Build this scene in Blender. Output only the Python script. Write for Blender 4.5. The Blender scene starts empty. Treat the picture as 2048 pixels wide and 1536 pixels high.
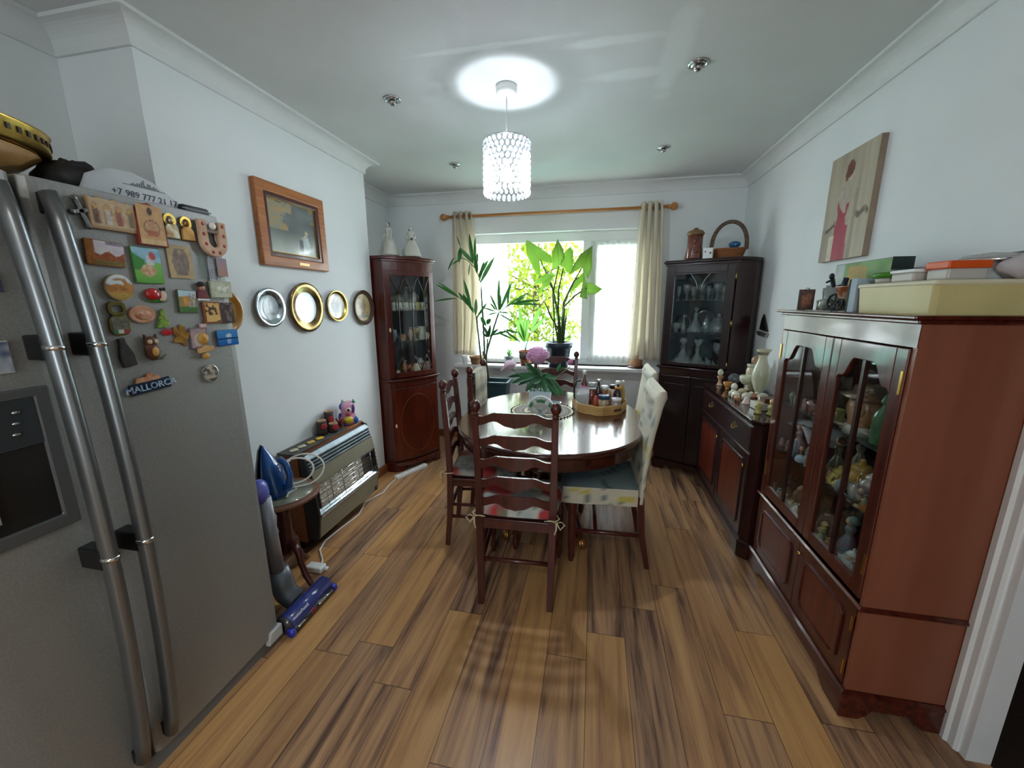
import bpy, math, random
from mathutils import Vector, Matrix, Euler
random.seed(7)
PI = math.pi
SC = bpy.context.scene
COL = SC.collection

# ---------------------------------------------------------------- camera
CAM_H = 1.5
YAW, PITCH, ROLL = -0.204677, 0.207715, -0.003305   # turned left, tilted down, almost level
def make_camera():
    cam = bpy.data.cameras.new('camera')
    cam.sensor_width = 36.0
    cam.lens = 781.66 / 2048 * 36.0
    cam.clip_start = 0.02
    o = bpy.data.objects.new('camera', cam)
    COL.objects.link(o)
    cy, sy = math.cos(YAW), math.sin(YAW)
    cp, sp = math.cos(PITCH), math.sin(PITCH)
    F = Vector((sy * cp, cy * cp, -sp))
    R = Vector((cy, -sy, 0))
    U = R.cross(F)
    c, s = math.cos(ROLL), math.sin(ROLL)
    R2 = c * R + s * U
    U2 = -s * R + c * U
    o.matrix_world = Matrix(((R2.x, U2.x, -F.x, 0), (R2.y, U2.y, -F.y, 0), (R2.z, U2.z, -F.z, CAM_H), (0, 0, 0, 1)))
    SC.camera = o
make_camera()

# ---------------------------------------------------------------- exposure, sky, sun, daylight
SC.view_settings.view_transform = 'Standard'
SC.view_settings.look = 'None'
SC.view_settings.gamma = 1.0
SC.view_settings.exposure = 1.68
SC.view_settings.use_curve_mapping = False
SC.cycles.use_denoising = True
SC.cycles.max_bounces = 10
SC.cycles.diffuse_bounces = 5
SC.cycles.glossy_bounces = 5
SC.cycles.transmission_bounces = 8
SC.cycles.transparent_max_bounces = 24
SC.cycles.sample_clamp_indirect = 6.0
SC.cycles.caustics_reflective = False
SC.cycles.caustics_refractive = False

W = bpy.data.worlds.new('overcast sky')
SC.world = W
W.use_nodes = True
wt = W.node_tree
bg = wt.nodes['Background']
bg.inputs['Color'].default_value = (0.86, 0.94, 1.0, 1)
bg.inputs['Strength'].default_value = 5.6

def sun():
    l = bpy.data.lights.new('sun', 'SUN')
    l.energy = 2.5
    l.angle = 0.02
    l.color = (1.0, 0.95, 0.84)
    o = bpy.data.objects.new('sun', l)
    COL.objects.link(o)
    o.rotation_euler = Vector((-0.55, 0.5, -0.9)).to_track_quat('-Z', 'Y').to_euler()
sun()
def portal(name, loc, dirv, sx, sy):
    l = bpy.data.lights.new(name, 'AREA')
    l.shape = 'RECTANGLE'; l.size = sx; l.size_y = sy
    l.cycles.is_portal = True
    o = bpy.data.objects.new(name, l)
    COL.objects.link(o)
    o.location = loc
    o.rotation_euler = Vector(dirv).to_track_quat('-Z', 'Z').to_euler()
portal('garden window daylight', (-0.43, 4.33, 1.5), (0, -1, 0), 1.8, 1.35)
portal('added kitchen window daylight', (-0.3, -2.75, 1.5), (0, 1, 0), 1.3, 1.2)  # guides sky light through the added, unseen kitchen window
def make_fill_light(x, y):  # unseen fill light added behind the camera to brighten the room
    l = bpy.data.lights.new('added fill light', 'AREA'); l.shape = 'DISK'; l.size = 0.4; l.energy = 4; l.color = (1.0, 0.95, 0.88)
    o = bpy.data.objects.new('added_fill_light', l); COL.objects.link(o); o.location = (x, y, 2.52)
make_fill_light(-0.4, -0.9)

# ---------------------------------------------------------------- mesh builder
def V(*a): return Vector(a)
class M:
    """collects verts and faces of ONE mesh"""
    def __init__(s):
        s.v = []; s.f = []; s.mi = []; s.sm = []; s.c = []; s.T = Matrix.Identity(4); s.hascol = False
    def add(s, vs, fs, mi=0, sm=False, col=None):
        b = len(s.v)
        for p in vs:
            s.v.append(s.T @ Vector(p))
        if col is None:
            s.c += [(1, 1, 1, 1)] * len(vs)
        else:
            s.hascol = True
            s.c += col if isinstance(col, list) else [col] * len(vs)
        for f in fs:
            s.f.append(tuple(b + i for i in f)); s.mi.append(mi); s.sm.append(sm)
        return s
    def at(s, x=0, y=0, z=0, rz=0, rx=0, ry=0, sc=1.0):
        s.T = Matrix.Translation((x, y, z)) @ Euler((rx, ry, rz), 'XYZ').to_matrix().to_4x4() @ Matrix.Scale(sc, 4)
        return s
    def box(s, cx, cy, cz, sx, sy, sz, mi=0):
        x, y, z = sx / 2, sy / 2, sz / 2
        vs = [(cx + a * x, cy + b * y, cz + c * z) for a in (-1, 1) for b in (-1, 1) for c in (-1, 1)]
        return s.add(vs, [(0, 1, 3, 2), (4, 6, 7, 5), (0, 4, 5, 1), (2, 3, 7, 6), (0, 2, 6, 4), (1, 5, 7, 3)], mi)
    def bx(s, x0, x1, y0, y1, z0, z1, mi=0):
        return s.box((x0 + x1) / 2, (y0 + y1) / 2, (z0 + z1) / 2, abs(x1 - x0), abs(y1 - y0), abs(z1 - z0), mi)
    def lathe(s, prof, c=(0, 0, 0), n=20, mi=0, sm=True, a0=0.0, a1=2 * PI, sx=1.0, sy=1.0, fn=None, cap=True):
        full = abs(a1 - a0 - 2 * PI) < 1e-6
        m = n if full else n + 1
        vs = []; fs = []
        for (r, z) in prof:
            for i in range(m):
                a = a0 + (a1 - a0) * i / n
                rr = r if fn is None else fn(r, z, a)
                vs.append((c[0] + rr * math.cos(a) * sx, c[1] + rr * math.sin(a) * sy, c[2] + z))
        for j in range(len(prof) - 1):
            for i in range(n):
                k = (i + 1) % m
                fs.append((j * m + i, j * m + k, (j + 1) * m + k, (j + 1) * m + i))
        if full:
            if prof[0][0] > 1e-5: fs.append(tuple(range(m - 1, -1, -1)))
            if prof[-1][0] > 1e-5 and cap: fs.append(tuple((len(prof) - 1) * m + i for i in range(m)))
        return s.add(vs, fs, mi, sm)
    def cyl(s, c, r, h, n=20, mi=0, r2=None, sm=False):
        r2 = r if r2 is None else r2
        s.lathe([(r, 0), (r2, h)], c, n, mi, sm)
        return s
    def tube(s, pts, r, n=8, mi=0, sm=True, flat=1.0, closed=False, a0=0.0):
        pts = [Vector(p) for p in pts]; N = len(pts)
        rs = r if isinstance(r, (list, tuple)) else [r] * N
        vs = []; fs = []
        up = None
        for i, p in enumerate(pts):
            if closed: t = pts[(i + 1) % N] - pts[i - 1]
            else: t = pts[min(i + 1, N - 1)] - pts[max(i - 1, 0)]
            if t.length < 1e-9: t = Vector((0, 0, 1))
            t.normalize()
            if up is None:
                up = Vector((0, 0, 1)) if abs(t.z) < 0.9 else Vector((0, 1, 0))
            u = up - t * up.dot(t)
            if u.length < 1e-6: u = Vector((1, 0, 0)) - t * t.x
            u.normalize(); w = t.cross(u); up = u
            for k in range(n):
                a = a0 + 2 * PI * k / n
                vs.append(p + (u * math.cos(a) * flat + w * math.sin(a)) * rs[i])
        for i in range(N if closed else N - 1):
            for k in range(n):
                q = (k + 1) % n; j = (i + 1) % N
                fs.append((i * n + k, i * n + q, j * n + q, j * n + k))
        if not closed:
            fs.append(tuple(range(n - 1, -1, -1))); fs.append(tuple((N - 1) * n + k for k in range(n)))
        return s.add(vs, fs, mi, sm)
    def prism(s, poly, d0, d1, axis='z', mi=0, sm=False):
        """poly (u,v) extruded along axis: z -> (u,v,d), y -> (u,d,v), x -> (d,u,v)"""
        def mp(u, v, d): return {'z': (u, v, d), 'y': (u, d, v), 'x': (d, u, v)}[axis]
        n = len(poly)
        vs = [mp(u, v, d0) for u, v in poly] + [mp(u, v, d1) for u, v in poly]
        fs = [tuple(range(n)), tuple(range(2 * n - 1, n - 1, -1))] + [(i, i + n, (i + 1) % n + n, (i + 1) % n) for i in range(n)]
        return s.add(vs, fs, mi, sm)
    def ring(s, outer, inner, d0, d1, axis='z', mi=0):
        """frame between two loops of the same count"""
        def mp(u, v, d): return {'z': (u, v, d), 'y': (u, d, v), 'x': (d, u, v)}[axis]
        n = len(outer); vs = []
        for d in (d0, d1):
            vs += [mp(u, v, d) for u, v in outer] + [mp(u, v, d) for u, v in inner]
        fs = []
        for i in range(n):
            j = (i + 1) % n
            fs += [(i, j, n + j, n + i), (2 * n + i, 3 * n + i, 3 * n + j, 2 * n + j), (i, 2 * n + i, 2 * n + j, j), (n + i, n + j, 3 * n + j, 3 * n + i)]
        return s.add(vs, fs, mi)
    def ball(s, c, r, nu=14, nv=9, mi=0, fn=None, sm=True):
        rx, ry, rz = r if isinstance(r, (tuple, list)) else (r, r, r)
        vs = [(c[0], c[1], c[2] - rz)]; fs = []
        for j in range(1, nv):
            t = -PI / 2 + PI * j / nv
            for i in range(nu):
                a = 2 * PI * i / nu
                k = 1.0 if fn is None else fn(a, t)
                vs.append((c[0] + rx * k * math.cos(t) * math.cos(a), c[1] + ry * k * math.cos(t) * math.sin(a), c[2] + rz * k * math.sin(t)))
        vs.append((c[0], c[1], c[2] + rz))
        for i in range(nu):
            fs.append((0, 1 + (i + 1) % nu, 1 + i))
            fs.append((len(vs) - 1, 1 + (nv - 2) * nu + i, 1 + (nv - 2) * nu + (i + 1) % nu))
        for j in range(nv - 2):
            for i in range(nu):
                k = (i + 1) % nu
                fs.append((1 + j * nu + i, 1 + j * nu + k, 1 + (j + 1) * nu + k, 1 + (j + 1) * nu + i))
        return s.add(vs, fs, mi, sm)
    def sheet(s, rows, mi=0, sm=True, col=None):
        n = len(rows[0]); vs = [p for r in rows for p in r]
        fs = [(j * n + i, j * n + i + 1, (j + 1) * n + i + 1, (j + 1) * n + i) for j in range(len(rows) - 1) for i in range(n - 1)]
        return s.add(vs, fs, mi, sm, col)
    def paint(s, P0, U, Vv, fn, nu=24, nv=24, mi=0):
        """flat picture: corner P0, edges U and V, colour from fn(u, v) with v upwards (a hex string or an rgb triple)"""
        P0, U, Vv = Vector(P0), Vector(U), Vector(Vv)
        rows = []; cs = []
        for j in range(nv + 1):
            rows.append([P0 + U * (i / nu) + Vv * (j / nv) for i in range(nu + 1)])
            for i in range(nu + 1):
                c = fn(i / nu, j / nv)
                cs.append(lin(c) if isinstance(c, str) else (c[0], c[1], c[2], 1))
        return s.sheet(rows, mi, False, cs)
    def blade(s, p0, p1, w, droop=0.0, fold=0.15, n=6, mi=0, side=None, tip=0.0, shape=None):
        """a leaf from p0 to p1: widest in the middle, folded along its midrib"""
        p0, p1 = Vector(p0), Vector(p1); d = p1 - p0
        sd = Vector(side) if side is not None else d.cross(Vector((0, 0, 1)))
        if sd.length < 1e-6: sd = Vector((1, 0, 0))
        sd.normalize(); nrm = sd.cross(d).normalized()
        rows = []
        for i in range(n + 1):
            t = i / n
            c = p0 + d * t - Vector((0, 0, 1)) * droop * t * t
            hw = w / 2 * (shape(t) if shape else max(math.sin(PI * min(1, t * 0.97 + 0.03)) ** 0.75, tip))
            rows.append([c - sd * hw + nrm * fold * hw, c, c + sd * hw + nrm * fold * hw])
        return s.sheet(rows, mi, True)
    def text(s, body, size, mi=0, ext=0.0005, align='CENTER', T=None):
        cu = bpy.data.curves.new('lettering', 'FONT')
        cu.body = body; cu.size = size; cu.extrude = ext; cu.align_x = align; cu.align_y = 'CENTER'; cu.resolution_u = 2
        o = bpy.data.objects.new('lettering', cu)
        COL.objects.link(o)
        dg = bpy.context.evaluated_depsgraph_get(); dg.update()
        me = bpy.data.meshes.new_from_object(o.evaluated_get(dg))
        old = s.T
        if T is not None: s.T = old @ T
        s.add([v.co.copy() for v in me.vertices], [tuple(p.vertices) for p in me.polygons], mi)
        s.T = old
        bpy.data.objects.remove(o); bpy.data.curves.remove(cu); bpy.data.meshes.remove(me)
        return s
    def build(s, name, mats, parent=None, loc=None, rot=None, w=False, bev=0, seg=2, sub=0, solid=0):
        """link as one object; w=True: the coordinates are world ones"""
        off = Vector((0, 0, 0))
        if w:
            if parent is not None:
                q = parent
                while q is not None:
                    off += q.location; q = q.parent
            if loc is not None: off += Vector(loc)
        me = bpy.data.meshes.new(name)
        me.from_pydata([p - off for p in s.v], [], s.f)
        mats = mats if isinstance(mats, (list, tuple)) else [mats]
        for m in mats: me.materials.append(m)
        me.polygons.foreach_set('material_index', s.mi)
        me.polygons.foreach_set('use_smooth', s.sm)
        if s.hascol:
            at = me.color_attributes.new('paint', 'FLOAT_COLOR', 'POINT')
            at.data.foreach_set('color', [x for c in s.c for x in c])
        me.validate(); me.update()
        o = bpy.data.objects.new(name, me)
        COL.objects.link(o)
        if parent is not None: o.parent = parent
        if loc is not None: o.location = loc
        if rot is not None: o.rotation_euler = rot
        if bev:
            b = o.modifiers.new('bevel', 'BEVEL'); b.width = bev; b.segments = seg; b.limit_method = 'ANGLE'; b.angle_limit = 0.7
        if solid:
            b = o.modifiers.new('thick', 'SOLIDIFY'); b.thickness = solid; b.offset = 0
        if sub:
            b = o.modifiers.new('sub', 'SUBSURF'); b.levels = sub; b.render_levels = sub
        return o

def tag(o, label, cat, group=None, kind=None):
    if label: o['label'] = label
    if cat: o['category'] = cat
    if group: o['group'] = group
    if kind: o['kind'] = kind
    return o
def thing(name, label, cat, loc=(0, 0, 0), rz=0, group=None):
    o = bpy.data.objects.new(name, None)
    COL.objects.link(o)
    o.empty_display_size = 0.05
    o.location = loc; o.rotation_euler = (0, 0, rz)
    return tag(o, label, cat, group)
def solo(m, name, mats, label, cat, loc=None, group=None, rot=None, **k):
    return tag(m.build(name, mats, None, loc, rot, **k), label, cat, group)
def struct(m, name, mats, parent=None, **k):
    o = m.build(name, mats, parent, **k)
    if parent is None: o['kind'] = 'structure'
    return o
def dup(root, loc, rz, label, group=None):
    r = root.copy(); COL.objects.link(r)
    r.location = loc; r.rotation_euler = (0, 0, rz)
    r['label'] = label
    if group: r['group'] = group
    for ch in list(root.children):
        c = ch.copy(); COL.objects.link(c); c.parent = r
        for g in ch.children:
            d = g.copy(); COL.objects.link(d); d.parent = c
    return r

# ---------------------------------------------------------------- materials
def lin(h):
    if not isinstance(h, str): return (h[0], h[1], h[2], 1)
    h = h.lstrip('#'); o = []
    for i in (0, 2, 4):
        c = int(h[i:i + 2], 16) / 255
        o.append(c / 12.92 if c <= 0.04045 else ((c + 0.055) / 1.055) ** 2.4)
    return (o[0], o[1], o[2], 1)
MATS = {}
def mat(name, col='#808080', rough=0.5, metal=0.0, spec=0.5, col2=None, scale=20, stretch=(1, 1, 1), bump=0.0, trans=0.0, ior=1.45,
        coat=0.0, sss=0.0, emit=None, estr=1.0, alpha=1.0, aniso=0.0, attr=False, bscale=None, lo=0.35, hi=0.65, translucent=0.0):
    if name in MATS: return MATS[name]
    m = bpy.data.materials.new(name); m.use_nodes = True
    nt = m.node_tree; N = nt.nodes; L = nt.links
    b = N['Principled BSDF']
    b.inputs['Base Color'].default_value = lin(col)
    b.inputs['Roughness'].default_value = rough
    b.inputs['Metallic'].default_value = metal
    b.inputs['Specular IOR Level'].default_value = spec
    b.inputs['Transmission Weight'].default_value = trans
    b.inputs['IOR'].default_value = ior
    b.inputs['Coat Weight'].default_value = coat
    b.inputs['Coat Roughness'].default_value = 0.08
    b.inputs['Alpha'].default_value = alpha
    if sss:
        b.inputs['Subsurface Weight'].default_value = sss; b.inputs['Subsurface Scale'].default_value = 0.01
    if emit:
        b.inputs['Emission Color'].default_value = lin(emit); b.inputs['Emission Strength'].default_value = estr
    tc = N.new('ShaderNodeTexCoord'); mp = N.new('ShaderNodeMapping')
    L.new(tc.outputs['Object'], mp.inputs['Vector'])
    mp.inputs['Scale'].default_value = stretch
    no = N.new('ShaderNodeTexNoise'); no.inputs['Scale'].default_value = scale; no.inputs['Detail'].default_value = 6
    L.new(mp.outputs['Vector'], no.inputs['Vector'])
    csrc = None
    if col2:
        r = N.new('ShaderNodeValToRGB')
        r.color_ramp.elements[0].position = lo; r.color_ramp.elements[1].position = hi
        r.color_ramp.elements[0].color = lin(col); r.color_ramp.elements[1].color = lin(col2)
        L.new(no.outputs['Fac'], r.inputs['Fac']); L.new(r.outputs['Color'], b.inputs['Base Color']); csrc = r.outputs['Color']
    if attr:
        a = N.new('ShaderNodeAttribute'); a.attribute_name = 'paint'
        L.new(a.outputs['Color'], b.inputs['Base Color']); csrc = a.outputs['Color']
    if bump:
        bp = N.new('ShaderNodeBump'); bp.inputs['Strength'].default_value = bump; bp.inputs['Distance'].default_value = 0.01
        if bscale:
            n2 = N.new('ShaderNodeTexNoise'); n2.inputs['Scale'].default_value = bscale
            L.new(mp.outputs['Vector'], n2.inputs['Vector']); L.new(n2.outputs['Fac'], bp.inputs['Height'])
        else: L.new(no.outputs['Fac'], bp.inputs['Height'])
        L.new(bp.outputs['Normal'], b.inputs['Normal'])
    if translucent:
        tr = N.new('ShaderNodeBsdfTranslucent'); mx = N.new('ShaderNodeMixShader')
        mx.inputs['Fac'].default_value = translucent
        if csrc: L.new(csrc, tr.inputs['Color'])
        else: tr.inputs['Color'].default_value = lin(col)
        L.new(b.outputs['BSDF'], mx.inputs[1]); L.new(tr.outputs['BSDF'], mx.inputs[2])
        L.new(mx.outputs['Shader'], N['Material Output'].inputs['Surface'])
    MATS[name] = m
    return m
def thin_glass(name, tint='#ffffff', refl=1.0, haze=0.0):
    """a pane: mostly clear, mirroring more at grazing angles"""
    if name in MATS: return MATS[name]
    m = bpy.data.materials.new(name); m.use_nodes = True
    nt = m.node_tree; N = nt.nodes; L = nt.links
    N.remove(N['Principled BSDF'])
    t = N.new('ShaderNodeBsdfTransparent'); t.inputs['Color'].default_value = lin(tint)
    g = N.new('ShaderNodeBsdfGlossy'); g.inputs['Roughness'].default_value = 0.02
    lw = N.new('ShaderNodeLayerWeight')
    f = N.new('ShaderNodeMath'); f.operation = 'POWER'; f.inputs[1].default_value = 5.6; L.new(lw.outputs['Facing'], f.inputs[0])
    mul = N.new('ShaderNodeMath'); mul.operation = 'MULTIPLY_ADD'; mul.use_clamp = True; mul.inputs[1].default_value = 0.9 * min(1.0, refl); mul.inputs[2].default_value = 0.045 * refl
    mx = N.new('ShaderNodeMixShader')
    L.new(f.outputs[0], mul.inputs[0]); L.new(mul.outputs[0], mx.inputs['Fac'])
    L.new(t.outputs['BSDF'], mx.inputs[1]); L.new(g.outputs['BSDF'], mx.inputs[2])
    out = mx.outputs['Shader']
    if haze:
        d = N.new('ShaderNodeBsdfDiffuse'); d.inputs['Color'].default_value = (0.8, 0.85, 0.88, 1)
        m2 = N.new('ShaderNodeMixShader'); m2.inputs['Fac'].default_value = haze
        L.new(out, m2.inputs[1]); L.new(d.outputs['BSDF'], m2.inputs[2]); out = m2.outputs['Shader']
    L.new(out, N['Material Output'].inputs['Surface'])
    MATS[name] = m
    return m
def sheer(name, col='#f4f6f4', see=0.45, tl=0.6):
    """net curtain: part see-through, part letting light through softly"""
    m = bpy.data.materials.new(name); m.use_nodes = True
    nt = m.node_tree; N = nt.nodes; L = nt.links
    N.remove(N['Principled BSDF'])
    t = N.new('ShaderNodeBsdfTransparent')
    d = N.new('ShaderNodeBsdfDiffuse'); d.inputs['Color'].default_value = lin(col)
    s = N.new('ShaderNodeBsdfTranslucent'); s.inputs['Color'].default_value = lin(col)
    a = N.new('ShaderNodeMixShader'); a.inputs['Fac'].default_value = tl
    b = N.new('ShaderNodeMixShader')
    tc = N.new('ShaderNodeTexCoord'); mp = N.new('ShaderNodeMapping'); mp.inputs['Scale'].default_value = (60, 1, 3)
    no = N.new('ShaderNodeTexNoise'); no.inputs['Scale'].default_value = 2.0
    mr = N.new('ShaderNodeMapRange'); mr.inputs['To Min'].default_value = 1 - see - 0.1; mr.inputs['To Max'].default_value = 1 - see + 0.1
    L.new(tc.outputs['Object'], mp.inputs['Vector']); L.new(mp.outputs['Vector'], no.inputs['Vector']); L.new(no.outputs['Fac'], mr.inputs['Value'])
    L.new(mr.outputs['Result'], b.inputs['Fac'])
    L.new(d.outputs['BSDF'], a.inputs[1]); L.new(s.outputs['BSDF'], a.inputs[2])
    L.new(t.outputs['BSDF'], b.inputs[1]); L.new(a.outputs['Shader'], b.inputs[2])
    L.new(b.outputs['Shader'], N['Material Output'].inputs['Surface'])
    return m
def wood(name, dark, light, along='z', scale=6.0, rough=0.3, coat=0.3, spec=0.5, streak=14):
    if name in MATS: return MATS[name]
    st = {'x': (1, streak, streak), 'y': (streak, 1, streak), 'z': (streak, streak, 1)}[along]
    m = mat(name, dark, rough, 0, spec, col2=light, scale=scale, stretch=st, coat=coat, lo=0.3, hi=0.72, bump=0.03)
    return m

MAHOG = wood('mahogany', '#36110b', '#5a2216', 'z', 3, 0.28, 0.4)
MAHOGX = wood('mahogany along', '#36110b', '#5a2216', 'y', 3, 0.25, 0.4)
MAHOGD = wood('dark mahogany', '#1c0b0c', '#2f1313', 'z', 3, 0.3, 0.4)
MAHOGR = wood('red mahogany panel', '#4e1a10', '#6f2a17', 'z', 2.5, 0.32, 0.3)
CABSIDE = wood('red brown veneer', '#7d4833', '#86503b', 'z', 2.0, 0.42, 0.1, streak=10)
CHAIRW = wood('chair mahogany', '#38140f', '#52201a', 'z', 3, 0.3, 0.3)
TABLEW = wood('table mahogany', '#2e130d', '#4a2216', 'x', 2.0, 0.22, 0.5)
PINE = wood('pine', '#a8713c', '#c48a50', 'x', 3, 0.4, 0.2)
OAK = wood('oak frame', '#94562a', '#b57238', 'y', 4, 0.4, 0.1)
TEAK = wood('teak case', '#80471f', '#9c5c30', 'y', 3, 0.45, 0.1)
BRASS = mat('brass', '#c9a35a', 0.25, 1.0)
GOLD = mat('gilt', '#d8b45c', 0.3, 1.0)
CHROME = mat('chrome', '#d8dadb', 0.12, 1.0)
STEEL = mat('brushed steel', '#8f908e', 0.5, 0.45, col2='#9a9b98', scale=180, stretch=(1, 1, 1))
STEELD = mat('dark steel', '#7c8082', 0.33, 0.8)
BLACK = mat('black plastic', '#121314', 0.4)
WHITE = mat('white plastic', '#e6e8e6', 0.4)
CREAMP = mat('cream porcelain', '#e8dfc8', 0.2, coat=0.4)
WPORC = mat('white porcelain', '#eef0ee', 0.15, coat=0.5)
GLASS = thin_glass('cabinet glass', '#f4f8f8', 1.0)
PANE = thin_glass('window glass', '#ffffff', 0.8)
CRYSTAL = thin_glass('cut crystal', '#dfe8ea', 2.5, 0.16)
CLEAR = thin_glass('clear glass', '#eef4f2', 2.0, 0.06)
MIRROR = mat('mirror', '#c9d2d2', 0.02, 1.0)
PAINTED = mat('painted picture', rough=0.5, attr=True)
GLOSSPAINT = mat('glazed picture', rough=0.15, attr=True, coat=0.5)
def c(h, rough=0.45, **k):
    return mat('paint ' + h + (' %.2f' % rough) + ''.join(sorted(k)), h, rough, **k)
def arc(cx, cy, r, a0, a1, n, ry=None):
    ry = r if ry is None else ry
    return [(cx + r * math.cos(a0 + (a1 - a0) * i / n), cy + ry * math.sin(a0 + (a1 - a0) * i / n)) for i in range(n + 1)]
def rrect(x0, x1, y0, y1, r, n=4):
    return (arc(x1 - r, y0 + r, r, -PI / 2, 0, n) + arc(x1 - r, y1 - r, r, 0, PI / 2, n) + arc(x0 + r, y1 - r, r, PI / 2, PI, n) + arc(x0 + r, y0 + r, r, PI, 1.5 * PI, n))
def mix(a, b, t):
    a = lin(a) if isinstance(a, str) else a; b = lin(b) if isinstance(b, str) else b
    t = max(0.0, min(1.0, t))
    return tuple(a[i] * (1 - t) + b[i] * t for i in range(3))
def hsh(x, y=0.0):
    v = math.sin(x * 127.1 + y * 311.7) * 43758.5453
    return v - math.floor(v)
def vn(x, y):
    xi, yi = math.floor(x), math.floor(y); fx, fy = x - xi, y - yi
    fx = fx * fx * (3 - 2 * fx); fy = fy * fy * (3 - 2 * fy)
    a = hsh(xi, yi) * (1 - fx) + hsh(xi + 1, yi) * fx
    b = hsh(xi, yi + 1) * (1 - fx) + hsh(xi + 1, yi + 1) * fx
    return a * (1 - fy) + b * fy
# ================================================================ the room
XL, XR, YF, YB, ZC = -2.17, 1.27, 4.02, -2.6, 2.56
CHX, CH0, CH1 = -1.787, 1.41, 2.985          # chimney breast
def floor_mat():
    m = bpy.data.materials.new('laminate planks'); m.use_nodes = True
    nt = m.node_tree; N = nt.nodes; L = nt.links; b = N['Principled BSDF']
    def nd(t, **k):
        n = N.new(t)
        for a, v in k.items(): setattr(n, a, v)
        return n
    def mth(op, a, bb=None):
        n = nd('ShaderNodeMath', operation=op)
        for i, v in enumerate((a, bb)):
            if v is None: continue
            if isinstance(v, (int, float)): n.inputs[i].default_value = v
            else: L.new(v, n.inputs[i])
        return n.outputs[0]
    tc = nd('ShaderNodeTexCoord'); sp = nd('ShaderNodeSeparateXYZ'); L.new(tc.outputs['Object'], sp.inputs[0])
    x, y = sp.outputs['X'], sp.outputs['Y']
    PW, PL = 0.168, 1.25
    u = mth('DIVIDE', mth('ADD', x, 1.152 + PW * 20), PW)
    row = mth('FLOOR', u); fu = mth('FRACT', u)
    wn = nd('ShaderNodeTexWhiteNoise', noise_dimensions='1D'); L.new(row, wn.inputs['W'])
    v = mth('ADD', mth('DIVIDE', mth('ADD', y, 5.0), PL), mth('MULTIPLY', wn.outputs['Value'], 3.0))
    colm = mth('FLOOR', v); fv = mth('FRACT', v)
    w2 = nd('ShaderNodeTexWhiteNoise', noise_dimensions='2D'); cv = nd('ShaderNodeCombineXYZ')
    L.new(row, cv.inputs[0]); L.new(colm, cv.inputs[1]); L.new(cv.outputs[0], w2.inputs['Vector'])
    rnd = w2.outputs['Value']
    # grain: long streaks, their own offset on every plank
    g = nd('ShaderNodeCombineXYZ')
    L.new(mth('MULTIPLY', x, 17.0), g.inputs[0]); L.new(mth('ADD', mth('MULTIPLY', y, 1.15), mth('MULTIPLY', rnd, 40.0)), g.inputs[1]); L.new(mth('MULTIPLY', rnd, 17.0), g.inputs[2])
    n1 = nd('ShaderNodeTexNoise'); n1.inputs['Scale'].default_value = 1.0; n1.inputs['Detail'].default_value = 5; n1.inputs['Roughness'].default_value = 0.6; n1.inputs['Distortion'].default_value = 0.7
    L.new(g.outputs[0], n1.inputs['Vector'])
    g2 = nd('ShaderNodeCombineXYZ')
    L.new(mth('MULTIPLY', x, 90.0), g2.inputs[0]); L.new(mth('ADD', mth('MULTIPLY', y, 3.2), mth('MULTIPLY', rnd, 90.0)), g2.inputs[1])
    n2 = nd('ShaderNodeTexNoise'); n2.inputs['Scale'].default_value = 1.0; n2.inputs['Detail'].default_value = 4
    L.new(g2.outputs[0], n2.inputs['Vector'])
    s = mth('ADD', mth('ADD', mth('MULTIPLY', n1.outputs['Fac'], 0.9), mth('MULTIPLY', n2.outputs['Fac'], 0.22)), mth('MULTIPLY', mth('SUBTRACT', rnd, 0.5), 0.16))
    r = nd('ShaderNodeValToRGB'); e = r.color_ramp.elements
    e[0].position = 0.3; e[0].color = lin('#38261c'); e[1].position = 0.86; e[1].color = lin('#cb9d68')
    for p, h in ((0.39, '#664834'), (0.46, '#8a6446'), (0.54, '#a87a50'), (0.66, '#bc8e5a')):
        q = e.new(p); q.color = lin(h)
    L.new(s, r.inputs['Fac'])
    hs = nd('ShaderNodeHueSaturation'); L.new(r.outputs['Color'], hs.inputs['Color'])
    L.new(mth('ADD', mth('MULTIPLY', rnd, 0.14), 0.86), hs.inputs['Saturation']); L.new(mth('ADD', mth('MULTIPLY', wn.outputs['Value'], 0.2), 0.88), hs.inputs['Value'])
    eu = mth('MINIMUM', fu, mth('SUBTRACT', 1.0, fu)); ev = mth('MINIMUM', fv, mth('SUBTRACT', 1.0, fv))
    gap = mth('MAXIMUM', mth('LESS_THAN', eu, 0.009), mth('LESS_THAN', ev, 0.0013))
    mx = nd('ShaderNodeMix', data_type='RGBA'); L.new(mth('MULTIPLY', gap, 0.75), mx.inputs['Factor']); L.new(hs.outputs['Color'], mx.inputs[6]); mx.inputs[7].default_value = lin('#2a1a12')
    L.new(mx.outputs[2], b.inputs['Base Color'])
    b.inputs['Roughness'].default_value = 0.3
    L.new(mth('ADD', mth('MULTIPLY', n2.outputs['Fac'], 0.14), 0.27), b.inputs['Roughness'])
    b.inputs['Specular IOR Level'].default_value = 0.4
    bp = nd('ShaderNodeBump'); bp.inputs['Strength'].default_value = 0.12; bp.inputs['Distance'].default_value = 0.004
    L.new(mth('SUBTRACT', n2.outputs['Fac'], gap), bp.inputs['Height']); L.new(bp.outputs['Normal'], b.inputs['Normal'])
    return m
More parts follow.
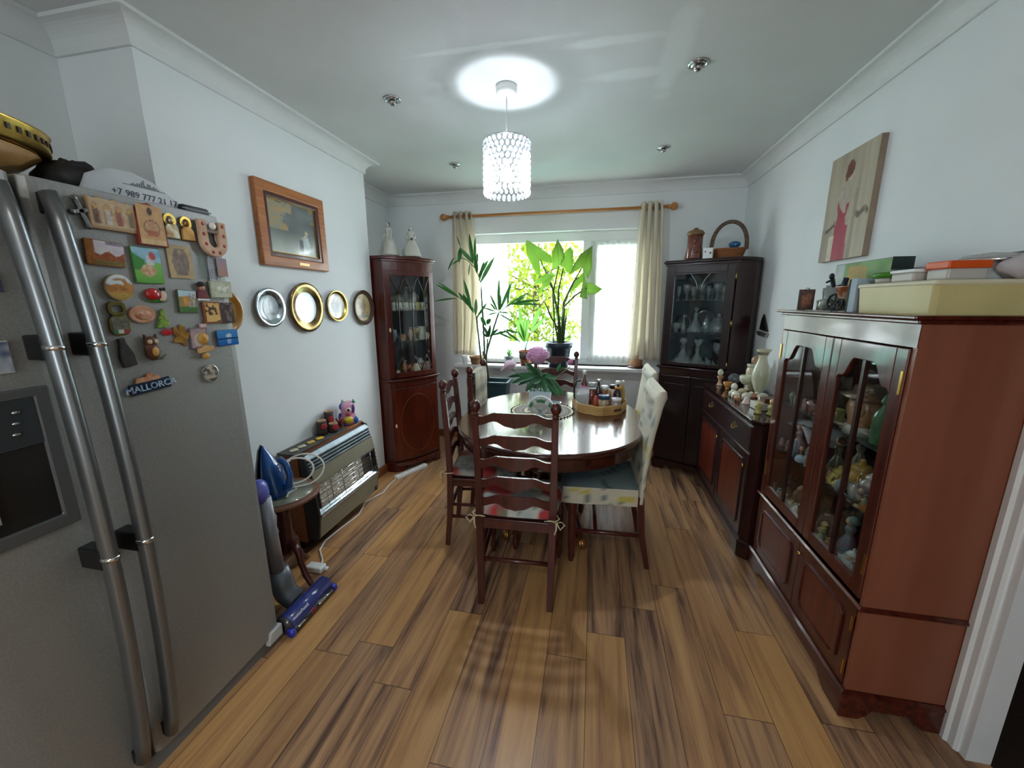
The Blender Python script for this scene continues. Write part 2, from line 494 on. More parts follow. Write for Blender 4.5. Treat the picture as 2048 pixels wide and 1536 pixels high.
def ceiling_mat():
    """matt paint with a few brushed-over filler strips"""
    m = mat('ceiling paint', '#cbcdcc', 0.7, spec=0.25, col2='#d3d6d5', scale=1.6, bump=0.05, bscale=60)
    nt = m.node_tree; N = nt.nodes; L = nt.links; b = N['Principled BSDF']
    src = b.inputs['Base Color'].links[0].from_socket
    tc = N.new('ShaderNodeTexCoord')
    nz = N.new('ShaderNodeTexNoise'); nz.inputs['Scale'].default_value = 7.0; nz.inputs['Detail'].default_value = 5
    L.new(tc.outputs['Object'], nz.inputs['Vector'])
    tot = None
    for (cx, cy, hx, hy) in ((0.03, 1.93, 0.24, 0.03), (0.17, 2.2, 0.2, 0.05), (0.3, 2.1, 0.06, 0.35), (-0.5, 1.86, 0.35, 0.02)):
        mp = N.new('ShaderNodeMapping'); mp.inputs['Location'].default_value = (-cx / hx, -cy / hy, 0); mp.inputs['Scale'].default_value = (1 / hx, 1 / hy, 0)
        L.new(tc.outputs['Object'], mp.inputs['Vector'])
        ln = N.new('ShaderNodeVectorMath'); ln.operation = 'LENGTH'; L.new(mp.outputs['Vector'], ln.inputs[0])
        ad = N.new('ShaderNodeMath'); ad.operation = 'MULTIPLY_ADD'; L.new(nz.outputs['Fac'], ad.inputs[0]); ad.inputs[1].default_value = 1.3; L.new(ln.outputs['Value'], ad.inputs[2])
        mr = N.new('ShaderNodeMapRange'); mr.interpolation_type = 'SMOOTHSTEP'
        mr.inputs['From Min'].default_value = 2.0; mr.inputs['From Max'].default_value = 1.2; L.new(ad.outputs[0], mr.inputs['Value'])
        if tot is None: tot = mr.outputs['Result']
        else:
            mxn = N.new('ShaderNodeMath'); mxn.operation = 'MAXIMUM'; L.new(tot, mxn.inputs[0]); L.new(mr.outputs['Result'], mxn.inputs[1]); tot = mxn.outputs[0]
    mx = N.new('ShaderNodeMix'); mx.data_type = 'RGBA'
    L.new(tot, mx.inputs['Factor']); L.new(src, mx.inputs[6]); mx.inputs[7].default_value = lin('#dde1e0')
    L.new(mx.outputs[2], b.inputs['Base Color'])
    return m
WALLP = mat('white wall paint', '#e0e5e5', 0.75, spec=0.25, col2='#e4e8e8', scale=3, bump=0.04, bscale=120)
COVEP = mat('coving paint', '#dde0df', 0.6, spec=0.3, col2='#d8dcdb', scale=5)
FRAMEW = mat('white pvc', '#e8ebea', 0.35, col2='#e2e6e5', scale=4)
GLOSSW = mat('white gloss', '#e6e8e9', 0.3, col2='#dfe3e4', scale=4)
SKIRT = wood('stained skirting', '#7a4421', '#955a30', 'y', 3, 0.4, 0.1)

struct(M().bx(XL - 0.3, XR + 0.066, YB - 0.2, YF + 0.2, -0.1, 0), 'floor', floor_mat())
struct(M().bx(XL - 0.3, XR + 0.3, YB - 0.2, YF + 0.35, ZC, ZC + 0.1), 'ceiling', ceiling_mat())
m = M(); m.bx(XL - 0.15, XL, YB - 0.2, YF + 0.3, 0, ZC); struct(m, 'wall_left', WALLP)
m = M(); m.bx(XL, CHX, CH0, CH1, 0, ZC); struct(m, 'wall_chimney', WALLP)
# garden wall, with its window opening
WX0, WX1, WZ0, WZ1 = -1.31, 0.5, 0.855, 2.17
m = M(); y0, y1 = YF, YF + 0.28
m.bx(XL - 0.15, WX0, y0, y1, 0, ZC).bx(WX1, XR + 0.15, y0, y1, 0, ZC).bx(WX0, WX1, y0, y1, 0, WZ0).bx(WX0, WX1, y0, y1, WZ1, ZC)
struct(m, 'wall_far', WALLP)
# right wall with a doorway near the camera
m = M(); m.bx(XR, XR + 0.065, 1.345, YF, 0, ZC).bx(XR, XR + 0.065, 0.42, 1.345, 2.05, ZC).bx(XR, XR + 0.065, YB, 0.42, 0, ZC)
struct(m, 'wall_right', WALLP)
# kitchen end behind the camera: wall, its glazed opening added and sized for light
m = M(); m.bx(XL - 0.15, -0.75, YB - 0.15, YB, 0, ZC)  .bx(0.15, XR + 0.12, YB - 0.15, YB, 0, ZC).bx(-0.75, 0.15, YB - 0.15, YB, 2.1, ZC).bx(-0.75, 0.15, YB - 0.15, YB, 0, 0.9)
struct(m, 'wall_back', WALLP)
# hall seen through the doorway
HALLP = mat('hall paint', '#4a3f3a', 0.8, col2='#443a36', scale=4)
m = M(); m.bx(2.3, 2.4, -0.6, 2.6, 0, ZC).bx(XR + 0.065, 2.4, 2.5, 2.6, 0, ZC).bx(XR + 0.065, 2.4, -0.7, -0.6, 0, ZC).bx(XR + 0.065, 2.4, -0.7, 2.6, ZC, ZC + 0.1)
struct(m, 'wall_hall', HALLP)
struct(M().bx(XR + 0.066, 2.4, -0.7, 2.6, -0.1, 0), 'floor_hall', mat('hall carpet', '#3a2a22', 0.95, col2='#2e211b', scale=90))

def sweep(path, prof, sgn=1, closed=False):
    """profile (distance from the wall, z) swept along a plan path, the room lying on its right (sgn 1)"""
    m = M(); rows = []
    n = len(path)
    for (d, z) in prof:
        r = []
        for i, p in enumerate(path):
            p = Vector((p[0], p[1]))
            def nrm(a, b):
                t = (Vector(b) - Vector(a)).normalized(); return Vector((t.y, -t.x)) * sgn
            ns = []
            if i > 0: ns.append(nrm(path[i - 1], path[i]))
            if i < n - 1: ns.append(nrm(path[i], path[i + 1]))
            if len(ns) == 2: k = (ns[0] + ns[1]) / (1 + ns[0].dot(ns[1]))
            else: k = ns[0]
            q = p + k * d
            r.append((q.x, q.y, z))
        rows.append(r)
    m.sheet(rows, 0, False)
    return m
CP = [(-0.005, 2.468), (0.012, 2.468), (0.012, 2.477)] + [(0.012 + 0.066 * (1 - math.cos(t * PI / 2 / 8)), 2.477 + 0.07 * math.sin(t * PI / 2 / 8)) for t in range(1, 9)] + [(0.09, 2.547), (0.09, 2.5605)]
CP = [(-0.005, 2.468), (0.012, 2.468), (0.012, 2.477)] + [(0.082 - 0.07 * math.cos(t * PI / 2 / 8), 2.477 + 0.07 * math.sin(t * PI / 2 / 8) * 0.99) for t in range(0, 9)]
CP = [(-0.005, 2.468), (0.012, 2.468), (0.012, 2.478)] + [(0.012 + 0.068 * (1 - math.cos(a)), 2.478 + 0.068 * math.sin(a)) for a in [t * PI / 2 / 8 for t in range(1, 9)]] + [(0.092, 2.546), (0.092, 2.5605)]
struct(sweep([(XL, YB), (XL, CH0), (CHX, CH0), (CHX, CH1), (XL, CH1), (XL, YF), (XR, YF), (XR, YB)], CP), 'trim_1', COVEP)
SP = [(-0.004, 0.0), (0.016, 0.0), (0.016, 0.062), (0.010, 0.075), (-0.004, 0.078)]
struct(sweep([(CHX, 2.53), (CHX, CH1), (XL, CH1), (XL, YF)], SP), 'baseboard_left', SKIRT)
struct(sweep([(CHX, 1.42), (CHX, 1.83)], SP), 'baseboard_chimney', SKIRT)
struct(sweep([(XL, YF), (XR, YF)], SP), 'baseboard_far', SKIRT)
struct(sweep([(XR, YF), (XR, 1.42)], SP), 'baseboard_right', SKIRT)
# door frame of the doorway: moulded architrave and lining
m = M()
def arch(y0, y1): # profile in plan, vertical run
    m.prism([(XR, y0), (XR - 0.012, y0), (XR - 0.02, y0 - 0.01), (XR - 0.022, y0 - 0.03), (XR - 0.014, y0 - 0.038), (XR - 0.014, y1 + 0.008), (XR - 0.008, y1), (XR, y1)], 0, 2.12, 'z')
arch(1.392, 1.325)
m.bx(XR - 0.002, XR + 0.068, 1.30, 1.345, 0, 2.05)
m.bx(XR - 0.002, XR + 0.068, 0.42, 0.46, 0, 2.05).bx(XR - 0.002, XR + 0.068, 0.42, 1.345, 2.02, 2.06)
m.bx(XR - 0.02, XR, 0.36, 1.392, 2.05, 2.12).bx(XR - 0.02, XR, 0.36, 0.43, 0, 2.05)
struct(m, 'door_1', GLOSSW)

# ---------------------------------------------------------------- garden window
wf = M(); yw0, yw1 = YF + 0.1, YF + 0.17
wf.bx(WX0, WX1, yw0, yw1, WZ1 - 0.085, WZ1).bx(WX0, WX1, yw0, yw1, WZ0, WZ0 + 0.06).bx(WX0, WX0 + 0.07, yw0, yw1, WZ0, WZ1).bx(WX1 - 0.07, WX1, yw0, yw1, WZ0, WZ1)
wf.bx(-0.13, -0.03, yw0 - 0.012, yw1, WZ0 + 0.06, WZ1 - 0.085)
win = struct(wf, 'window_1', FRAMEW, bev=0.004)
m = M(); m.bx(WX0 + 0.07, -0.13, yw0 + 0.03, yw0 + 0.036, WZ0 + 0.06, WZ1 - 0.085).bx(-0.03, WX1 - 0.07, yw0 + 0.03, yw0 + 0.036, WZ0 + 0.06, WZ1 - 0.085)
m.build('glass_pane', PANE, win)
sash = M(); a0, a1, b0, b1 = -0.03, WX1 - 0.07, WZ0 + 0.06, WZ1 - 0.085
sash.ring([(a0, b0), (a1, b0), (a1, b1), (a0, b1)], [(a0 + .05, b0 + .05), (a1 - .05, b0 + .05), (a1 - .05, b1 - .05), (a0 + .05, b1 - .05)], yw0 - 0.006, yw0 + 0.05, 'y')
sash.build('sash', FRAMEW, win, bev=0.004)
struct(M().bx(-1.44, 0.7, YF - 0.135, YF + 0.1, 0.82, 0.855), 'trim_2', GLOSSW, bev=0.008)  # the window board
# unseen kitchen glazing behind the camera, added to let light in
wk = M(); wk.bx(-0.75, 0.15, YB - 0.1, YB - 0.04, 0.9, 0.97).bx(-0.75, 0.15, YB - 0.1, YB - 0.04, 2.03, 2.1)
for xx in (-0.75, -0.335, 0.08): wk.bx(xx, xx + 0.07, YB - 0.1, YB - 0.04, 0.9, 2.1)
wk = struct(wk, 'window_added', FRAMEW)
M().bx(-0.7, 0.1, YB - 0.07, YB - 0.065, 0.96, 2.04).build('glass_pane', PANE, wk)
# ================================================================ fridge freezer
FX = -1.338
FR = thing('fridge', 'tall steel side by side fridge freezer covered with magnets on its right door', 'fridge', (-1.74, 0.82, 0))
m = M(); m.bx(-2.08, FX - 0.06, 0.38, 1.258, 0.03, 1.79); m.build('cabinet', mat('fridge side grey', '#6f7274', 0.5, 0.3, col2='#777a7b', scale=5), FR, w=True, bev=0.008)
for (y0, y1, nm) in ((0.377, 0.733, 'freezer'), (0.745, 1.26, 'fridge')):
    m = M(); n = 8; w = y1 - y0
    # door front gently rolled back at its upright edges
    pl = [(FX - 0.058, y0), (FX - 0.014, y0), (FX - 0.003, y0 + 0.012)] + [(FX + 0.004 * math.sin(PI * k / n), y0 + 0.03 + (w - 0.06) * k / n) for k in range(n + 1)] + [(FX - 0.003, y1 - 0.012), (FX - 0.014, y1), (FX - 0.058, y1)]
    m.prism(pl, 0.055, 1.80, 'z')
    d = m.build('door', STEEL, FR, w=True, bev=0.003)
    if nm == 'freezer':
        q = M(); q.ring([(0.40, 0.93), (0.70, 0.93), (0.70, 1.30), (0.40, 1.30)], [(0.42, 0.965), (0.668, 0.965), (0.668, 1.277), (0.42, 1.277)], FX - 0.01, FX + 0.012, 'x')
        q.build('dispenser_frame', mat('dispenser grey', '#6d7072', 0.4, 0.6), d, w=True, bev=0.004)
        q = M(); q.bx(FX - 0.004, FX + 0.006, 0.42, 0.668, 0.965, 1.16); q.build('dispenser_recess', mat('dispenser recess', '#1d1d1c', 0.35, col2='#2b2a28', scale=6), d, w=True)
        q = M(); q.bx(FX - 0.004, FX + 0.010, 0.42, 0.668, 1.163, 1.277); q.build('control_panel', mat('control panel', '#40464a', 0.25, 0.3), d, w=True)
        for k in range(3):
            q = M(); q.ball((FX + 0.0115, 0.632 - 0.004 * k, 1.248 - 0.026 * k), (0.004, 0.008, 0.004), 10, 6); q.build('button', CHROME, d, w=True)
        q = M(); q.bx(FX + 0.006, FX + 0.02, 0.53, 0.56, 1.0, 1.11); q.build('dispenser_lever', mat('lever', '#8d9191', 0.3), d, w=True)
for yc in (0.698, 0.783):
    m = M(); pts = []; n = 22
    for k in range(n + 1):
        t = k / n; z = 1.765 - t * 1.66
        pts.append((FX + 0.012 + 0.068 * math.sin(PI * t) ** 0.7, yc, z))
    m.tube(pts, 0.024, 10, flat=0.72)
    h = m.build('handle', STEELD, FR, w=True)
    for z in (1.395, 0.825):
        t = (1.765 - z) / 1.66; x = FX + 0.012 + 0.068 * math.sin(PI * t) ** 0.7
        q = M(); q.tube([(x, yc, z - 0.006), (x, yc, z + 0.006)], 0.0255, 12, flat=0.75); q.build('band', CHROME, h, w=True)
        q = M(); q.bx(FX - 0.002, x - 0.004, yc - 0.018, yc + 0.018, z - 0.03, z + 0.03); q.build('mount', BLACK, h, w=True, bev=0.004)
    for z in (1.74, 0.13):
        q = M(); q.bx(FX - 0.002, FX + 0.02, yc - 0.016, yc + 0.016, z - 0.025, z + 0.025); q.build('mount', BLACK, h, w=True, bev=0.003)
m = M(); m.bx(FX - 0.05, FX - 0.012, 0.39, 1.25, 0.0, 0.055); m.build('kick_plate', mat('kick plate', '#75787a', 0.5, 0.2), FR, w=True)
m = M(); m.prism([(1.185, 0.03), (1.262, 0.03), (1.262, 0.085), (1.2, 0.085)], FX - 0.012, FX + 0.012, 'x'); m.build('foot_cover', mat('pale grey plastic', '#b9bbb9', 0.4), FR, w=True, bev=0.004)

# ================================================================ gas heater on the chimney breast
HT = thing('gas_heater', 'old wall gas heater in a teak case with a silver grille', 'heater', (-1.7, 2.18, 0))
HY0, HY1 = 1.842, 2.525
m = M(); m.bx(CHX + 0.001, -1.668, HY0, HY1, 0.06, 0.632); m.build('case', TEAK, HT, w=True, bev=0.003)
m = M(); m.bx(CHX + 0.001, -1.70, HY0 + 0.02, HY1 - 0.02, 0.0, 0.06); m.build('plinth', mat('dark plinth', '#2a1a12', 0.6), HT, w=True)
ALU = mat('aged aluminium', '#7f8a90', 0.4, 0.6, col2='#6d787e', scale=3, stretch=(1, 8, 1))
BEIGE = mat('heater beige enamel', '#8d8a76', 0.45, 0.2, col2='#87846f', scale=5)
DARKS = mat('heater dark side', '#3f3d3d', 0.4, 0.5)
fy0, fy1 = 1.862, 2.512
def panel(mm, za, xa, zb, xb, y0=fy0, y1=fy1, th=0.02, mi=0):
    mm.prism([(xa, za), (xb, zb), (xb - th, zb), (xa - th, za)], y0, y1, 'y', mi)
for ya, yb in ((fy0 - 0.012, fy0 + 0.004), (fy1 - 0.004, fy1 + 0.008)):
    m = M(); m.prism([(-1.668, 0.625), (-1.632, 0.612), (-1.592, 0.46), (-1.565, 0.235), (-1.585, 0.085), (-1.668, 0.07)], ya, yb, 'y'); m.build('side_cheek', DARKS, HT, w=True, bev=0.002)
m = M(); panel(m, 0.612, -1.638, 0.588, -1.620); panel(m, 0.588, -1.617, 0.583, -1.615, th=0.012); m.build('top_strip', ALU, HT, w=True)
m = M(); panel(m, 0.585, -1.64, 0.51, -1.625); m.build('vent_recess', mat('vent black', '#14181b', 0.5), HT, w=True)
for k, z in enumerate((0.566, 0.546, 0.526)):
    m = M(); x = -1.615 + 0.006 * k; panel(m, z + 0.004, x, z - 0.004, x + 0.003, th=0.012); m.build('louvre', ALU, HT, w=True)
m = M(); panel(m, 0.515, -1.598, 0.43, -1.579); m.build('upper_panel', BEIGE, HT, w=True)
m = M(); panel(m, 0.43, -1.63, 0.25, -1.61); m.build('burner_recess', mat('burner recess', '#5b5652', 0.6, 0.3, col2='#6c655e', scale=30), HT, w=True)
RAD = mat('ceramic radiant', '#ece6da', 0.8, col2='#dcd2c4', scale=30)
for k in range(4):
    m = M(); ya = fy0 + 0.055 + k * 0.115
    for i in range(8):
        panel(m, 0.42 - 0.02 * i, -1.606 + 0.002 * i, 0.411 - 0.02 * i, -1.605 + 0.002 * i, ya, ya + 0.105, 0.008)
    for j in range(7): panel(m, 0.42, -1.607, 0.262, -1.592, ya + j * 0.0165, ya + j * 0.0165 + 0.006, 0.008)
    m.build('radiant', RAD, HT, w=True)
m = M()
for k in range(6):
    t = k / 5; z = 0.425 - 0.155 * t; x = -1.574 + 0.02 * t
    m.tube([(x, fy0 + 0.01, z), (x, fy1 - 0.01, z)], 0.0028, 6)
for j in range(4):
    y = fy0 + 0.08 + j * 0.165; m.tube([(-1.577, y, 0.43), (-1.557, y, 0.265)], 0.002, 6)
m.build('guard_grille', CHROME, HT, w=True)
m = M(); m.prism([(-1.60, 0.262), (-1.60, 0.25), (-1.566, 0.225), (-1.562, 0.232)], fy0, fy1, 'y'); m.prism([(-1.575, 0.228), (-1.558, 0.228), (-1.558, 0.238), (-1.575, 0.238)], fy0, fy1, 'y'); m.build('reflector', mat('bright aluminium', '#b9c6cc', 0.22, 0.9), HT, w=True)
m = M(); panel(m, 0.225, -1.566, 0.09, -1.583, th=0.015); m.build('lower_panel', BEIGE, HT, w=True, bev=0.002)
m = M(); m.bx(-1.586, -1.575, 2.475, 2.495, 0.1, 0.13); m.build('control_tap', BLACK, HT, w=True)

# ================================================================ dining table
TC = (-0.26, 2.45)
def stadium(r, leaf=0.26, cx=TC[0], cy=TC[1], n=28, k=1.0):
    return [(cx + r * math.cos(a), cy + r * k * math.sin(a)) for a in [PI + PI * i / n for i in range(n + 1)]] + [(cx + r * math.cos(a), cy + leaf + r * k * math.sin(a)) for a in [PI * i / n for i in range(n + 1)]]
TB = thing('dining_table', 'oval polished mahogany dining table in the middle of the room', 'table', (TC[0], TC[1] + 0.13, 0))
m = M()
prof = [(0.582, 0.706), (0.592, 0.709), (0.598, 0.717), (0.6, 0.728), (0.594, 0.736), (0.585, 0.74)]
loops = [stadium(r) for r, z in prof]
n0 = len(loops[0])
vs = [(p[0], p[1], prof[j][1]) for j, lp in enumerate(loops) for p in lp]
fs = [(j * n0 + i, j * n0 + (i + 1) % n0, (j + 1) * n0 + (i + 1) % n0, (j + 1) * n0 + i) for j in range(len(prof) - 1) for i in range(n0)]
m.add(vs, fs, 0, True); b = len(vs)
m.add([(p[0], p[1], 0.74) for p in loops[-1]], [tuple(range(n0))]); m.add([(p[0], p[1], 0.706) for p in loops[0]], [tuple(range(n0 - 1, -1, -1))])
m.build('tabletop', TABLEW, TB, w=True)
m = M(); m.ring(stadium(0.565), stadium(0.54), 0.63, 0.708, 'z'); m.build('apron', TABLEW, TB, w=True, bev=0.003)
m = M(); m.lathe([(0.05, 0.66), (0.16, 0.66), (0.16, 0.63), (0.06, 0.6), (0.045, 0.56), (0.07, 0.5), (0.085, 0.43), (0.06, 0.36), (0.05, 0.33), (0.08, 0.3), (0.09, 0.25), (0.06, 0.2), (0.0, 0.2)], (TC[0], TC[1] + 0.13, 0), 24)
m.build('pedestal', CHAIRW, TB, w=True)
m = M(); m.bx(TC[0] - 0.3, TC[0] + 0.3, TC[1] - 0.1, TC[1] + 0.36, 0.66, 0.705); m.build('bearer', CHAIRW, TB, w=True)
for a in (-1.0, PI + 1.0, 1.0, PI - 1.0):
    dx, dy = math.cos(a), math.sin(a); cx, cy = TC[0], TC[1] + 0.13
    m = M(); pts = []; rs = []
    for k in range(9):
        t = k / 8; d = 0.05 + 0.36 * t; z = 0.3 - 0.245 * t ** 0.9 + 0.07 * math.sin(PI * t) - 0.02 * math.sin(2 * PI * t)
        pts.append((cx + dx * d, cy + dy * d, z)); rs.append(0.038 - 0.014 * t)
    m.tube(pts, rs, 10); lg = m.build('leg', CHAIRW, TB, w=True)
    q = M(); ex, ey = cx + dx * 0.425, cy + dy * 0.425
    q.ball((ex - dx * 0.02, ey - dy * 0.02, 0.045), (0.03, 0.03, 0.03), 10, 7)
    for s_ in (-0.55, 0, 0.55):
        ddx, ddy = math.cos(a + s_), math.sin(a + s_)
        q.tube([(ex - dx * 0.02 + ddx * 0.015, ey - dy * 0.02 + ddy * 0.015, 0.06), (ex + ddx * 0.025, ey + ddy * 0.025, 0.045), (ex + ddx * 0.04, ey + ddy * 0.04, 0.006)], [0.014, 0.014, 0.006], 8)
    q.build('claw_foot', mat('worn brass', '#b5814a', 0.35, 0.9), lg, w=True)

# ================================================================ ladder back chairs
def slat_mesh(w, z, h, y):
    m = M(); n = 28; top = []; bot = []
    for i in range(n + 1):
        u = -1 + 2 * i / n; au = abs(u)
        hump = 1.0 if au < 0.5 else (0.5 + 0.5 * math.cos(PI * (au - 0.5) / 0.42) if au < 0.92 else 0.0)
        cusp = max(0, 1 - au / 0.2) ** 1.4
        lowr = 0.5 - 0.5 * math.cos(PI * min(1, max(0, (au - 0.2)) / 0.35)) if au < 0.55 else 0.5 + 0.5 * math.cos(PI * (au - 0.55) / 0.45)
        x = u * w / 2; yy = y - 0.014 * (1 - u * u)
        top.append((x, yy, z + h * (0.28 + 0.34 * hump))); bot.append((x, yy, z - h * 0.5 + h * (0.36 * lowr) - h * 0.12 * cusp + h * 0.1))
    rows = []
    for dy in (-0.006, 0.006): rows += [[(p[0], p[1] + dy, p[2]) for p in top], [(p[0], p[1] + dy, p[2]) for p in bot]]
    f, g, hh, k = rows
    m.sheet([f, g], 0, False); m.sheet([k, hh], 0, False); m.sheet([hh, f], 0, False); m.sheet([g, k], 0, False)
    return m
def make_chair(label):
    t = thing('dining_chair', label, 'chair')
    for s in (-1, 1):
        m = M(); x = s * 0.178
        m.tube([(x * 0.975, -0.232, 0.0), (x * 0.985, -0.212, 0.2), (x, -0.2, 0.44), (x * 1.015, -0.205, 0.7), (x * 1.03, -0.225, 0.985)], [0.021, 0.024, 0.026, 0.024, 0.021], 4, sm=False, a0=PI / 4)
        m.lathe([(0.016, 0.975), (0.013, 0.995), (0.02, 1.0), (0.012, 1.006), (0.021, 1.018), (0.026, 1.034), (0.022, 1.05), (0.012, 1.06), (0, 1.063)], (x * 1.032, -0.226, 0), 14)
        m.build('post', CHAIRW, t, bev=0.003)
    for z, h in ((0.97, 0.062), (0.862, 0.062), (0.757, 0.062), (0.655, 0.062), (0.556, 0.062)):
        slat_mesh(0.335, z, h, -0.207 - 0.018 * (z - 0.45) / 0.53).build('slat', CHAIRW, t)
    m = M(); m.prism([(-0.19, -0.205), (0.19, -0.205), (0.218, 0.215), (-0.218, 0.215)], 0.435, 0.458, 'z'); m.build('seat', CHAIRW, t, bev=0.006)
    m = M(); m.bx(-0.165, 0.165, -0.21, -0.19, 0.41, 0.455); m.build('seat_rail', CHAIRW, t)
    m = M(); m.bx(-0.2, 0.2, 0.18, 0.2, 0.4, 0.436); m.build('seat_rail', CHAIRW, t)
    for s in (-1, 1):
        m = M(); m.tube([(s * 0.172, -0.19, 0.42), (s * 0.2, 0.19, 0.42)], 0.02, 4, sm=False, a0=PI / 4); m.build('seat_rail', CHAIRW, t)
        m = M(); m.lathe([(0.012, 0), (0.016, 0.02), (0.021, 0.045), (0.015, 0.075), (0.012, 0.1), (0.02, 0.115), (0.022, 0.28), (0.024, 0.33), (0.018, 0.345), (0.024, 0.36), (0.024, 0.436)], (s * 0.2, 0.195, 0), 14); m.build('leg', CHAIRW, t)
        m = M(); m.tube([(s * 0.178, -0.215, 0.2), (s * 0.2, 0.195, 0.2)], 0.011, 8); m.build('stretcher', CHAIRW, t)
        m = M(); m.tube([(s * 0.178, -0.21, 0.28), (s * 0.2, 0.195, 0.28)], 0.010, 8); m.build('stretcher', CHAIRW, t)
    m = M(); m.tube([(-0.178, -0.213, 0.243), (0.178, -0.213, 0.243)], 0.011, 8); m.build('stretcher', CHAIRW, t)
    m = M(); m.tube([(-0.2, 0.195, 0.24), (0.2, 0.195, 0.24)], 0.011, 8); m.build('stretcher', CHAIRW, t)
    return t
CH_G = 'ladder back chairs round the dining table'
chairA = make_chair('mahogany ladder back chair at the near end of the table, back to the camera'); chairA['group'] = CH_G
chairA.location = (-0.343, 1.892, 0); chairA.rotation_euler = (0, 0, 0.045)
chairB = dup(chairA, (-0.645, 2.29, 0), -PI / 2 + 0.15, 'mahogany ladder back chair on the left of the table with a floral cushion, nearer one', CH_G)
chairC = dup(chairA, (-0.61, 2.745, 0), -PI / 2 + 0.02, 'left mahogany ladder back chair with a striped cloth hung over its back', CH_G)
chairD = dup(chairA, (-0.325, 3.31, 0), PI, 'mahogany ladder back chair at the far end of the table, before the window', CH_G)
# seat cushions (lying on the chairs)
def floral(u, v):
    n = vn(u * 5 + 3, v * 5); base = mix('#b9b3a6', '#8e9494', vn(u * 9, v * 9 + 4))
    r = vn(u * 3.4 + 8, v * 3.4 + 2)
    if r > 0.58: base = mix(base, '#9c2f30', min(1, (r - 0.58) * 8))
    if 0.3 < vn(u * 6 + 20, v * 6) < 0.36: base = mix(base, '#5f6b55', 0.8)
    return base
CUSHF = mat('floral cushion cloth', rough=0.9, attr=True, bump=0.1, bscale=200)
TIE = mat('cream tape', '#cfc4a2', 0.8, col2='#c4b893', scale=40)
def cushion(label, loc, rz, hw=0.21, ties=True):
    t = thing('seat_cushion', label, 'cushion', loc, rz, 'seat cushions on the ladder back chairs')
    m = M(); nu = 22; rows = []; cs = []
    for top in (0, 1):
        for j in range(nu + 1):
            r = []
            for i in range(nu + 1):
                a, b_ = -1 + 2 * i / nu, -1 + 2 * j / nu
                k = max(0, (1 - abs(a) ** 6) * (1 - abs(b_) ** 6))
                sx = hw * (1 + 0.08 * b_); ex = a * (1 - 0.05 * b_ * b_); ey = b_ * (1 - 0.05 * a * a)
                z = 0.022 + (0.026 * k ** 0.4 * (1 + 0.1 * math.sin(9 * a) * math.sin(7 * b_)) if top else -0.02 * k ** 0.3)
                r.append((ex * sx, ey * hw, z)); cs.append(floral(i / nu, j / nu) + (1,) if top else lin('#6d7a80'))
            rows.append(r)
    m.sheet(rows[:nu + 1], 0, True, cs[:(nu + 1) ** 2]); m.sheet(rows[nu + 1:], 0, True, cs[(nu + 1) ** 2:])
    m.build('pad', CUSHF, t)
    if ties:
        for s in (-1, 1):
            m = M(); x, y, z = s * 0.186, -0.217, 0.03
            m.tube([(x - s * .02, y + .04, z - 0.01), (x + s * .012, y + .03, z + .006), (x + s * .024, y - 0.004, z + .008), (x + s * 0.008, y - 0.022, z + 0.005), (x - s * .03, y - .012, z)], 0.0045, 6, flat=0.6)
            m.tube([(x + s * .012, y - .024, z), (x + s * .035, y - .034, z + .012), (x + s * .05, y - .032, z - .004), (x + s * .03, y - .032, z - .03), (x + s * .012, y - .026, z)], 0.004, 6, flat=0.6)
            m.tube([(x + s * .008, y - .026, z), (x - s * .012, y - .034, z + .012), (x - s * .045, y - .03, z + .006)], 0.004, 6, flat=0.6)
            m.tube([(x + s * .01, y - .026, z), (x + s * .012, y - .03, z - .03), (x + s * .004, y - .03, z - .06)], 0.004, 6, flat=0.6)
            m.build('tie', TIE, t)
    return t
cushion('round cornered floral cushion tied on the near end chair with cream bows', (-0.343, 1.892, 0.4575), 0.045)
cushion('red and grey floral cushion tied on the left chair nearer the camera', (-0.645, 2.29, 0.4575), -PI / 2 + 0.15)
cushion('floral cushion on the left chair that has the striped cloth', (-0.61, 2.745, 0.4575), -PI / 2 + 0.02, ties=False)
cushion('floral cushion on the far end chair by the window', (-0.325, 3.31, 0.4575), PI, ties=False)
# striped cloth hung over the back of the second left chair
m = M(); rows = []; cs = []
for j in range(25):
    t = j / 24; r = []
    if t < 0.5: z = 1.005 - (0.5 - t) * 0.62; off = 0.034
    else: z = 1.005 - (t - 0.5) * 0.72; off = -0.034
    if abs(t - 0.5) < 0.05: z = 1.008; off = 0.034 * (0.5 - t) / 0.05
    for i in range(13):
        u = -0.155 + 0.31 * i / 12
        r.append((u, -0.224 + off * -1 + 0.004 * math.sin(i * 1.1 + j * .2), z + 0.003 * math.sin(i * 1.7)))
        cs.append(lin('#b8b29c' if (j * 2) % 7 < 4 else '#8f8d7e') if t >= 0.5 or True else 0)
    rows.append(r)
m.sheet(rows, 0, True, cs)
solo(m, 'striped_cloth', mat('striped cloth', rough=0.9, attr=True), 'cream and grey striped cloth hung over the second left chair back', 'cloth', chairC.location, None, chairC.rotation_euler, solid=0.004)

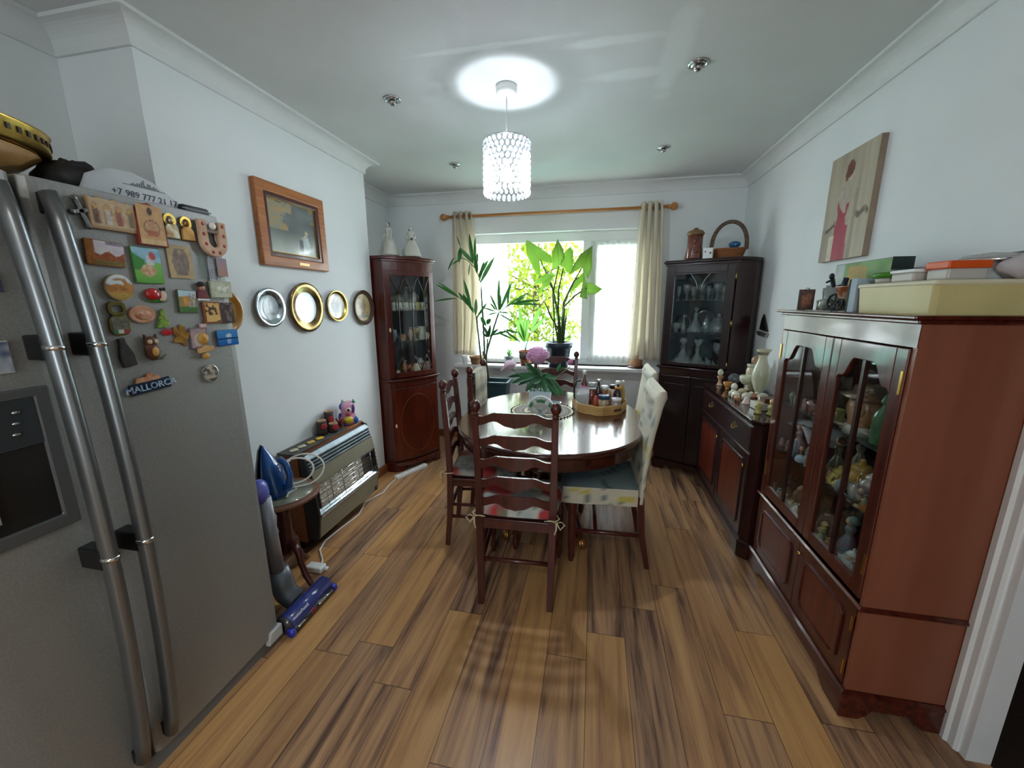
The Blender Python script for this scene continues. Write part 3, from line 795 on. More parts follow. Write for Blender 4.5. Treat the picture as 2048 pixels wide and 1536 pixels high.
# ================================================================ chairs in patterned slip covers
COVERM = mat('printed slip cover', rough=0.75, attr=True, bump=0.06, bscale=250)
def motif(u, v, seed):
    """cream cloth with grey branches, yellow fans and blue seed heads"""
    base = mix('#c9c6b2', '#bdb9a6', vn(u * 7 + seed, v * 7))
    for k in range(15):
        cx, cy = 2.5 * (k + hsh(k + seed, 1)) / 15, 0.1 + 1.2 * ((k * 0.382 + 0.3 * hsh(k + seed, 2)) % 1.0)
        dx, dy = u - cx, v - cy; d = math.hypot(dx, dy); a = math.atan2(dy, dx)
        if d < 0.16 and 0.2 < a < 2.9:
            col = ('#b9a834', '#6f8794', '#7d7f78')[k % 3]
            base = mix(base, col, 0.85 if math.sin(a * 34) > -0.2 and d > 0.03 else 0.25)
        w = 0.012 + 0.006 * math.sin(v * 20)
        if abs(dx - 0.10 * math.sin((v + k) * 5)) < w and v < cy: base = mix(base, '#55606a', 0.85)
    return base
def topcol(u, v, seed):
    n = vn(u * 4 + seed, v * 4)
    base = mix('#56666e', '#7b8a8c', n)
    if abs(v - 0.35 - 0.12 * math.sin(u * 7)) < 0.03: base = mix(base, '#39434b', 0.8)
    return base
def covered_chair(label, loc, rz, seed):
    t = thing('covered_chair', label, 'chair', loc, rz, 'chairs in printed covers on the right of the table')
    for s in (-1, 1):
        m = M(); m.tube([(s * 0.19, -0.265, 0), (s * 0.187, -0.225, 0.2), (s * 0.185, -0.205, 0.44)], [0.019, 0.024, 0.026], 4, sm=False, a0=PI / 4); m.build('leg', CHAIRW, t, bev=0.003)
        m = M(); m.lathe([(0.014, 0), (0.02, 0.03), (0.016, 0.06), (0.022, 0.1), (0.024, 0.3), (0.02, 0.32), (0.026, 0.34), (0.026, 0.44)], (s * 0.19, 0.165, 0), 12); m.build('leg', CHAIRW, t)
        m = M(); m.tube([(s * 0.187, -0.232, 0.2), (s * 0.19, 0.165, 0.2)], 0.012, 8); m.build('stretcher', CHAIRW, t)
    m = M(); m.tube([(-0.186, 0.03, 0.2), (0.186, 0.03, 0.2)], 0.011, 8); m.build('stretcher', CHAIRW, t)
    # seat cover: top sheet and a skirt with slightly wavy hem
    m = M(); n = 14; fr = 0.235; wb = 0.205; wf_ = 0.225
    rows = []; cs = []
    for j in range(n + 1):
        b_ = j / n; r = []
        for i in range(n + 1):
            a = i / n; w = wb + (wf_ - wb) * b_
            k = (1 - abs(2 * a - 1) ** 5) * (1 - abs(2 * b_ - 1) ** 5)
            r.append(((2 * a - 1) * w, -0.19 + (fr + 0.19) * b_, 0.485 + 0.018 * k)); cs.append(topcol(a, b_, seed) + (1,))
        rows.append(r)
    m.sheet(rows, 0, True, cs)
    per = [(-wb, -0.19), (-wf_, fr), (wf_, fr), (wb, -0.19)]
    path = []
    for k in range(3):
        for i in range(14): path.append((per[k][0] + (per[k + 1][0] - per[k][0]) * i / 14, per[k][1] + (per[k + 1][1] - per[k][1]) * i / 14))
    path.append(per[3])
    rows = []; cs = []
    for j in range(7):
        v = j / 6; r = []
        for i, p in enumerate(path):
            o = 1 + 0.012 * math.sin(i * 0.8) * v
            r.append((p[0] * o, p[1] * (o if p[1] > 0 else 1), 0.485 - 0.1 * v)); cs.append(motif(i / 16, (1 - v) * 0.35 + 0.3, seed) + (1,))
        rows.append(r)
    m.sheet(rows, 0, True, cs)
    m.build('seat_cover', COVERM, t)
    # back cover: a padded slab leaning back, rolled over at the top, ears at its corners
    m = M(); rows = []; cs = []; nz = 22; na = 24
    for j in range(nz + 1):
        v = j / nz; z = 0.40 + 0.625 * v; lean = -0.21 - 0.075 * v ** 1.5
        hw = 0.208 - 0.012 * math.sin(PI * v); th = 0.021 + 0.003 * math.sin(9 * v)
        if v > 0.9: th += 0.012 * math.sin(PI * (v - 0.9) / 0.1)
        r = []
        for i in range(na + 1):
            a = 2 * PI * i / na
            cx, sy = math.cos(a), math.sin(a)
            px = math.copysign(abs(cx) ** 0.35, cx) * hw; py = math.copysign(abs(sy) ** 0.7, sy) * th
            zz = z + (0.028 * (abs(px) / hw) ** 4 - 0.008) * v ** 6
            r.append((px, lean + py, zz)); cs.append(motif(i / na * 1.8, v * 1.3, seed + 5) + (1,))
        rows.append(r)
    m.sheet(rows, 0, True, cs)
    m.add([p for p in rows[-1][:-1]], [tuple(range(na))], 0, False, motif(.2, .2, seed) + (1,))
    m.build('back_cover', COVERM, t)
    return t
covered_chair('chair in a cream printed cover on the right of the table, nearer the camera', (0.08, 2.275, 0), PI / 2 + 0.03, 3)
covered_chair('cream print covered chair right of the table, further back near the curtain', (0.12, 2.84, 0), PI / 2 + 0.02, 11)
# ================================================================ glazed display cabinet by the doorway (right wall)
BX0, BX1, BY0, BY1 = 0.948, 1.262, 1.388, 2.258      # front plane x, wall side, near and far end
DC = thing('display_cabinet', 'tall mahogany display cabinet with two glazed doors beside the doorway', 'cabinet', (1.1, 1.82, 0))
for ya in (BY0, BY1 - 0.018): M().bx(BX0 + 0.004, BX1, ya, ya + 0.018, 0.09, 1.4295).build('side_panel', CABSIDE, DC, w=True)
for za, zb in ((0.09, 0.11), (0.455, 0.475), (1.405, 1.43)): M().bx(BX0 + 0.02, BX1, BY0 + 0.018, BY1 - 0.018, za, zb).build('deck', MAHOGX, DC, w=True)
M().bx(BX1 - 0.008, BX1, BY0 + 0.018, BY1 - 0.018, 0.11, 0.455).build('back_panel', MAHOGX, DC, w=True)
m = M(); m.bx(BX1 - 0.012, BX1 - 0.004, BY0 + 0.018, BY1 - 0.018, 0.475, 1.405); m.build('mirror_back', MIRROR, DC, w=True)
# plinth with bracket feet, cut away between them
def bracket(L, h, foot=0.13, cut=0.045):
    return [(0, 0), (foot * 0.7, 0), (foot, cut * 0.5), (foot * 1.15, cut), (L - foot * 1.15, cut), (L - foot, cut * 0.5), (L - foot * 0.7, 0), (L, 0), (L, h), (0, h)]
def plinth(name, root, x0, x1, y0, y1, h, mt):
    m = M()
    m.prism([(y0 + a, b) for a, b in bracket(y1 - y0, h)], x0 - 0.012, x0 + 0.008, 'x')
    m.prism([(x0 - 0.012 + a, b) for a, b in bracket(x1 - x0 + 0.012, h, 0.09)], y0 - 0.012, y0 + 0.006, 'y')
    m.prism([(x0 - 0.012 + a, b) for a, b in bracket(x1 - x0 + 0.012, h, 0.09)], y1 - 0.006, y1 + 0.012, 'y')
    m.build(name, mt, root, w=True, bev=0.004)
plinth('plinth', DC, BX0, BX1, BY0, BY1, 0.095, MAHOGX)
def moulding(root, z, d, h, x0, x1, y0, y1, mt=MAHOGX, name='moulding'):
    m = M(); pr = [(0, z), (d * 0.6, z), (d, z + h * 0.35), (d, z + h * 0.65), (d * 0.4, z + h), (0, z + h)]
    path = [(x1, y0), (x0, y0), (x0, y1), (x1, y1)]
    rows = []
    for (dd, zz) in pr: rows.append([(x1, y0 - dd, zz), (x0 - dd, y0 - dd, zz), (x0 - dd, y1 + dd, zz), (x1, y1 + dd, zz)])
    m.sheet(rows, 0, False); return m.build(name, mt, root, w=True)
moulding(DC, 0.092, 0.016, 0.02, BX0, BX1, BY0, BY1)
moulding(DC, 0.443, 0.012, 0.018, BX0, BX1, BY0, BY1)
m = M(); m.bx(BX0 - 0.012, BX1, BY0 - 0.008, BY1 + 0.008, 1.43, 1.444).bx(BX0 - 0.03, BX1, BY0 - 0.02, BY1 + 0.024, 1.444, 1.456); m.build('cornice', MAHOGX, DC, w=True, bev=0.004)
m = M(); m.bx(BX0 + 0.002, BX0 + 0.02, BY0 + 0.0007, BY1 - 0.0007, 1.36, 1.43); m.build('frieze', MAHOGX, DC, w=True)
ymid = 1.80
MUNT = mat('door bar', '#2a100c', 0.35, coat=0.3)
def glazed_door(ya, yb, hinge):
    z0, z1 = 0.475, 1.355; st = 0.05
    m = M(); x0, x1 = BX0 - 0.002, BX0 + 0.018
    m.bx(x0, x1, ya, ya + st, z0, z1).bx(x0, x1, yb - st, yb, z0, z1).bx(x0, x1, ya + st, yb - st, z0, z0 + 0.05)
    # shaped top rail: a raised arch between two shoulders
    n = 24; a0, a1 = ya + st, yb - st; pl = [(a0, z1), (a0, 1.205)]
    for k in range(n + 1):
        u = k / n
        if u < 0.12 or u > 0.88: z = 1.205 + (0.012 if 0.02 < u < 0.98 else 0)
        else:
            q = min(u - 0.12, 0.88 - u) / 0.2
            z = 1.217 + 0.075 * (0.5 - 0.5 * math.cos(PI * min(1, q)))
        pl.append((a0 + (a1 - a0) * u, z))
    pl += [(a1, 1.205), (a1, z1)]
    m.prism(pl, x0, x1, 'x')
    d = m.build('door', MAHOG, DC, w=True, bev=0.003)
    M().bx(BX0 + 0.007, BX0 + 0.010, ya + st - 0.01, yb - st + 0.01, z0 + 0.04, 1.31).build('glass_pane', GLASS, d, w=True)
    yc = (ya + yb) / 2
    M().bx(BX0, BX0 + 0.014, yc - 0.008, yc + 0.008, z0 + 0.05, 1.295).build('glazing_bar', MUNT, d, w=True)
    for z in (0.57, 1.21): M().bx(BX0 - 0.006, BX0 + 0.004, hinge - 0.005, hinge + 0.005, z, z + 0.075).build('hinge', BRASS, d, w=True)
    return d
d1 = glazed_door(BY0 + 0.02, ymid - 0.003, BY0 + 0.026)
d2 = glazed_door(ymid + 0.003, BY1 - 0.02, BY1 - 0.026)
for za in (0.745, 0.985):
    m = M(); m.bx(BX0 + 0.03, BX1 - 0.014, BY0 + 0.02, BY1 - 0.02, za, za + 0.006); m.build('glass_shelf', thin_glass('shelf glass', '#cfe0dc', 1.2, 0.05), DC, w=True)
def panel_door(root, x, ya, yb, z0, z1, hinge=None, knob=None, mt=MAHOG, pm=MAHOGR, arch=False, name='door'):
    m = M(); m.bx(x - 0.002, x + 0.016, ya, yb, z0, z1); d = m.build(name, mt, root, w=True, bev=0.003)
    b = 0.05; e = 0.022
    A = [(ya + b, z0 + b + e), (ya + b + e, z0 + b), (yb - b - e, z0 + b), (yb - b, z0 + b + e), (yb - b, z1 - b - e), (yb - b - e, z1 - b), (ya + b + e, z1 - b), (ya + b, z1 - b - e)]
    cy, cz = (ya + yb) / 2, (z0 + z1) / 2
    Bk = [(cy + (p[0] - cy) * (1 - 0.024 / (yb - ya - 2 * b)), cz + (p[1] - cz) * (1 - 0.024 / (z1 - z0 - 2 * b))) for p in A]
    q = M(); q.ring(A, Bk, x - 0.010, x, 'x'); q.build('panel_moulding', mt, d, w=True, bev=0.002)
    q = M(); q.prism(Bk, x - 0.004, x, 'x'); q.build('panel', pm, d, w=True)
    if hinge is not None:
        for z in (z0 + 0.04, z1 - 0.1): M().bx(x - 0.006, x + 0.004, hinge - 0.004, hinge + 0.004, z, z + 0.06).build('hinge', BRASS, d, w=True)
    if knob is not None:
        q = M(); q.ball((x - 0.012, knob[0], knob[1]), 0.009, 12, 8); q.build('knob', BRASS, d, w=True)
    return d
panel_door(DC, BX0, BY0 + 0.02, ymid - 0.003, 0.115, 0.44, BY0 + 0.024, (ymid - 0.025, 0.40))
panel_door(DC, BX0, ymid + 0.003, BY1 - 0.02, 0.115, 0.44)

# ================================================================ sideboard between the display cabinet and the corner cabinet
SX0, SX1, SY0, SY1 = 0.9, 1.262, 2.29, 3.345
SB = thing('sideboard', 'mahogany sideboard crowded with onyx ornaments along the right wall', 'sideboard', (1.1, 2.82, 0))
m = M(); cx = 0.035
m.prism([(SX0 - 0.015, SY0 + cx), (SX0 + cx - 0.01, SY0 - 0.014), (SX1, SY0 - 0.014), (SX1, SY1 + 0.012), (SX0 - 0.015, SY1 + 0.012)], 0.832, 0.85, 'z')
m.build('top', wood('sideboard top', '#1d0d0d', '#331616', 'y', 3, 0.16, 0.6), SB, w=True, bev=0.005)
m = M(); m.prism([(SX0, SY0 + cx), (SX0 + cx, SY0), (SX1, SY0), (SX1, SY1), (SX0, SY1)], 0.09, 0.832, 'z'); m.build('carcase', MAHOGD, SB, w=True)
m = M(); m.prism([(SX0 - 0.012, SY0 + cx), (SX0 + cx, SY0 - 0.012), (SX1, SY0 - 0.012), (SX1, SY0 + 0.01), (SX0 + 0.01, SY0 + cx + 0.01)], 0.0, 0.09, 'z')
m.prism([(SY0 + cx + a, b) for a, b in bracket(SY1 - SY0 - cx, 0.09, 0.14)], SX0 - 0.012, SX0 + 0.01, 'x'); m.build('plinth', MAHOGD, SB, w=True, bev=0.003)
for z, d, h in ((0.088, 0.018, 0.022), (0.815, 0.008, 0.014)):
    m = M(); rows = []
    for dd, zz in ((0, z), (d, z + h * 0.3), (d, z + h * 0.7), (0, z + h)):
        rows.append([(SX1, SY0 - dd, zz), (SX0 + cx - dd * .4, SY0 - dd, zz), (SX0 - dd, SY0 + cx - dd * .4, zz), (SX0 - dd, SY1, zz)])
    m.sheet(rows, 0, False); m.build('moulding', MAHOGD, SB, w=True)
def drop_handle(root, x, y, z):
    q = M(); q.prism([(y + 0.034 * math.cos(a) * (1 + 0.25 * math.cos(4 * a)), z + 0.017 * math.sin(a) * (1 + 0.3 * math.cos(4 * a))) for a in [2 * PI * k / 28 for k in range(28)]], x - 0.004, x, 'x')
    q.tube([(x - 0.006, y - 0.024, z + 0.002), (x - 0.012, y - 0.022, z - 0.012), (x - 0.014, y, z - 0.018), (x - 0.012, y + 0.022, z - 0.012), (x - 0.006, y + 0.024, z + 0.002)], 0.0025, 6)
    return q.build('handle', mat('antique brass', '#a88a58', 0.3, 1.0), root, w=True)
nd = 2; L = (SY1 - SY0 - cx - 0.02) / nd
for k in range(nd):
    ya = SY0 + cx + 0.008 + k * L; yb = ya + L - 0.012
    m = M(); m.bx(SX0 - 0.01, SX0 + 0.005, ya, yb, 0.665, 0.805); d = m.build('drawer', MAHOGD, SB, w=True, bev=0.004)
    drop_handle(d, SX0 - 0.01, (ya + yb) / 2, 0.738)
    z0, z1 = 0.125, 0.64
    dd = panel_door(SB, SX0 - 0.006, ya, yb, z0, z1, mt=MAHOGD)
    q = M(); q.ball((SX0 - 0.018, ya + 0.03, 0.56), (0.007, 0.007, 0.012), 10, 6); q.build('knob', BRASS, dd, w=True)

# ================================================================ corner cabinets
def extr(poly, z0, z1, m=None): 
    m = m or M(); return m.prism(poly, z0, z1, 'z')
def lerp2(a, b, t): return (a[0] + (b[0] - a[0]) * t, a[1] + (b[1] - a[1]) * t)
class Front:
    """the face between plan points L and R seen from the room, bowed outwards; u 0..1 along it"""
    def __init__(s, L, R, bow=0.0):
        s.L, s.R, s.bow = Vector(L), Vector(R), bow
        d = s.R - s.L; s.len = d.length; s.d = d.normalized(); s.n = Vector((s.d.y, -s.d.x))
    def p(s, u, out=0.0):
        q = s.L + (s.R - s.L) * u + s.n * (s.bow * (1 - (2 * u - 1) ** 2) + out); return (q.x, q.y)
    def strip(s, u0, u1, z0, z1, th=0.018, out=0.0, n=8, m=None, mi=0):
        n = n if s.bow else 1
        pl = [s.p(u0 + (u1 - u0) * k / n, out) for k in range(n + 1)] + [s.p(u1 - (u1 - u0) * k / n, out - th) for k in range(n + 1)]
        m = m or M(); m.prism(pl, z0, z1, 'z', mi); return m
    def bar(s, pts, w=0.008, th=0.012, m=None):
        m = m or M()
        for (u0, z0), (u1, z1) in zip(pts[:-1], pts[1:]):
            nn = 4; q = []
            for k in range(nn + 1):
                t = k / nn; a = s.p(u0 + (u1 - u0) * t); q.append((a[0], a[1], z0 + (z1 - z0) * t))
            m.tube(q, w / 2, 6)
        return m
    def pt(s, u, z, out=0.0):
        a = s.p(u, out); return (a[0], a[1], z)
def corner_cabinet(label, L, R, back, bow, ztop, zwaist, mt, glassz, loc):
    t = thing('corner_cabinet', label, 'cabinet', loc)
    F = Front(L, R, bow)
    body = [F.p(k / 8) for k in range(9)] + back
    inn = [F.p(k / 8, -0.02) for k in range(9)] + back
    # shell: back panels and canted sides
    m = M()
    pts = [R] + back + [L]
    for z0, z1 in ((0.07, zwaist), (zwaist, ztop - 0.03)):
        for a, b in zip(pts[:-1], pts[1:]):
            d = (Vector(b) - Vector(a)).normalized(); nn = Vector((-d.y, d.x)) * 0.012
            m.prism([a, b, (b[0] + nn.x, b[1] + nn.y), (a[0] + nn.x, a[1] + nn.y)], z0, z1, 'z')
    m.build('carcase', mt, t, w=True)
    cxm = sum(p[0] for p in body) / len(body); cym = sum(p[1] for p in body) / len(body)
    def grow(poly, d): return [(p[0] + (p[0] - cxm) / max(1e-6, math.hypot(p[0] - cxm, p[1] - cym)) * d, p[1] + (p[1] - cym) / max(1e-6, math.hypot(p[0] - cxm, p[1] - cym)) * d) for p in poly]
    gf = [grow(body, d)[:9] + back for d in (0.012, 0.03, 0.02)]
    m = extr(gf[0], ztop - 0.045, ztop - 0.025); extr(gf[1], ztop - 0.025, ztop - 0.01, m); extr(gf[2], ztop - 0.01, ztop, m); m.build('cornice', mt, t, w=True, bev=0.004)
    m = extr(gf[0], zwaist - 0.03, zwaist - 0.015); extr(gf[1], zwaist - 0.015, zwaist, m); m.build('waist_moulding', mt, t, w=True, bev=0.004)
    m = extr(inn, 0.075, 0.09); m.build('bottom', mt, t, w=True)
    # plinth with feet
    m = F.strip(0, 0.17, 0, 0.085, 0.02, 0.012); F.strip(0.83, 1.0, 0, 0.085, 0.02, 0.012, m=m); F.strip(0.17, 0.83, 0.045, 0.085, 0.02, 0.012, m=m)
    for a, b in ((L, back[-1]), (R, back[0])):
        a2 = lerp2(a, b, 0.0); b2 = lerp2(a, b, 0.9); d = (Vector(b2) - Vector(a2)).normalized(); nn = Vector((-d.y, d.x)) * 0.012
        m.prism([a2, b2, (b2[0] + nn.x, b2[1] + nn.y), (a2[0] + nn.x, a2[1] + nn.y)], 0, 0.09, 'z')
    m.build('plinth', mt, t, w=True, bev=0.003)
    m = F.strip(0, 1, ztop - 0.115, ztop - 0.045); m.build('frieze', mt, t, w=True)
    m = F.strip(0, 1, zwaist - 0.075, zwaist - 0.03); m.build('frieze', mt, t, w=True)
    return t, F, body
# --- left corner: bow front, astragal glazed door above an inlaid oval door
LCL, LCR = (-1.69, 3.0), (-1.425, 3.385)
LC, LF, LBODY = corner_cabinet('bow fronted mahogany corner cabinet beside the chimney breast, with diamond glazing', LCL, LCR, [(-1.60, 3.60), (-1.72, 3.78), (-2.06, 3.42), (-1.86, 3.012)], 0.035, 1.868, 0.845, MAHOG, None, (-1.7, 3.35, 0))
za, zb = 0.855, 1.755
m = LF.strip(0.0, 0.11, za, zb, out=0.004); LF.strip(0.89, 1.0, za, zb, out=0.004, m=m); LF.strip(0.11, 0.89, za, za + 0.045, out=0.004, m=m); LF.strip(0.11, 0.89, zb - 0.04, zb, out=0.004, m=m)
ld = m.build('door', MAHOG, LC, w=True, bev=0.002)
LF.strip(0.11, 0.89, za + 0.04, zb - 0.035, 0.003, -0.008).build('glass_pane', GLASS, ld, w=True)
g0, g1 = za + 0.045, zb - 0.04
us = [0.11 + 0.78 * k / 6 for k in range(7)]; zt, zm1, zm2, zbt = g1, g1 - 0.15, g0 + 0.14, g0
for k in (1, 3, 5): LF.bar([(us[k], zm1), (us[k], zm2)]).build('glazing_bar', MUNT, ld, w=True)
for k in (1, 3, 5):
    LF.bar([(us[k - 1], zt), (us[k], zm1), (us[k + 1], zt)]).build('glazing_bar', MUNT, ld, w=True)
    LF.bar([(us[k - 1], zbt), (us[k], zm2), (us[k + 1], zbt)]).build('glazing_bar', MUNT, ld, w=True)
def escutcheon(root, F, u, z):
    q = M(); p = F.pt(u, z, 0.008); q.ball(p, (0.008, 0.008, 0.018), 10, 8); return q.build('escutcheon', mat('bone', '#d9cdb8', 0.3), root, w=True)
escutcheon(ld, LF, 0.055, 1.27)
m = LF.strip(0.0, 1.0, 0.10, 0.765, out=0.004); lo = m.build('door', MAHOG, LC, w=True, bev=0.003)
m = LF.strip(0.07, 0.93, 0.13, 0.735, 0.003, 0.0062, 16); m.build('panel', wood('flame mahogany', '#3a130a', '#642412', 'z', 2.2, 0.25, 0.5, streak=5), lo, w=True)
m = M(); pts = []
for k in range(48):
    a = 2 * PI * k / 48; pts.append(LF.pt(0.5 + 0.36 * math.cos(a), 0.43 + 0.265 * math.sin(a), 0.0066))
m.tube(pts, 0.0016, 4, closed=True); m.build('inlay_oval', mat('satinwood', '#7f4c26', 0.4), lo, w=True)
escutcheon(lo, LF, 0.055, 0.43)
SHELFG = MATS['shelf glass']
shel = [LF.p(k / 8, -0.03) for k in range(9)] + [(-1.605, 3.585), (-1.72, 3.76), (-2.045, 3.42), (-1.855, 3.03)]
for z in (1.16, 1.42): extr(shel, z, z + 0.006).build('glass_shelf', SHELFG, LC, w=True)
extr(shel, 0.857, 0.872).build('shelf', MAHOG, LC, w=True)
m = M()
for a, b in (((-1.60, 3.585), (-1.72, 3.755)), ((-1.725, 3.755), (-2.045, 3.42)), ((-2.045, 3.415), (-1.865, 3.03))):
    d = (Vector(b) - Vector(a)).normalized(); nn = Vector((-d.y, d.x)) * 0.004
    m.prism([a, b, (b[0] + nn.x, b[1] + nn.y), (a[0] + nn.x, a[1] + nn.y)], 0.873, 1.82, 'z')
m.build('back_lining', mat('pale grey lining', '#8b9095', 0.6, col2='#81868b', scale=5), LC, w=True)
# --- right corner: dark, flat door with one large pane
RCL, RCR = (0.585, 3.60), (1.055, 3.36)
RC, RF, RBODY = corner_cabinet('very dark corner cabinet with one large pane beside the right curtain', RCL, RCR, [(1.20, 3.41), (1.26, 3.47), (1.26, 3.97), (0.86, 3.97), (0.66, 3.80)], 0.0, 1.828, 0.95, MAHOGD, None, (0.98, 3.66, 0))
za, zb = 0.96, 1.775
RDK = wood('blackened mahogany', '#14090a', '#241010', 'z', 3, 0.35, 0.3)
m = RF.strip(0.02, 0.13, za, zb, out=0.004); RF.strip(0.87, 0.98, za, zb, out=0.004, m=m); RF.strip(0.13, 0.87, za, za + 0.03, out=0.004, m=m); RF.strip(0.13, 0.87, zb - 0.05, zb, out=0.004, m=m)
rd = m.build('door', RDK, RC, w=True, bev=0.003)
RF.strip(0.13, 0.87, za + 0.025, zb - 0.045, 0.003, -0.008).build('glass_pane', GLASS, rd, w=True)
q = M()
for s in (-1, 1):
    q.tube([RF.pt(0.5 + s * (0.03 + 0.13 * t * t), zb - 0.05 - 0.13 * (1 - t), -0.006) for t in [k / 8 for k in range(9)]], 0.003, 6)
q.build('etched_line', mat('etched glass', '#9fb0b4', 0.4), rd, w=True)
for z in (0.97, 1.3, 1.66): q = M(); q.tube([RF.pt(0.99, z, 0.008), RF.pt(0.99, z + 0.05, 0.008)], 0.005, 6); q.build('hinge', BRASS, rd, w=True)
for (u0, u1) in ((0.02, 0.495), (0.505, 0.98)):
    m = RF.strip(u0, u1, 0.1, 0.87, out=0.004); rl = m.build('door', RDK, RC, w=True, bev=0.003)
    m = RF.strip(u0 + 0.07, u1 - 0.07, 0.17, 0.80, 0.004, 0.008); m.build('panel', RDK, rl, w=True, bev=0.004)
rsh = [RF.p(k / 8, -0.03) for k in range(9)] + [(1.19, 3.42), (1.245, 3.48), (1.245, 3.955), (0.865, 3.955), (0.67, 3.79)]
for z in (1.235, 1.50): extr(rsh, z, z + 0.006).build('glass_shelf', SHELFG, RC, w=True)
extr(rsh, 0.962, 0.97).build('shelf', RDK, RC, w=True)
m = M()
for a, b in (((1.245, 3.48), (1.245, 3.955)), ((1.245, 3.955), (0.865, 3.955)), ((0.865, 3.955), (0.67, 3.79))):
    d = (Vector(b) - Vector(a)).normalized(); nn = Vector((-d.y, d.x)) * 0.004
    m.prism([a, b, (b[0] + nn.x, b[1] + nn.y), (a[0] + nn.x, a[1] + nn.y)], 0.97, 1.79, 'z')
m.build('back_lining', mat('grey blue lining', '#5d7078', 0.6, col2='#53656d', scale=5), RC, w=True)
# ================================================================ pendant lamp
PX, PY = -0.476, 2.18
BULB = 260.0
PL = thing('pendant_lamp', 'lit ceiling pendant with a drum shade of clear beads', 'lamp', (PX, PY, ZC))
m = M(); m.lathe([(0.052, 0.0), (0.052, -0.03), (0.046, -0.042), (0.012, -0.046), (0.0, -0.046)], (PX, PY, ZC), 28); m.build('ceiling_rose', WHITE, PL, w=True)
m = M(); m.tube([(PX, PY, ZC - 0.04), (PX, PY, 2.25)], 0.004, 8); m.build('flex', WHITE, PL, w=True)
m = M(); m.lathe([(0.014, 0.0), (0.015, 0.02), (0.013, 0.07), (0.006, 0.075)], (PX, PY, 2.19), 16); m.build('lamp_holder', WHITE, PL, w=True)
m = M(); m.lathe([(0.0, -0.03), (0.012, -0.0275), (0.021, -0.0212), (0.0275, -0.012), (0.03, 0.0), (0.0275, 0.012), (0.021, 0.0213)], (PX, PY, 2.145), 20)
m.build('bulb', mat('lit bulb', '#ffffff', 0.4, emit='#e9f3ff', estr=BULB), PL, w=True)
m = M(); m.lathe([(0.0205, 0.0), (0.019, 0.012), (0.014, 0.028)], (PX, PY, 2.1665), 20); m.build('added_bulb_collar', WHITE, PL, w=True)  # opaque collar added to hold back the bulb's light towards the ceiling
SR, ST, SBt = 0.112, 2.31, 2.05
m = M()
m.tube([(PX + SR * math.cos(a), PY + SR * math.sin(a), ST) for a in [2 * PI * k / 40 for k in range(40)]], 0.0035, 6, closed=True)
for k in range(3):
    a = 2 * PI * k / 3; m.tube([(PX, PY, 2.25), (PX + SR * math.cos(a), PY + SR * math.sin(a), ST)], 0.002, 6)
# diamond wire lattice
nst = 26
for k in range(nst):
    for sg in (1, -1):
        m.tube([(PX + SR * math.cos(a), PY + SR * math.sin(a), z) for a, z in [(2 * PI * k / nst + sg * 2 * PI * 3 / nst * t, ST - 0.13 * t) for t in [j / 6 for j in range(7)]]], 0.0021, 5)
m.build('shade_frame', CHROME, PL, w=True)
def bead_mat():
    m = bpy.data.materials.new('clear acrylic bead'); m.use_nodes = True
    nt = m.node_tree; N = nt.nodes; L = nt.links; N.remove(N['Principled BSDF'])
    t = N.new('ShaderNodeBsdfTransparent'); t.inputs['Color'].default_value = (0.97, 0.98, 1, 1)
    d = N.new('ShaderNodeBsdfTranslucent'); d.inputs['Color'].default_value = (0.95, 0.97, 1, 1)
    g = N.new('ShaderNodeBsdfGlossy'); g.inputs['Roughness'].default_value = 0.1
    b0 = 0.07
    a = N.new('ShaderNodeMixShader'); a.inputs['Fac'].default_value = 0.5
    b = N.new('ShaderNodeMixShader')
    L.new(t.outputs[0], a.inputs[1]); L.new(d.outputs[0], a.inputs[2]); b.inputs['Fac'].default_value = b0; L.new(a.outputs[0], b.inputs[1]); L.new(g.outputs[0], b.inputs[2])
    L.new(b.outputs[0], N['Material Output'].inputs['Surface']); return m
BEAD = bead_mat()
rowsn = 9
for k in range(nst):
    m = M()
    for j in range(rowsn):
        a = 2 * PI * (k + 0.5 * (j % 2)) / nst; z = ST - 0.018 - 0.0275 * j; rr = SR + 0.003
        last = j == rowsn - 1
        m.ball((PX + rr * math.cos(a), PY + rr * math.sin(a), z - (0.006 if last else 0)), (0.0105, 0.0105, 0.018 if last else 0.0125), 8, 6)
    m.build('bead_strand', BEAD, PL, w=True)
# ---------------------------------------------------------------- recessed spotlights (off)
DLI = mat('spot reflector', '#b9bab8', 0.15, 1.0)
for x, y, lb in ((-1.1, 2.178, 'front left recessed chrome ceiling spotlight, left of the pendant'), (0.42, 2.175, 'front right recessed chrome ceiling spotlight, by the filler patches'),
                 (-1.12, 3.21, 'rear left recessed chrome ceiling spotlight, towards the window'), (0.434, 3.2, 'rear right recessed chrome ceiling spotlight, towards the window')):
    t = thing('ceiling_spotlight', lb, 'spotlight', (x, y, ZC), 0, 'recessed ceiling spotlights')
    m = M(); m.lathe([(0.034, 0.002), (0.044, -0.001), (0.045, -0.005), (0.036, -0.007), (0.033, -0.002), (0.033, 0.0)], (0, 0, 0), 28); m.build('bezel', CHROME, t)
    m = M(); m.lathe([(0.034, -0.004), (0.03, -0.010), (0.012, -0.006), (0.0, -0.004)], (0, 0, 0), 24); m.lathe([(0.016, -0.008), (0.02, -0.022), (0.014, -0.028), (0, -0.028)], (0, 0, 0), 18); m.build('lamp_insert', DLI, t)

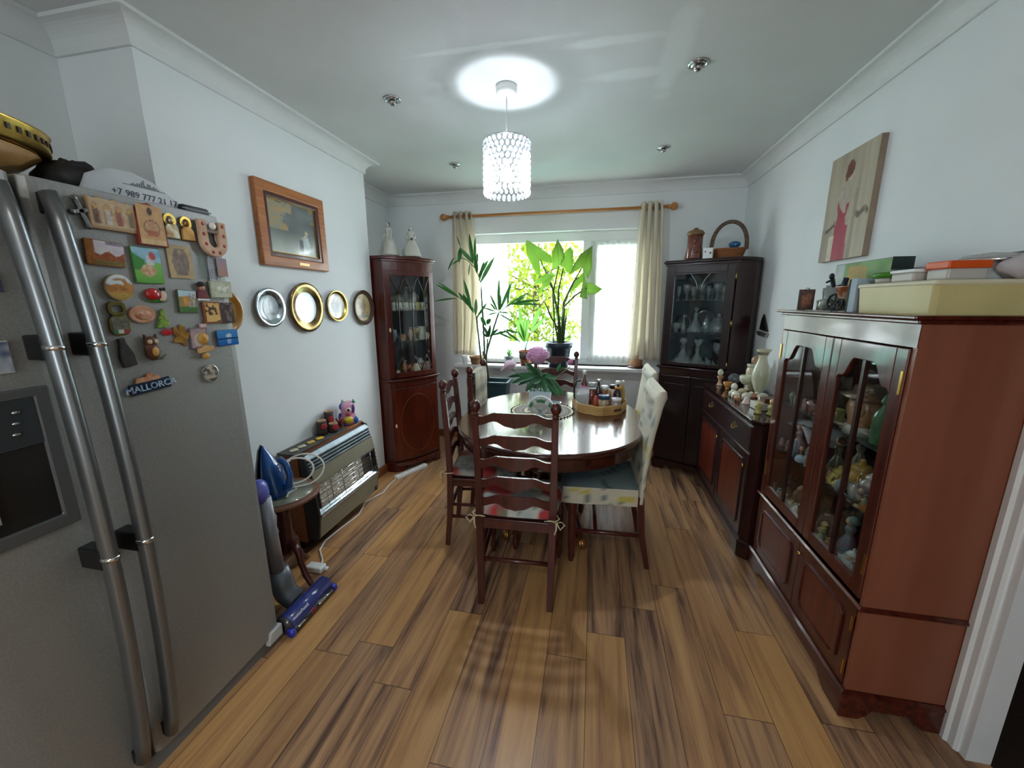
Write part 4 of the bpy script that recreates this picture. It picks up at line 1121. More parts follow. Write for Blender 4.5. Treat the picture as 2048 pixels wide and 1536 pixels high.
# ================================================================ curtain pole and curtains
CY, CZ = 3.935, 2.325
CP_ = thing('curtain_pole', 'pine curtain pole with ball finials above the garden window', 'curtain pole', (-0.42, CY, CZ))
m = M(); m.tube([(-1.46, CY, CZ), (0.61, CY, CZ)], 0.014, 12); m.build('pole', PINE, CP_, w=True)
for s, x in ((-1, -1.46), (1, 0.61)):
    m = M(); m.T = Matrix.Translation((x, CY, CZ)) @ Euler((0, s * PI / 2, 0)).to_matrix().to_4x4()
    m.lathe([(0.014, -0.01), (0.02, 0.0), (0.02, 0.008), (0.014, 0.014), (0.018, 0.02), (0.031, 0.034), (0.035, 0.05), (0.03, 0.066), (0.016, 0.08), (0, 0.083)], (0, 0, 0), 18); m.build('finial', PINE, CP_, w=True)
for x in (-1.335, 0.425):
    m = M(); m.tube([(x, YF, CZ), (x, CY + 0.02, CZ)], 0.016, 10); m.tube([(x - 0.01, CY, CZ), (x + 0.01, CY, CZ)], 0.024, 14); m.build('bracket', PINE, CP_, w=True)
CURT = mat('cream curtain', '#f0eadb', 0.85, col2='#f3eee2', scale=60, stretch=(4, 4, 1), translucent=0.5)
def curtain(label, xa, xb, xa2, xb2, zb, seed, bulge=0.0):
    t = thing('curtain', label, 'curtain', ((xa + xb) / 2, CY, zb), 0, 'eyelet curtains at the garden window')
    m = M(); rows = []; n = 60; nz = 28; folds = 3.5
    for j in range(nz + 1):
        v = j / nz; z = CZ + 0.045 - (CZ + 0.045 - zb) * v; r = []
        e = v ** 0.7
        for i in range(n + 1):
            u = i / n
            x = (xa + (xa2 - xa) * e) * (1 - u) + (xb + (xb2 - xb) * e) * u + bulge * u * math.sin(PI * v) 
            am = 0.042 * (1 - 0.35 * v)
            y = CY + am * math.sin(u * folds * 2 * PI + seed + 0.5 * math.sin(3 * v + seed)) + 0.008 * math.sin(7 * v + 5 * u) * v
            r.append((x + 0.01 * math.sin(u * folds * 4 * PI), y, z + (0.006 * math.sin(u * 6) if j == nz else 0)))
        rows.append(r)
    m.sheet(rows); m.build('cloth', CURT, t, w=True, solid=0.003)
    for k in range(4):
        u = (k + 0.5) / 4; x = xa + (xb - xa) * u
        q = M(); q.tube([(x, CY + 0.03 * math.cos(a), CZ + 0.027 * math.sin(a)) for a in [2 * PI * i / 18 for i in range(18)]], 0.005, 6, closed=True); q.build('eyelet', mat('eyelet ring', '#9c8f78', 0.35, 0.8), t, w=True)
    return t
curtain('cream eyelet curtain at the left of the garden window, behind the palm', -1.42, -1.215, -1.45, -1.215, 0.955, 0.4, 0.07)
curtain('cream eyelet curtain at the right of the garden window, beside the dark cabinet', 0.375, 0.555, 0.345, 0.625, 0.945, 1.3, 0.0)
# net curtains close to the glass
NET = sheer('net curtain cloth', '#f3f6f4', 0.42, 0.65)
def net(label, xa, xb, folds, seed):
    m = M(); rows = []; n = 72; y = YF + 0.085
    for j in range(14):
        v = j / 13; r = []
        for i in range(n + 1):
            u = i / n; r.append((xa + (xb - xa) * u + 0.012 * math.sin(v * 3 + seed) * u, y + 0.007 * math.sin(u * folds * 2 * PI + seed) * (0.6 + 0.4 * v), 2.075 - 1.19 * v))
        rows.append(r)
    m.sheet(rows)
    return solo(m, 'net_curtain', NET, label, 'net curtain', ((xa + xb) / 2, y, 1.48), 'net curtains at the garden window', w=True)
net('white net curtain drawn to the left of the window behind the palm', -1.3, -0.90, 9, 0.3)
net('white net curtain over the right hand pane of the window', -0.06, 0.49, 10, 1.7)

# ================================================================ framed painting on the chimney breast
PT = thing('framed_painting', 'oak framed landscape painting hung on the chimney breast', 'painting', (CHX, 2.165, 1.92))
y0, y1, z0, z1 = 1.885, 2.425, 1.70, 2.145
def rect(a, b, c_, d): return [(a, c_), (b, c_), (b, d), (a, d)]
m = M(); m.ring(rect(y0, y1, z0, z1), rect(y0 + 0.055, y1 - 0.055, z0 + 0.055, z1 - 0.055), CHX + 0.001, CHX + 0.032, 'x'); m.build('frame', OAK, PT, w=True, bev=0.006)
m = M(); m.ring(rect(y0 + 0.052, y1 - 0.052, z0 + 0.052, z1 - 0.052), rect(y0 + 0.078, y1 - 0.078, z0 + 0.078, z1 - 0.078), CHX + 0.001, CHX + 0.026, 'x'); m.build('inner_moulding', mat('dark red moulding', '#47180f', 0.3, coat=0.3), PT, w=True, bev=0.005)
m = M(); m.ring(rect(y0 + 0.077, y1 - 0.077, z0 + 0.077, z1 - 0.077), rect(y0 + 0.083, y1 - 0.083, z0 + 0.083, z1 - 0.083), CHX + 0.001, CHX + 0.018, 'x'); m.build('gilt_slip', mat('dull gilt', '#9a7c42', 0.4, 0.6), PT, w=True)
def landscape(u, v):
    n = vn(u * 6, v * 6); f = vn(u * 20, v * 20)
    col = mix('#757d7a', '#5d6463', n)
    if v < 0.45: col = mix('#b9c0b4', '#6d7572', v / 0.45 + 0.2 * (n - .5))
    d = .55 * vn(u * 6 + 2, v * 6 + 7) + .3 * vn(u * 15, v * 15) + .2 * vn(u * 33, v * 33)
    k = (d - .30 - 1.1 * max(0, u - .12) + (v - .62) * .5) * 6
    if u < .5 and v > .45 and k > 0: col = mix(col, mix('#c09a5c', '#8d9a8f', f), min(.85, k))
    if u > 0.88 and v > 0.7 and d > 0.5: col = mix(col, '#a58a4a', 0.7)
    if v < 0.16 and u > 0.6: col = mix(col, '#5f7458', 0.5)
    bx, by = (u - 0.76) / 0.085, (v - 0.24) / 0.2
    if bx * bx * (1 + 0.6 * by) + by * by < 1: col = mix('#c9d3cf', '#aebcb8', f)          # seated figure in white
    if ((u - 0.785) / 0.035) ** 2 + ((v - 0.475) / 0.045) ** 2 < 1: col = mix('#cbb592', '#cbb592', 0)
    if 0.66 < u < 0.78 and abs(v - 0.36 - (u - .7) * .3) < 0.02: col = mix('#c0b29a', '#c0b29a', 0)
    if 0.60 < u < 0.70 and 0.08 < v < 0.33: col = mix('#4d5458', '#5a6165', f)
    return col
m = M(); m.paint((CHX + 0.012, y0 + 0.082, z0 + 0.082), (0, y1 - y0 - 0.164, 0), (0, 0, z1 - z0 - 0.164), landscape, 70, 54); m.build('picture', GLOSSPAINT, PT, w=True)
m = M(); m.bx(CHX + 0.032, CHX + 0.034, 2.15, 2.235, z0 + 0.018, z0 + 0.036); m.build('name_plate', mat('plate brass', '#a8926a', 0.35, 0.9), PT, w=True, bev=0.001)

# ================================================================ plates in a row below it
def plate(name, label, y, z, ry, rz, rimw, rim_m, well_m, fn=None, n=44, rimprof=None):
    t = thing(name, label, 'plate', (CHX + 0.002, y, z), 0, 'plates hung in a row on the chimney breast')
    m = M(); m.T = Matrix(((0, 0, 1, 0), (1, 0, 0, 0), (0, 1, 0, 0), (0, 0, 0, 1)))
    k = rz / ry
    pr = [(ry * 0.5, 0.0), (ry * 0.7, 0.004), (ry * 0.98, 0.02), (ry, 0.023), (ry * 0.985, 0.026), (ry * (1 - rimw * 0.5), 0.020), (ry * (1 - rimw), 0.011)]
    m.lathe(pr, (0, 0, 0), n, 0, True, sy=k, cap=False); m.build('rim', rim_m, t)
    w = ry * (1 - rimw) * 1.005
    q = M(); rows = []; cs = []
    for j in range(13):
        r = w * j / 12; row = []
        for i in range(n + 1):
            a = 2 * PI * i / n; yy, zz = r * math.cos(a), r * math.sin(a) * k
            row.append((0.010 - 0.004 * (1 - (j / 12) ** 4), yy, zz))
            if fn: cs.append(fn(yy / w, zz / w / k) + (1,))
        rows.append(row)
    q.sheet(rows, 0, True, cs if fn else None); q.build('well', well_m, t)
    return t
SILV = mat('silver plate', '#c3cbd0', 0.16, 1.0, col2='#aeb8bf', scale=6)
def cityscape(a, b):
    base = mix('#aebfc8', '#c6d2d6', vn(a * 5 + 3, b * 5))
    if abs(a - 0.12) < 0.1 - 0.03 * b and -0.5 < b < 0.6: base = mix('#76818a', '#8e989f', vn(a * 20, b * 20))
    if -0.62 < b < -0.38 and -0.2 < a < 0.6: base = mix('#7f8a90', '#9aa4a8', vn(a * 14, b * 14))
    return base
plate('wall_plate', 'silver plate with a grey tower picture, leftmost of the full plates', 1.9, 1.472, 0.104, 0.108, 0.36, SILV, GLOSSPAINT, cityscape)
plate('wall_plate', 'largest hung plate, brass rimmed and oval with a plain white mirror centre', 2.19, 1.468, 0.15, 0.152, 0.38, mat('gilt engraved rim', '#a98f5e', 0.22, 1.0, col2='#6e5a3a', scale=14), mat('pale mirror', '#bcc4cf', 0.3, 0.4))
def castle(a, b):
    base = mix('#b9b79e', '#a7a68f', vn(a * 5, b * 5))
    h = 0.15 + 0.35 * vn(a * 6 + 9, 2.0) + (0.3 if abs(a - 0.28) < 0.06 else 0)
    if -0.55 < b < h - 0.1 and abs(a) < 0.6 - 0.35 * max(0, -b): base = mix('#4f5b58', '#6a7670', vn(a * 22, b * 22))
    return base
plate('wall_plate', 'small gold rimmed plate with a dark castle picture', 2.49, 1.474, 0.113, 0.106, 0.2, GOLD, GLOSSPAINT, castle)
def compass(a, b):
    r = math.hypot(a, b); base = mix('#b9a878', '#a8976a', vn(a * 8, b * 8))
    if r > 0.8: base = mix(base, '#7f7352', 0.6 if math.sin(math.atan2(b, a) * 22) > 0 else 0.1)
    if abs(a * 0.8 + b * 0.2) < 0.3 and abs(b) < 0.6 and vn(a * 9 + 5, b * 9) > 0.42: base = mix(base, '#6a5a3c', 0.75)
    if abs(b + 0.55) < 0.08 and abs(a) < 0.5: base = mix(base, '#66706a', 0.7)
    return base
plate('wall_plate', 'dark edged beige plate with an embossed ship, nearest the corner', 2.82, 1.458, 0.134, 0.134, 0.06, mat('dark plate edge', '#4a3524', 0.35), GLOSSPAINT, compass)
plate('wall_plate', 'amber scalloped plate half hidden behind the fridge edge', 1.60, 1.458, 0.118, 0.112, 0.25, mat('amber glaze', '#a9772e', 0.25, coat=0.4), mat('amber glaze well', '#b98a3c', 0.25, coat=0.4, col2='#8f6526', scale=30))

# ================================================================ canvas print of a woman on the right wall
CV = thing('canvas_print', 'canvas print of a woman in a red dress on the right wall', 'picture', (XR, 2.44, 1.975))
def lady(u, v):
    f = vn(u * 14, v * 3); n = vn(u * 22 + 5, v * 22)
    col = mix('#9c917f', '#b3a892', f)
    if u > 0.72: col = mix(col, '#c4bba6', 0.5 * vn(u * 26, 1.0))
    if 0.66 < u < 0.72 and v < 0.62: col = mix(col, '#8a7d72', 0.6)
    if v < 0.33 and u < 0.25: col = mix(col, '#8a7c70', 0.5)
    cx = 0.44
    hair = ((u - 0.475) / 0.085) ** 2 + ((v - 0.835) / 0.075) ** 2 < 1 or ((u - 0.42) / 0.04) ** 2 + ((v - 0.79) / 0.06) ** 2 < 1
    face = ((u - 0.515) / 0.055) ** 2 + ((v - 0.775) / 0.06) ** 2 < 1
    neck = abs(u - 0.455) < 0.05 and 0.62 < v < 0.76
    back = ((u - 0.42) / 0.155) ** 2 + ((v - 0.60) / 0.09) ** 2 < 1
    if back or neck: col = mix('#b7a899', '#9f9082', n)
    if face: col = mix('#c3b4a2', '#b5a594', n)
    if hair: col = mix('#5d3226', '#7c4634', n)
    w = 0.15 + 0.05 * max(0, 0.35 - v) - 0.035 * math.exp(-((v - 0.42) / 0.07) ** 2)
    if v < 0.56 - 0.12 * abs(math.sin((u - 0.30) * 9)) * (1 if u < 0.5 else 0.4) and abs(u - 0.44) < w: col = mix('#8a2438', '#a83a4e', vn(u * 10, v * 6))
    if abs(v - 0.36 - (0.26 - u) * -0.5) < 0.02 and 0.12 < u < 0.3: col = mix('#b5a797', '#55483f', n)
    if abs(v - 0.30 - (u - 0.1) * 0.25) < 0.014 and 0.08 < u < 0.3: col = mix('#4c403a', '#4c403a', 0)
    if abs(u - 0.60 - 0.06 * math.sin(v * 12)) < 0.025 and 0.32 < v < 0.6: col = mix('#b9ab9b', '#a09284', n)
    if 0.7 < u < 0.98 and abs(v - 0.40 - 0.02 * math.sin(u * 30)) < 0.028: col = mix('#4a3d36', '#93866f', n)
    if v < 0.25 and abs(u - 0.25) < 0.05: col = mix('#d5ccba', '#bdb39f', n)
    return col
cy0, cy1, cz0, cz1 = 2.255, 2.635, 1.71, 2.24
m = M(); m.bx(XR - 0.028, XR - 0.001, cy0, cy1, cz0, cz1); m.build('stretched_edge', mat('canvas edge', '#8d7a68', 0.85, col2='#a4937f', scale=6, stretch=(1, 8, 1)), CV, w=True, bev=0.002)
m = M(); m.paint((XR - 0.0287, cy1, cz0), (0, cy0 - cy1, 0), (0, 0, cz1 - cz0), lady, 60, 84); m.build('printed_face', PAINTED, CV, w=True)
# small things on walls
m = M(); m.bx(-1.776, -1.712, YF - 0.022, YF, 1.455, 1.505); solo(m, 'thermostat', BLACK, 'small black sensor box on the window wall beside the left corner cabinet', 'sensor', (-1.744, YF, 1.455), w=True, bev=0.004)
t = thing('sailboat_ornament', 'small dark metal sailing boat hung on the right wall above the sideboard', 'ornament', (XR, 3.30, 1.24))
m = M(); m.prism([(3.375, 1.285), (3.23, 1.275), (3.33, 1.40), (3.355, 1.36)], XR - 0.014, XR - 0.004, 'x'); m.build('sail', mat('dark pewter', '#3d3f44', 0.3, 0.9), t, w=True)
m = M(); m.prism([(3.40, 1.272), (3.22, 1.262), (3.24, 1.235), (3.38, 1.24)], XR - 0.02, XR - 0.001, 'x'); m.build('hull', mat('light pewter', '#a5a7a6', 0.3, 0.9), t, w=True)
# ================================================================ small ware: one builder per kind
PROF = {
    'vase': [(.34, 0), (.4, .015), (.36, .05), (.27, .1), (.45, .2), (.68, .36), (.72, .48), (.6, .62), (.4, .74), (.33, .82), (.4, .92), (.6, .99), (.56, 1), (.3, .84)],
    'urn': [(.4, 0), (.42, .04), (.25, .1), (.6, .3), (.9, .55), (.8, .72), (.5, .8), (.55, .88), (.62, .9), (.56, .92), (.4, .85)],
    'bowl': [(.4, 0), (.42, .1), (.3, .18), (.7, .45), (1, 1), (.94, 1), (.6, .45), (0, .3)],
    'cup': [(.55, 0), (.6, .03), (.58, .07), (.86, .35), (1, .98), (.94, 1), (.82, .4), (0, .1)],
    'mug': [(.92, 0), (1, .04), (1, .98), (.92, 1), (.9, .1), (0, .08)],
    'goblet': [(.7, 0), (.72, .02), (.15, .07), (.1, .45), (.5, .52), (.85, .68), (.95, .85), (.85, 1), (.8, 1), (.88, .85), (.4, .56), (0, .54)],
    'flute': [(.6, 0), (.62, .02), (.12, .06), (.1, .3), (.4, .4), (.55, .7), (.5, 1), (.46, 1), (.35, .45), (0, .4)],
    'decanter': [(.9, 0), (1, .04), (.95, .12), (.5, .38), (.25, .55), (.2, .72), (.32, .76), (.28, .78)],
    'carafe': [(.8, 0), (1, .1), (1, .3), (.6, .5), (.3, .6), (.28, .78), (.4, .8)],
    'bottle': [(.9, 0), (1, .03), (1, .55), (.9, .62), (.45, .76), (.38, .8), (.36, .93)],
    'jar': [(.9, 0), (1, .04), (1, .72), (.88, .8), (.85, .84)],
    'gjar': [(.75, 0), (.95, .1), (1, .4), (.8, .72), (.6, .8), (.62, .84)],
    'egg': [(0, 0), (.5, .04), (.85, .2), (1, .42), (.9, .64), (.6, .86), (.3, .96), (0, 1)],
    'stand': [(.8, 0), (.85, .1), (.4, .3), (.4, .6), (.8, .9), (.85, 1), (.6, .95), (0, .8)],
    'bell': [(1, 0), (.95, .06), (.7, .3), (.55, .55), (.3, .68), (.12, .72), (.15, .85), (.1, .97), (0, 1)],
    'lady': [(1, 0), (.98, .05), (.8, .25), (.58, .42), (.3, .56), (.24, .6), (.34, .68), (.4, .75), (.3, .8), (.12, .83)],
    'box': [(1, 0), (1, .7), (1.04, .72), (1.04, .92), (.95, 1), (0, 1)],
    'pot': [(.68, 0), (.72, .02), (.9, .76), (1, .78), (1.02, .98), (.95, 1), (.9, .88), (0, .88)],
    'tumbler': [(.75, 0), (.8, .03), (1, 1), (.94, 1), (.74, .08), (0, .07)],
    'stick': [(.8, 0), (.8, .06), (.3, .12), (.22, .3), (.4, .45), (.2, .6), (.2, .8), (.45, .86), (.45, 1), (.3, 1), (0, .92)],
}
def prof(kind, h, r): return [(a * r, b * h) for a, b in PROF[kind]]
def ware(name, kind, label, cat, pos, h, r, m, group=None, lid=None, lidm=None, handle=None, hm=None, band=None, bandm=None, n=20, fn=None, head=None, headm=None, hair=None, rz=0, contents=None, contm=None, sx=1.0, sy=1.0):
    """one small object with the parts the photo shows; stands at pos"""
    hasparts = lid or handle or band or head or contents
    body = M().lathe(prof(kind, h, r), (0, 0, 0), n, 0, True, fn=fn, sx=sx, sy=sy)
    if not hasparts:
        o = body.build(name, m); o.location = pos; o.rotation_euler = (0, 0, rz); return tag(o, label, cat, group)
    t = thing(name, label, cat, pos, rz, group)
    body.build('body', m, t)
    if lid:
        q = M(); lk, lr, lz, lh = lid        # kind, radius, height it starts at, its height
        if lk == 'cap': q.lathe([(lr, 0), (lr, lh * .9), (lr * .9, lh), (0, lh)], (0, 0, lz), n, sx=sx, sy=sy)
        elif lk == 'knob': q.lathe([(lr, 0), (lr, lh * .12), (lr * .6, lh * .45), (lr * .2, lh * .6), (lr * .3, lh * .8), (lr * .15, lh), (0, lh)], (0, 0, lz), n, sx=sx, sy=sy)
        elif lk == 'ball': q.lathe([(lr * .4, 0), (lr * .35, lh * .3), (lr, lh * .62), (lr * .8, lh * .9), (0, lh)], (0, 0, lz), n)
        elif lk == 'fan': q.lathe([(lr * .3, 0), (lr * .3, lh * .25), (lr, lh * .8), (lr * .9, lh), (0, lh)], (0, 0, lz), n, sy=0.4)
        q.build('stopper' if lk in ('ball', 'fan') else 'lid', lidm or m, t)
    if handle:
        hx, hz, hr, ht = handle; q = M()
        q.tube([(hx + 0.0 + hr * math.sin(a) * 1.0 - 0.003, 0, hz - hr * math.cos(a) * 1.15) for a in [PI * k / 10 for k in range(11)]], ht, 6); q.build('handle', hm or m, t)
    if band:
        b0, b1, br = band; q = M(); q.lathe([(br, b0), (br, b1)], (0, 0, 0), n, sx=sx, sy=sy); q.build('label_band', bandm, t)
    if head:
        hz, hr = head; q = M(); q.ball((0, 0, hz), (hr * .85, hr * .9, hr), 12, 9); q.ball((0, -hr * .85, hz - hr * .1), hr * .15, 6, 5); q.build('head', headm or m, t)
        if hair:
            q = M(); q.ball((0, hr * .25, hz + hr * .2), (hr * 1.0, hr * .95, hr * .95), 12, 8); q.ball((0, hr * .9, hz), hr * .45, 8, 6); q.build('hair', hair, t)
    if contents:
        c0, c1, cr = contents; q = M(); q.lathe([(cr, c0), (cr, c1), (0, c1)], (0, 0, 0), n); q.build('contents', contm, t)
    return t
def slab(name, label, cat, pos, size, m, group=None, rz=0, bev=0.002, fn=None, face='y-'):
    x, y, z = size
    mm = M().box(0, 0, z / 2, x, y, z)
    o = mm.build(name, m, bev=bev); o.location = pos; o.rotation_euler = (0, 0, rz)
    return tag(o, label, cat, group)
ONYX = mat('pale green onyx', '#b9c2a4', 0.18, col2='#d6d6bf', scale=9, coat=0.5, sss=0.2)
ONYXC = mat('cream onyx', '#d9ceb2', 0.18, col2='#b9a77e', scale=8, coat=0.5, sss=0.2)
ONYXW = mat('white onyx', '#dcdccd', 0.18, col2='#c6c4ae', scale=10, coat=0.5, sss=0.2)
ONYXB = mat('brown banded onyx', '#a0603a', 0.2, col2='#d8c3a0', scale=12, coat=0.5)
ONYXR = mat('red brown onyx', '#8f4a34', 0.2, col2='#b4705a', scale=8, coat=0.5)
AGATE = mat('grey agate', '#4b4f52', 0.12, col2='#8b8f8c', scale=16, coat=0.6)
# ================================================================ magnets on the fridge door
MX = FX + 0.0048
MG = 'souvenir magnets on the fridge door'
def mbase(name, label, y, z):
    return thing(name, label, 'magnet', (MX, y, z), 0, MG)
YZ = Matrix(((0, 0, 1, 0), (1, 0, 0, 0), (0, 1, 0, 0), (0, 0, 0, 1)))      # (u, v, depth) -> (depth, u, v)
def outline_mesh(poly, th, m=None, d0=0.0):
    m = m or M(); return m.prism(poly, d0, d0 + th, 'x')
def magnet(name, label, y, z, poly, th, m, face=None, fm=None, tilt=0.0, bev=0.0015):
    """a shaped plaque; face = (w, h, paint fn) for a printed front"""
    ca, sa = math.cos(tilt), math.sin(tilt)
    R = lambda p: (p[0] * ca - p[1] * sa, p[0] * sa + p[1] * ca)
    t = mbase(name, label, y, z)
    outline_mesh([R(p) for p in poly], th).build('plaque', m, t, bev=bev)
    if face:
        w, h, fn = face; q = M()
        p0 = R((-w / 2, -h / 2)); U = R((w, 0)); Vv = R((0, h))
        q.paint((th + 0.0006, p0[0], p0[1]), (0, U[0], U[1]), (0, Vv[0], Vv[1]), fn, 26, 26); q.build('printed_face', fm or GLOSSPAINT, t)
    return t
def rc(w, h): return [(-w / 2, -h / 2), (w / 2, -h / 2), (w / 2, h / 2), (-w / 2, h / 2)]
def ell(w, h, n=28): return [(w / 2 * math.cos(2 * PI * k / n), h / 2 * math.sin(2 * PI * k / n)) for k in range(n)]
GREYM = mat('grey resin', '#8f8a7c', 0.5); LWOOD = mat('pale wood', '#c9a36c', 0.5, col2='#b88f58', scale=12, stretch=(1, 1, 6)); RWOOD = mat('red wood edge', '#7a2b1a', 0.45)
PEWT = mat('pewter', '#4f5152', 0.35, 0.9, col2='#8a8a88', scale=60)
# silver cross
t = mbase('cross_magnet', 'small pewter cross magnet, first in the top row', 0.846, 1.733)
m = M(); m.T = Euler((0.28, 0, 0)).to_matrix().to_4x4(); m.box(0.004, 0, 0, 0.007, 0.011, 0.068); m.box(0.004, 0, 0.004, 0.007, 0.036, 0.010)
for p in ((0, .034), (0, -.034), (.019, .004), (-.019, .004)): m.ball((0.004, p[0], p[1]), (0.005, 0.008, 0.008), 8, 6)
m.build('cross', PEWT, t, bev=0.001)
def saints(n):
    def f(u, v):
        base = mix('#b59c7c', '#c9b494', vn(u * 10, v * 10)); k = (u * n) % 1.0
        if v < 0.86 - 0.55 * abs(k - 0.5) ** 2 * 2 and 0.12 < k < 0.88 and v > 0.08:
            base = mix('#cdb088', '#8d6a58', vn(u * 30, v * 8))
            if 0.25 < k < 0.75 and v < 0.66: base = mix(('#5f4048', '#d5cec6', '#9a4a48', '#7a7058')[int(u * n) % 4], '#8f7c68', vn(u * 40, v * 14) * 0.6)
            if math.hypot((k - 0.5), (v - 0.7) * 1.2) < 0.13: base = mix('#c89f60', '#c89f60', 0)
        return base
    return f
magnet('icon_magnet', 'carved three arch icon magnet with standing saints, second in the top row', 0.915, 1.741, [(-.056, -.043), (.056, -.043), (.056, .03), (.04, .04), (.026, .033), (.01, .043), (-.008, .034), (-.026, .043), (-.04, .034), (-.056, .04)], 0.009, mat('carved beige resin', '#a88a68', 0.55), (.108, .072, saints(4)))
def holyface(u, v):
    b = mix('#cda571', '#b98d58', vn(u * 8, v * 14))
    d = math.hypot((u - .5) * 1.0, (v - .42) * 1.5)
    if d < .34: b = mix('#c9a878', '#a7805a', vn(u * 20, v * 20))
    if .27 < d < .31: b = mix('#7a4a2a', '#7a4a2a', 0)
    if math.hypot((u - .5), (v - .5) * 1.3) < .15: b = mix('#c79b74', '#a67650', vn(u * 30, v * 30))
    if abs(u - .5) < .2 and .2 < v < .36: b = mix('#9b4a38', '#b47050', vn(u * 20, v * 30))
    if math.hypot((u - .5), (v - .85) * 1.1) < .1: b = mix('#3a2418', '#3a2418', 0)
    if v < .12: b = mix('#d9bd8e', '#c4a270', vn(u * 40, 3))
    return b
magnet('icon_magnet', 'tall wooden church shaped icon magnet with red edge, third in the top row', 1.007, 1.729, [(-.041, -.06), (.041, -.06), (.041, -.02), (.036, .02), (.036, .032), (.026, .05), (0, .064), (-.026, .05), (-.036, .032), (-.036, .02), (-.041, -.02)], 0.014, RWOOD, (.072, .112, holyface), PAINTED)
for (y, lb, mm) in ((1.072, 'bronze and silver saint bust magnet, left of a matching golden one', mat('aged bronze', '#8d6a3c', 0.3, 0.8, col2='#c4bfa8', scale=40)), (1.123, 'golden saint bust magnet with a round halo beside the horseshoe', mat('light bronze', '#b08a50', 0.3, 0.8, col2='#8a6234', scale=30))):
    t = mbase('saint_magnet', lb, y, 1.7385)
    outline_mesh([(-.022, -.038), (.024, -.038), (.023, -.005), (.012, .008), (-.012, .008), (-.021, -.005)], .008).build('bust', mm, t, bev=.003)
    q = M(); q.ball((.008, 0, .017), (.006, .0085, .011), 10, 8); q.build('head', mm, t)
    q = M(); q.T = Matrix.Translation((.003, 0, .019)); q.lathe([(0.010, 0), (0.0195, 0), (0.0195, .003), (0.010, .003)], (0, 0, 0), 20); 
    q = M(); q.ring([(0.0195 * math.cos(a), .019 + .0195 * math.sin(a)) for a in [2 * PI * k / 20 for k in range(20)]], [(.011 * math.cos(a), .019 + .011 * math.sin(a)) for a in [2 * PI * k / 20 for k in range(20)]], .002, .005, 'x'); q.build('halo', GOLD, t)
# horseshoe
t = mbase('horseshoe_magnet', 'thick clay horseshoe magnet with red dots and a white heart', 1.205, 1.718)
out = [(-.05, .06)] + [(.05 * math.cos(a), -.01 + .05 * math.sin(a)) for a in [PI + PI * k / 16 for k in range(17)]] + [(.05, .06)]
inn = [(-.022, .06)] + [(.02 * math.cos(a), -.008 + .02 * math.sin(a)) for a in [PI + PI * k / 16 for k in range(17)]] + [(.022, .06)]
m = M(); m.prism(out + inn[::-1], 0.004, 0.02, 'x'); m.build('shoe', mat('pale clay', '#cfae92', 0.6, col2='#c19d80', scale=30), t, bev=0.004)
m = M(); m.bx(0.002, 0.016, -.024, .024, .02, .03); m.build('crossbar', mat('grey bricks', '#6a5f58', 0.7, col2='#95877a', scale=150), t)
m = M()
for (y, z) in ((-.036, .045), (-.037, .012), (-.033, -.02), (-.012, -.045), (.014, -.045), (.034, -.02), (.037, .014), (.036, .046)): m.ball((.02, y, z), (.002, .006, .006), 8, 5)
m.build('dots', mat('red glaze', '#9a3a2c', 0.4), t)
m = M(); m.ball((.018, 0, .043), (.008, .012, .013), 12, 8); m.build('heart', mat('white glaze', '#e8e2dc', 0.2, coat=.5), t)
magnet('badge_magnet', 'round white button magnet peeping out behind the clay horseshoe', 1.246, 1.726, ell(.05, .072), .004, c('#e4e2df', .2))
def bread(u, v):
    b = mix('#c8c0cc', '#dcd6d8', vn(u * 5, v * 5))
    if v < .5 + .08 * math.sin(u * 14): b = mix('#a85c30', '#7d3f26', vn(u * 16, v * 16))
    if v < .2: b = mix('#8e7a3c', '#6d5a30', vn(u * 14, v * 14))
    if u < .2: b = mix('#a86a28', '#6f4520', vn(u * 20, v * 10))
    if v > .85 and u > .5: b = mix('#6f6580', '#a9a0b0', vn(u * 20, v * 8))
    return b
magnet('picture_magnet', 'orange autumn landscape magnet at the left of the second row', 0.88, 1.634, rrect(-.046, .046, -.034, .034, .006), .006, mat('brown resin', '#84502c', .5), (.088, .064, bread), tilt=-.05)
def rider(u, v):
    b = mix('#5aa23c', '#7cbc54', v * 2) if v < .6 else mix('#7db2cf', '#a9cfe0', vn(u * 6, v * 6))
    if u < .4 and .35 < v < .85 - .5 * u: b = mix('#3f8a3c', '#4f9a48', 0)
    h = ((u - .5) / .28) ** 2 + ((v - .36) / .17) ** 2
    if h < 1: b = mix('#b9854e', '#d8c3a2', vn(u * 14, v * 14))
    if abs(u - .62) < .13 and .5 < v < .78: b = mix('#dfe0e0', '#b3b8be', vn(u * 16, v * 16))
    if math.hypot(u - .7, (v - .78)) < .12: b = mix('#b03a3a', '#c9605a', vn(u * 20, v * 20))
    return b
magnet('picture_magnet', 'bright green and blue rider on horseback magnet in the second row', 0.982, 1.61, rc(.08, .105), .006, mat('green resin', '#4a7d3c', .5), (.077, .102, rider))
def angel(u, v):
    b = mix('#bda67c', '#a8926a', vn(u * 8, v * 8))
    if 1.2 * abs(u - .5) < .1 + .4 * math.sin(PI * max(0, min(1, v * 1.02))) ** .7 * .8 and .1 < v < .92: b = mix('#8d7a6c', '#6d5f58', vn(u * 14, v * 10))
    if math.hypot((u - .5), (v - .8) * 1.2) < .09: b = mix('#a58a6c', '#a58a6c', 0)
    return b
magnet('icon_magnet', 'flat beige printed angel icon magnet in the second row', 1.086, 1.63, rc(.078, .104), .003, mat('beige card', '#b7a27c', .6), (.077, .103, angel), PAINTED)
t = mbase('plastic_pouch', 'clear plastic pouch with a striped card hanging below the clay horseshoe', 1.182, 1.621); t['category'] = 'pouch'
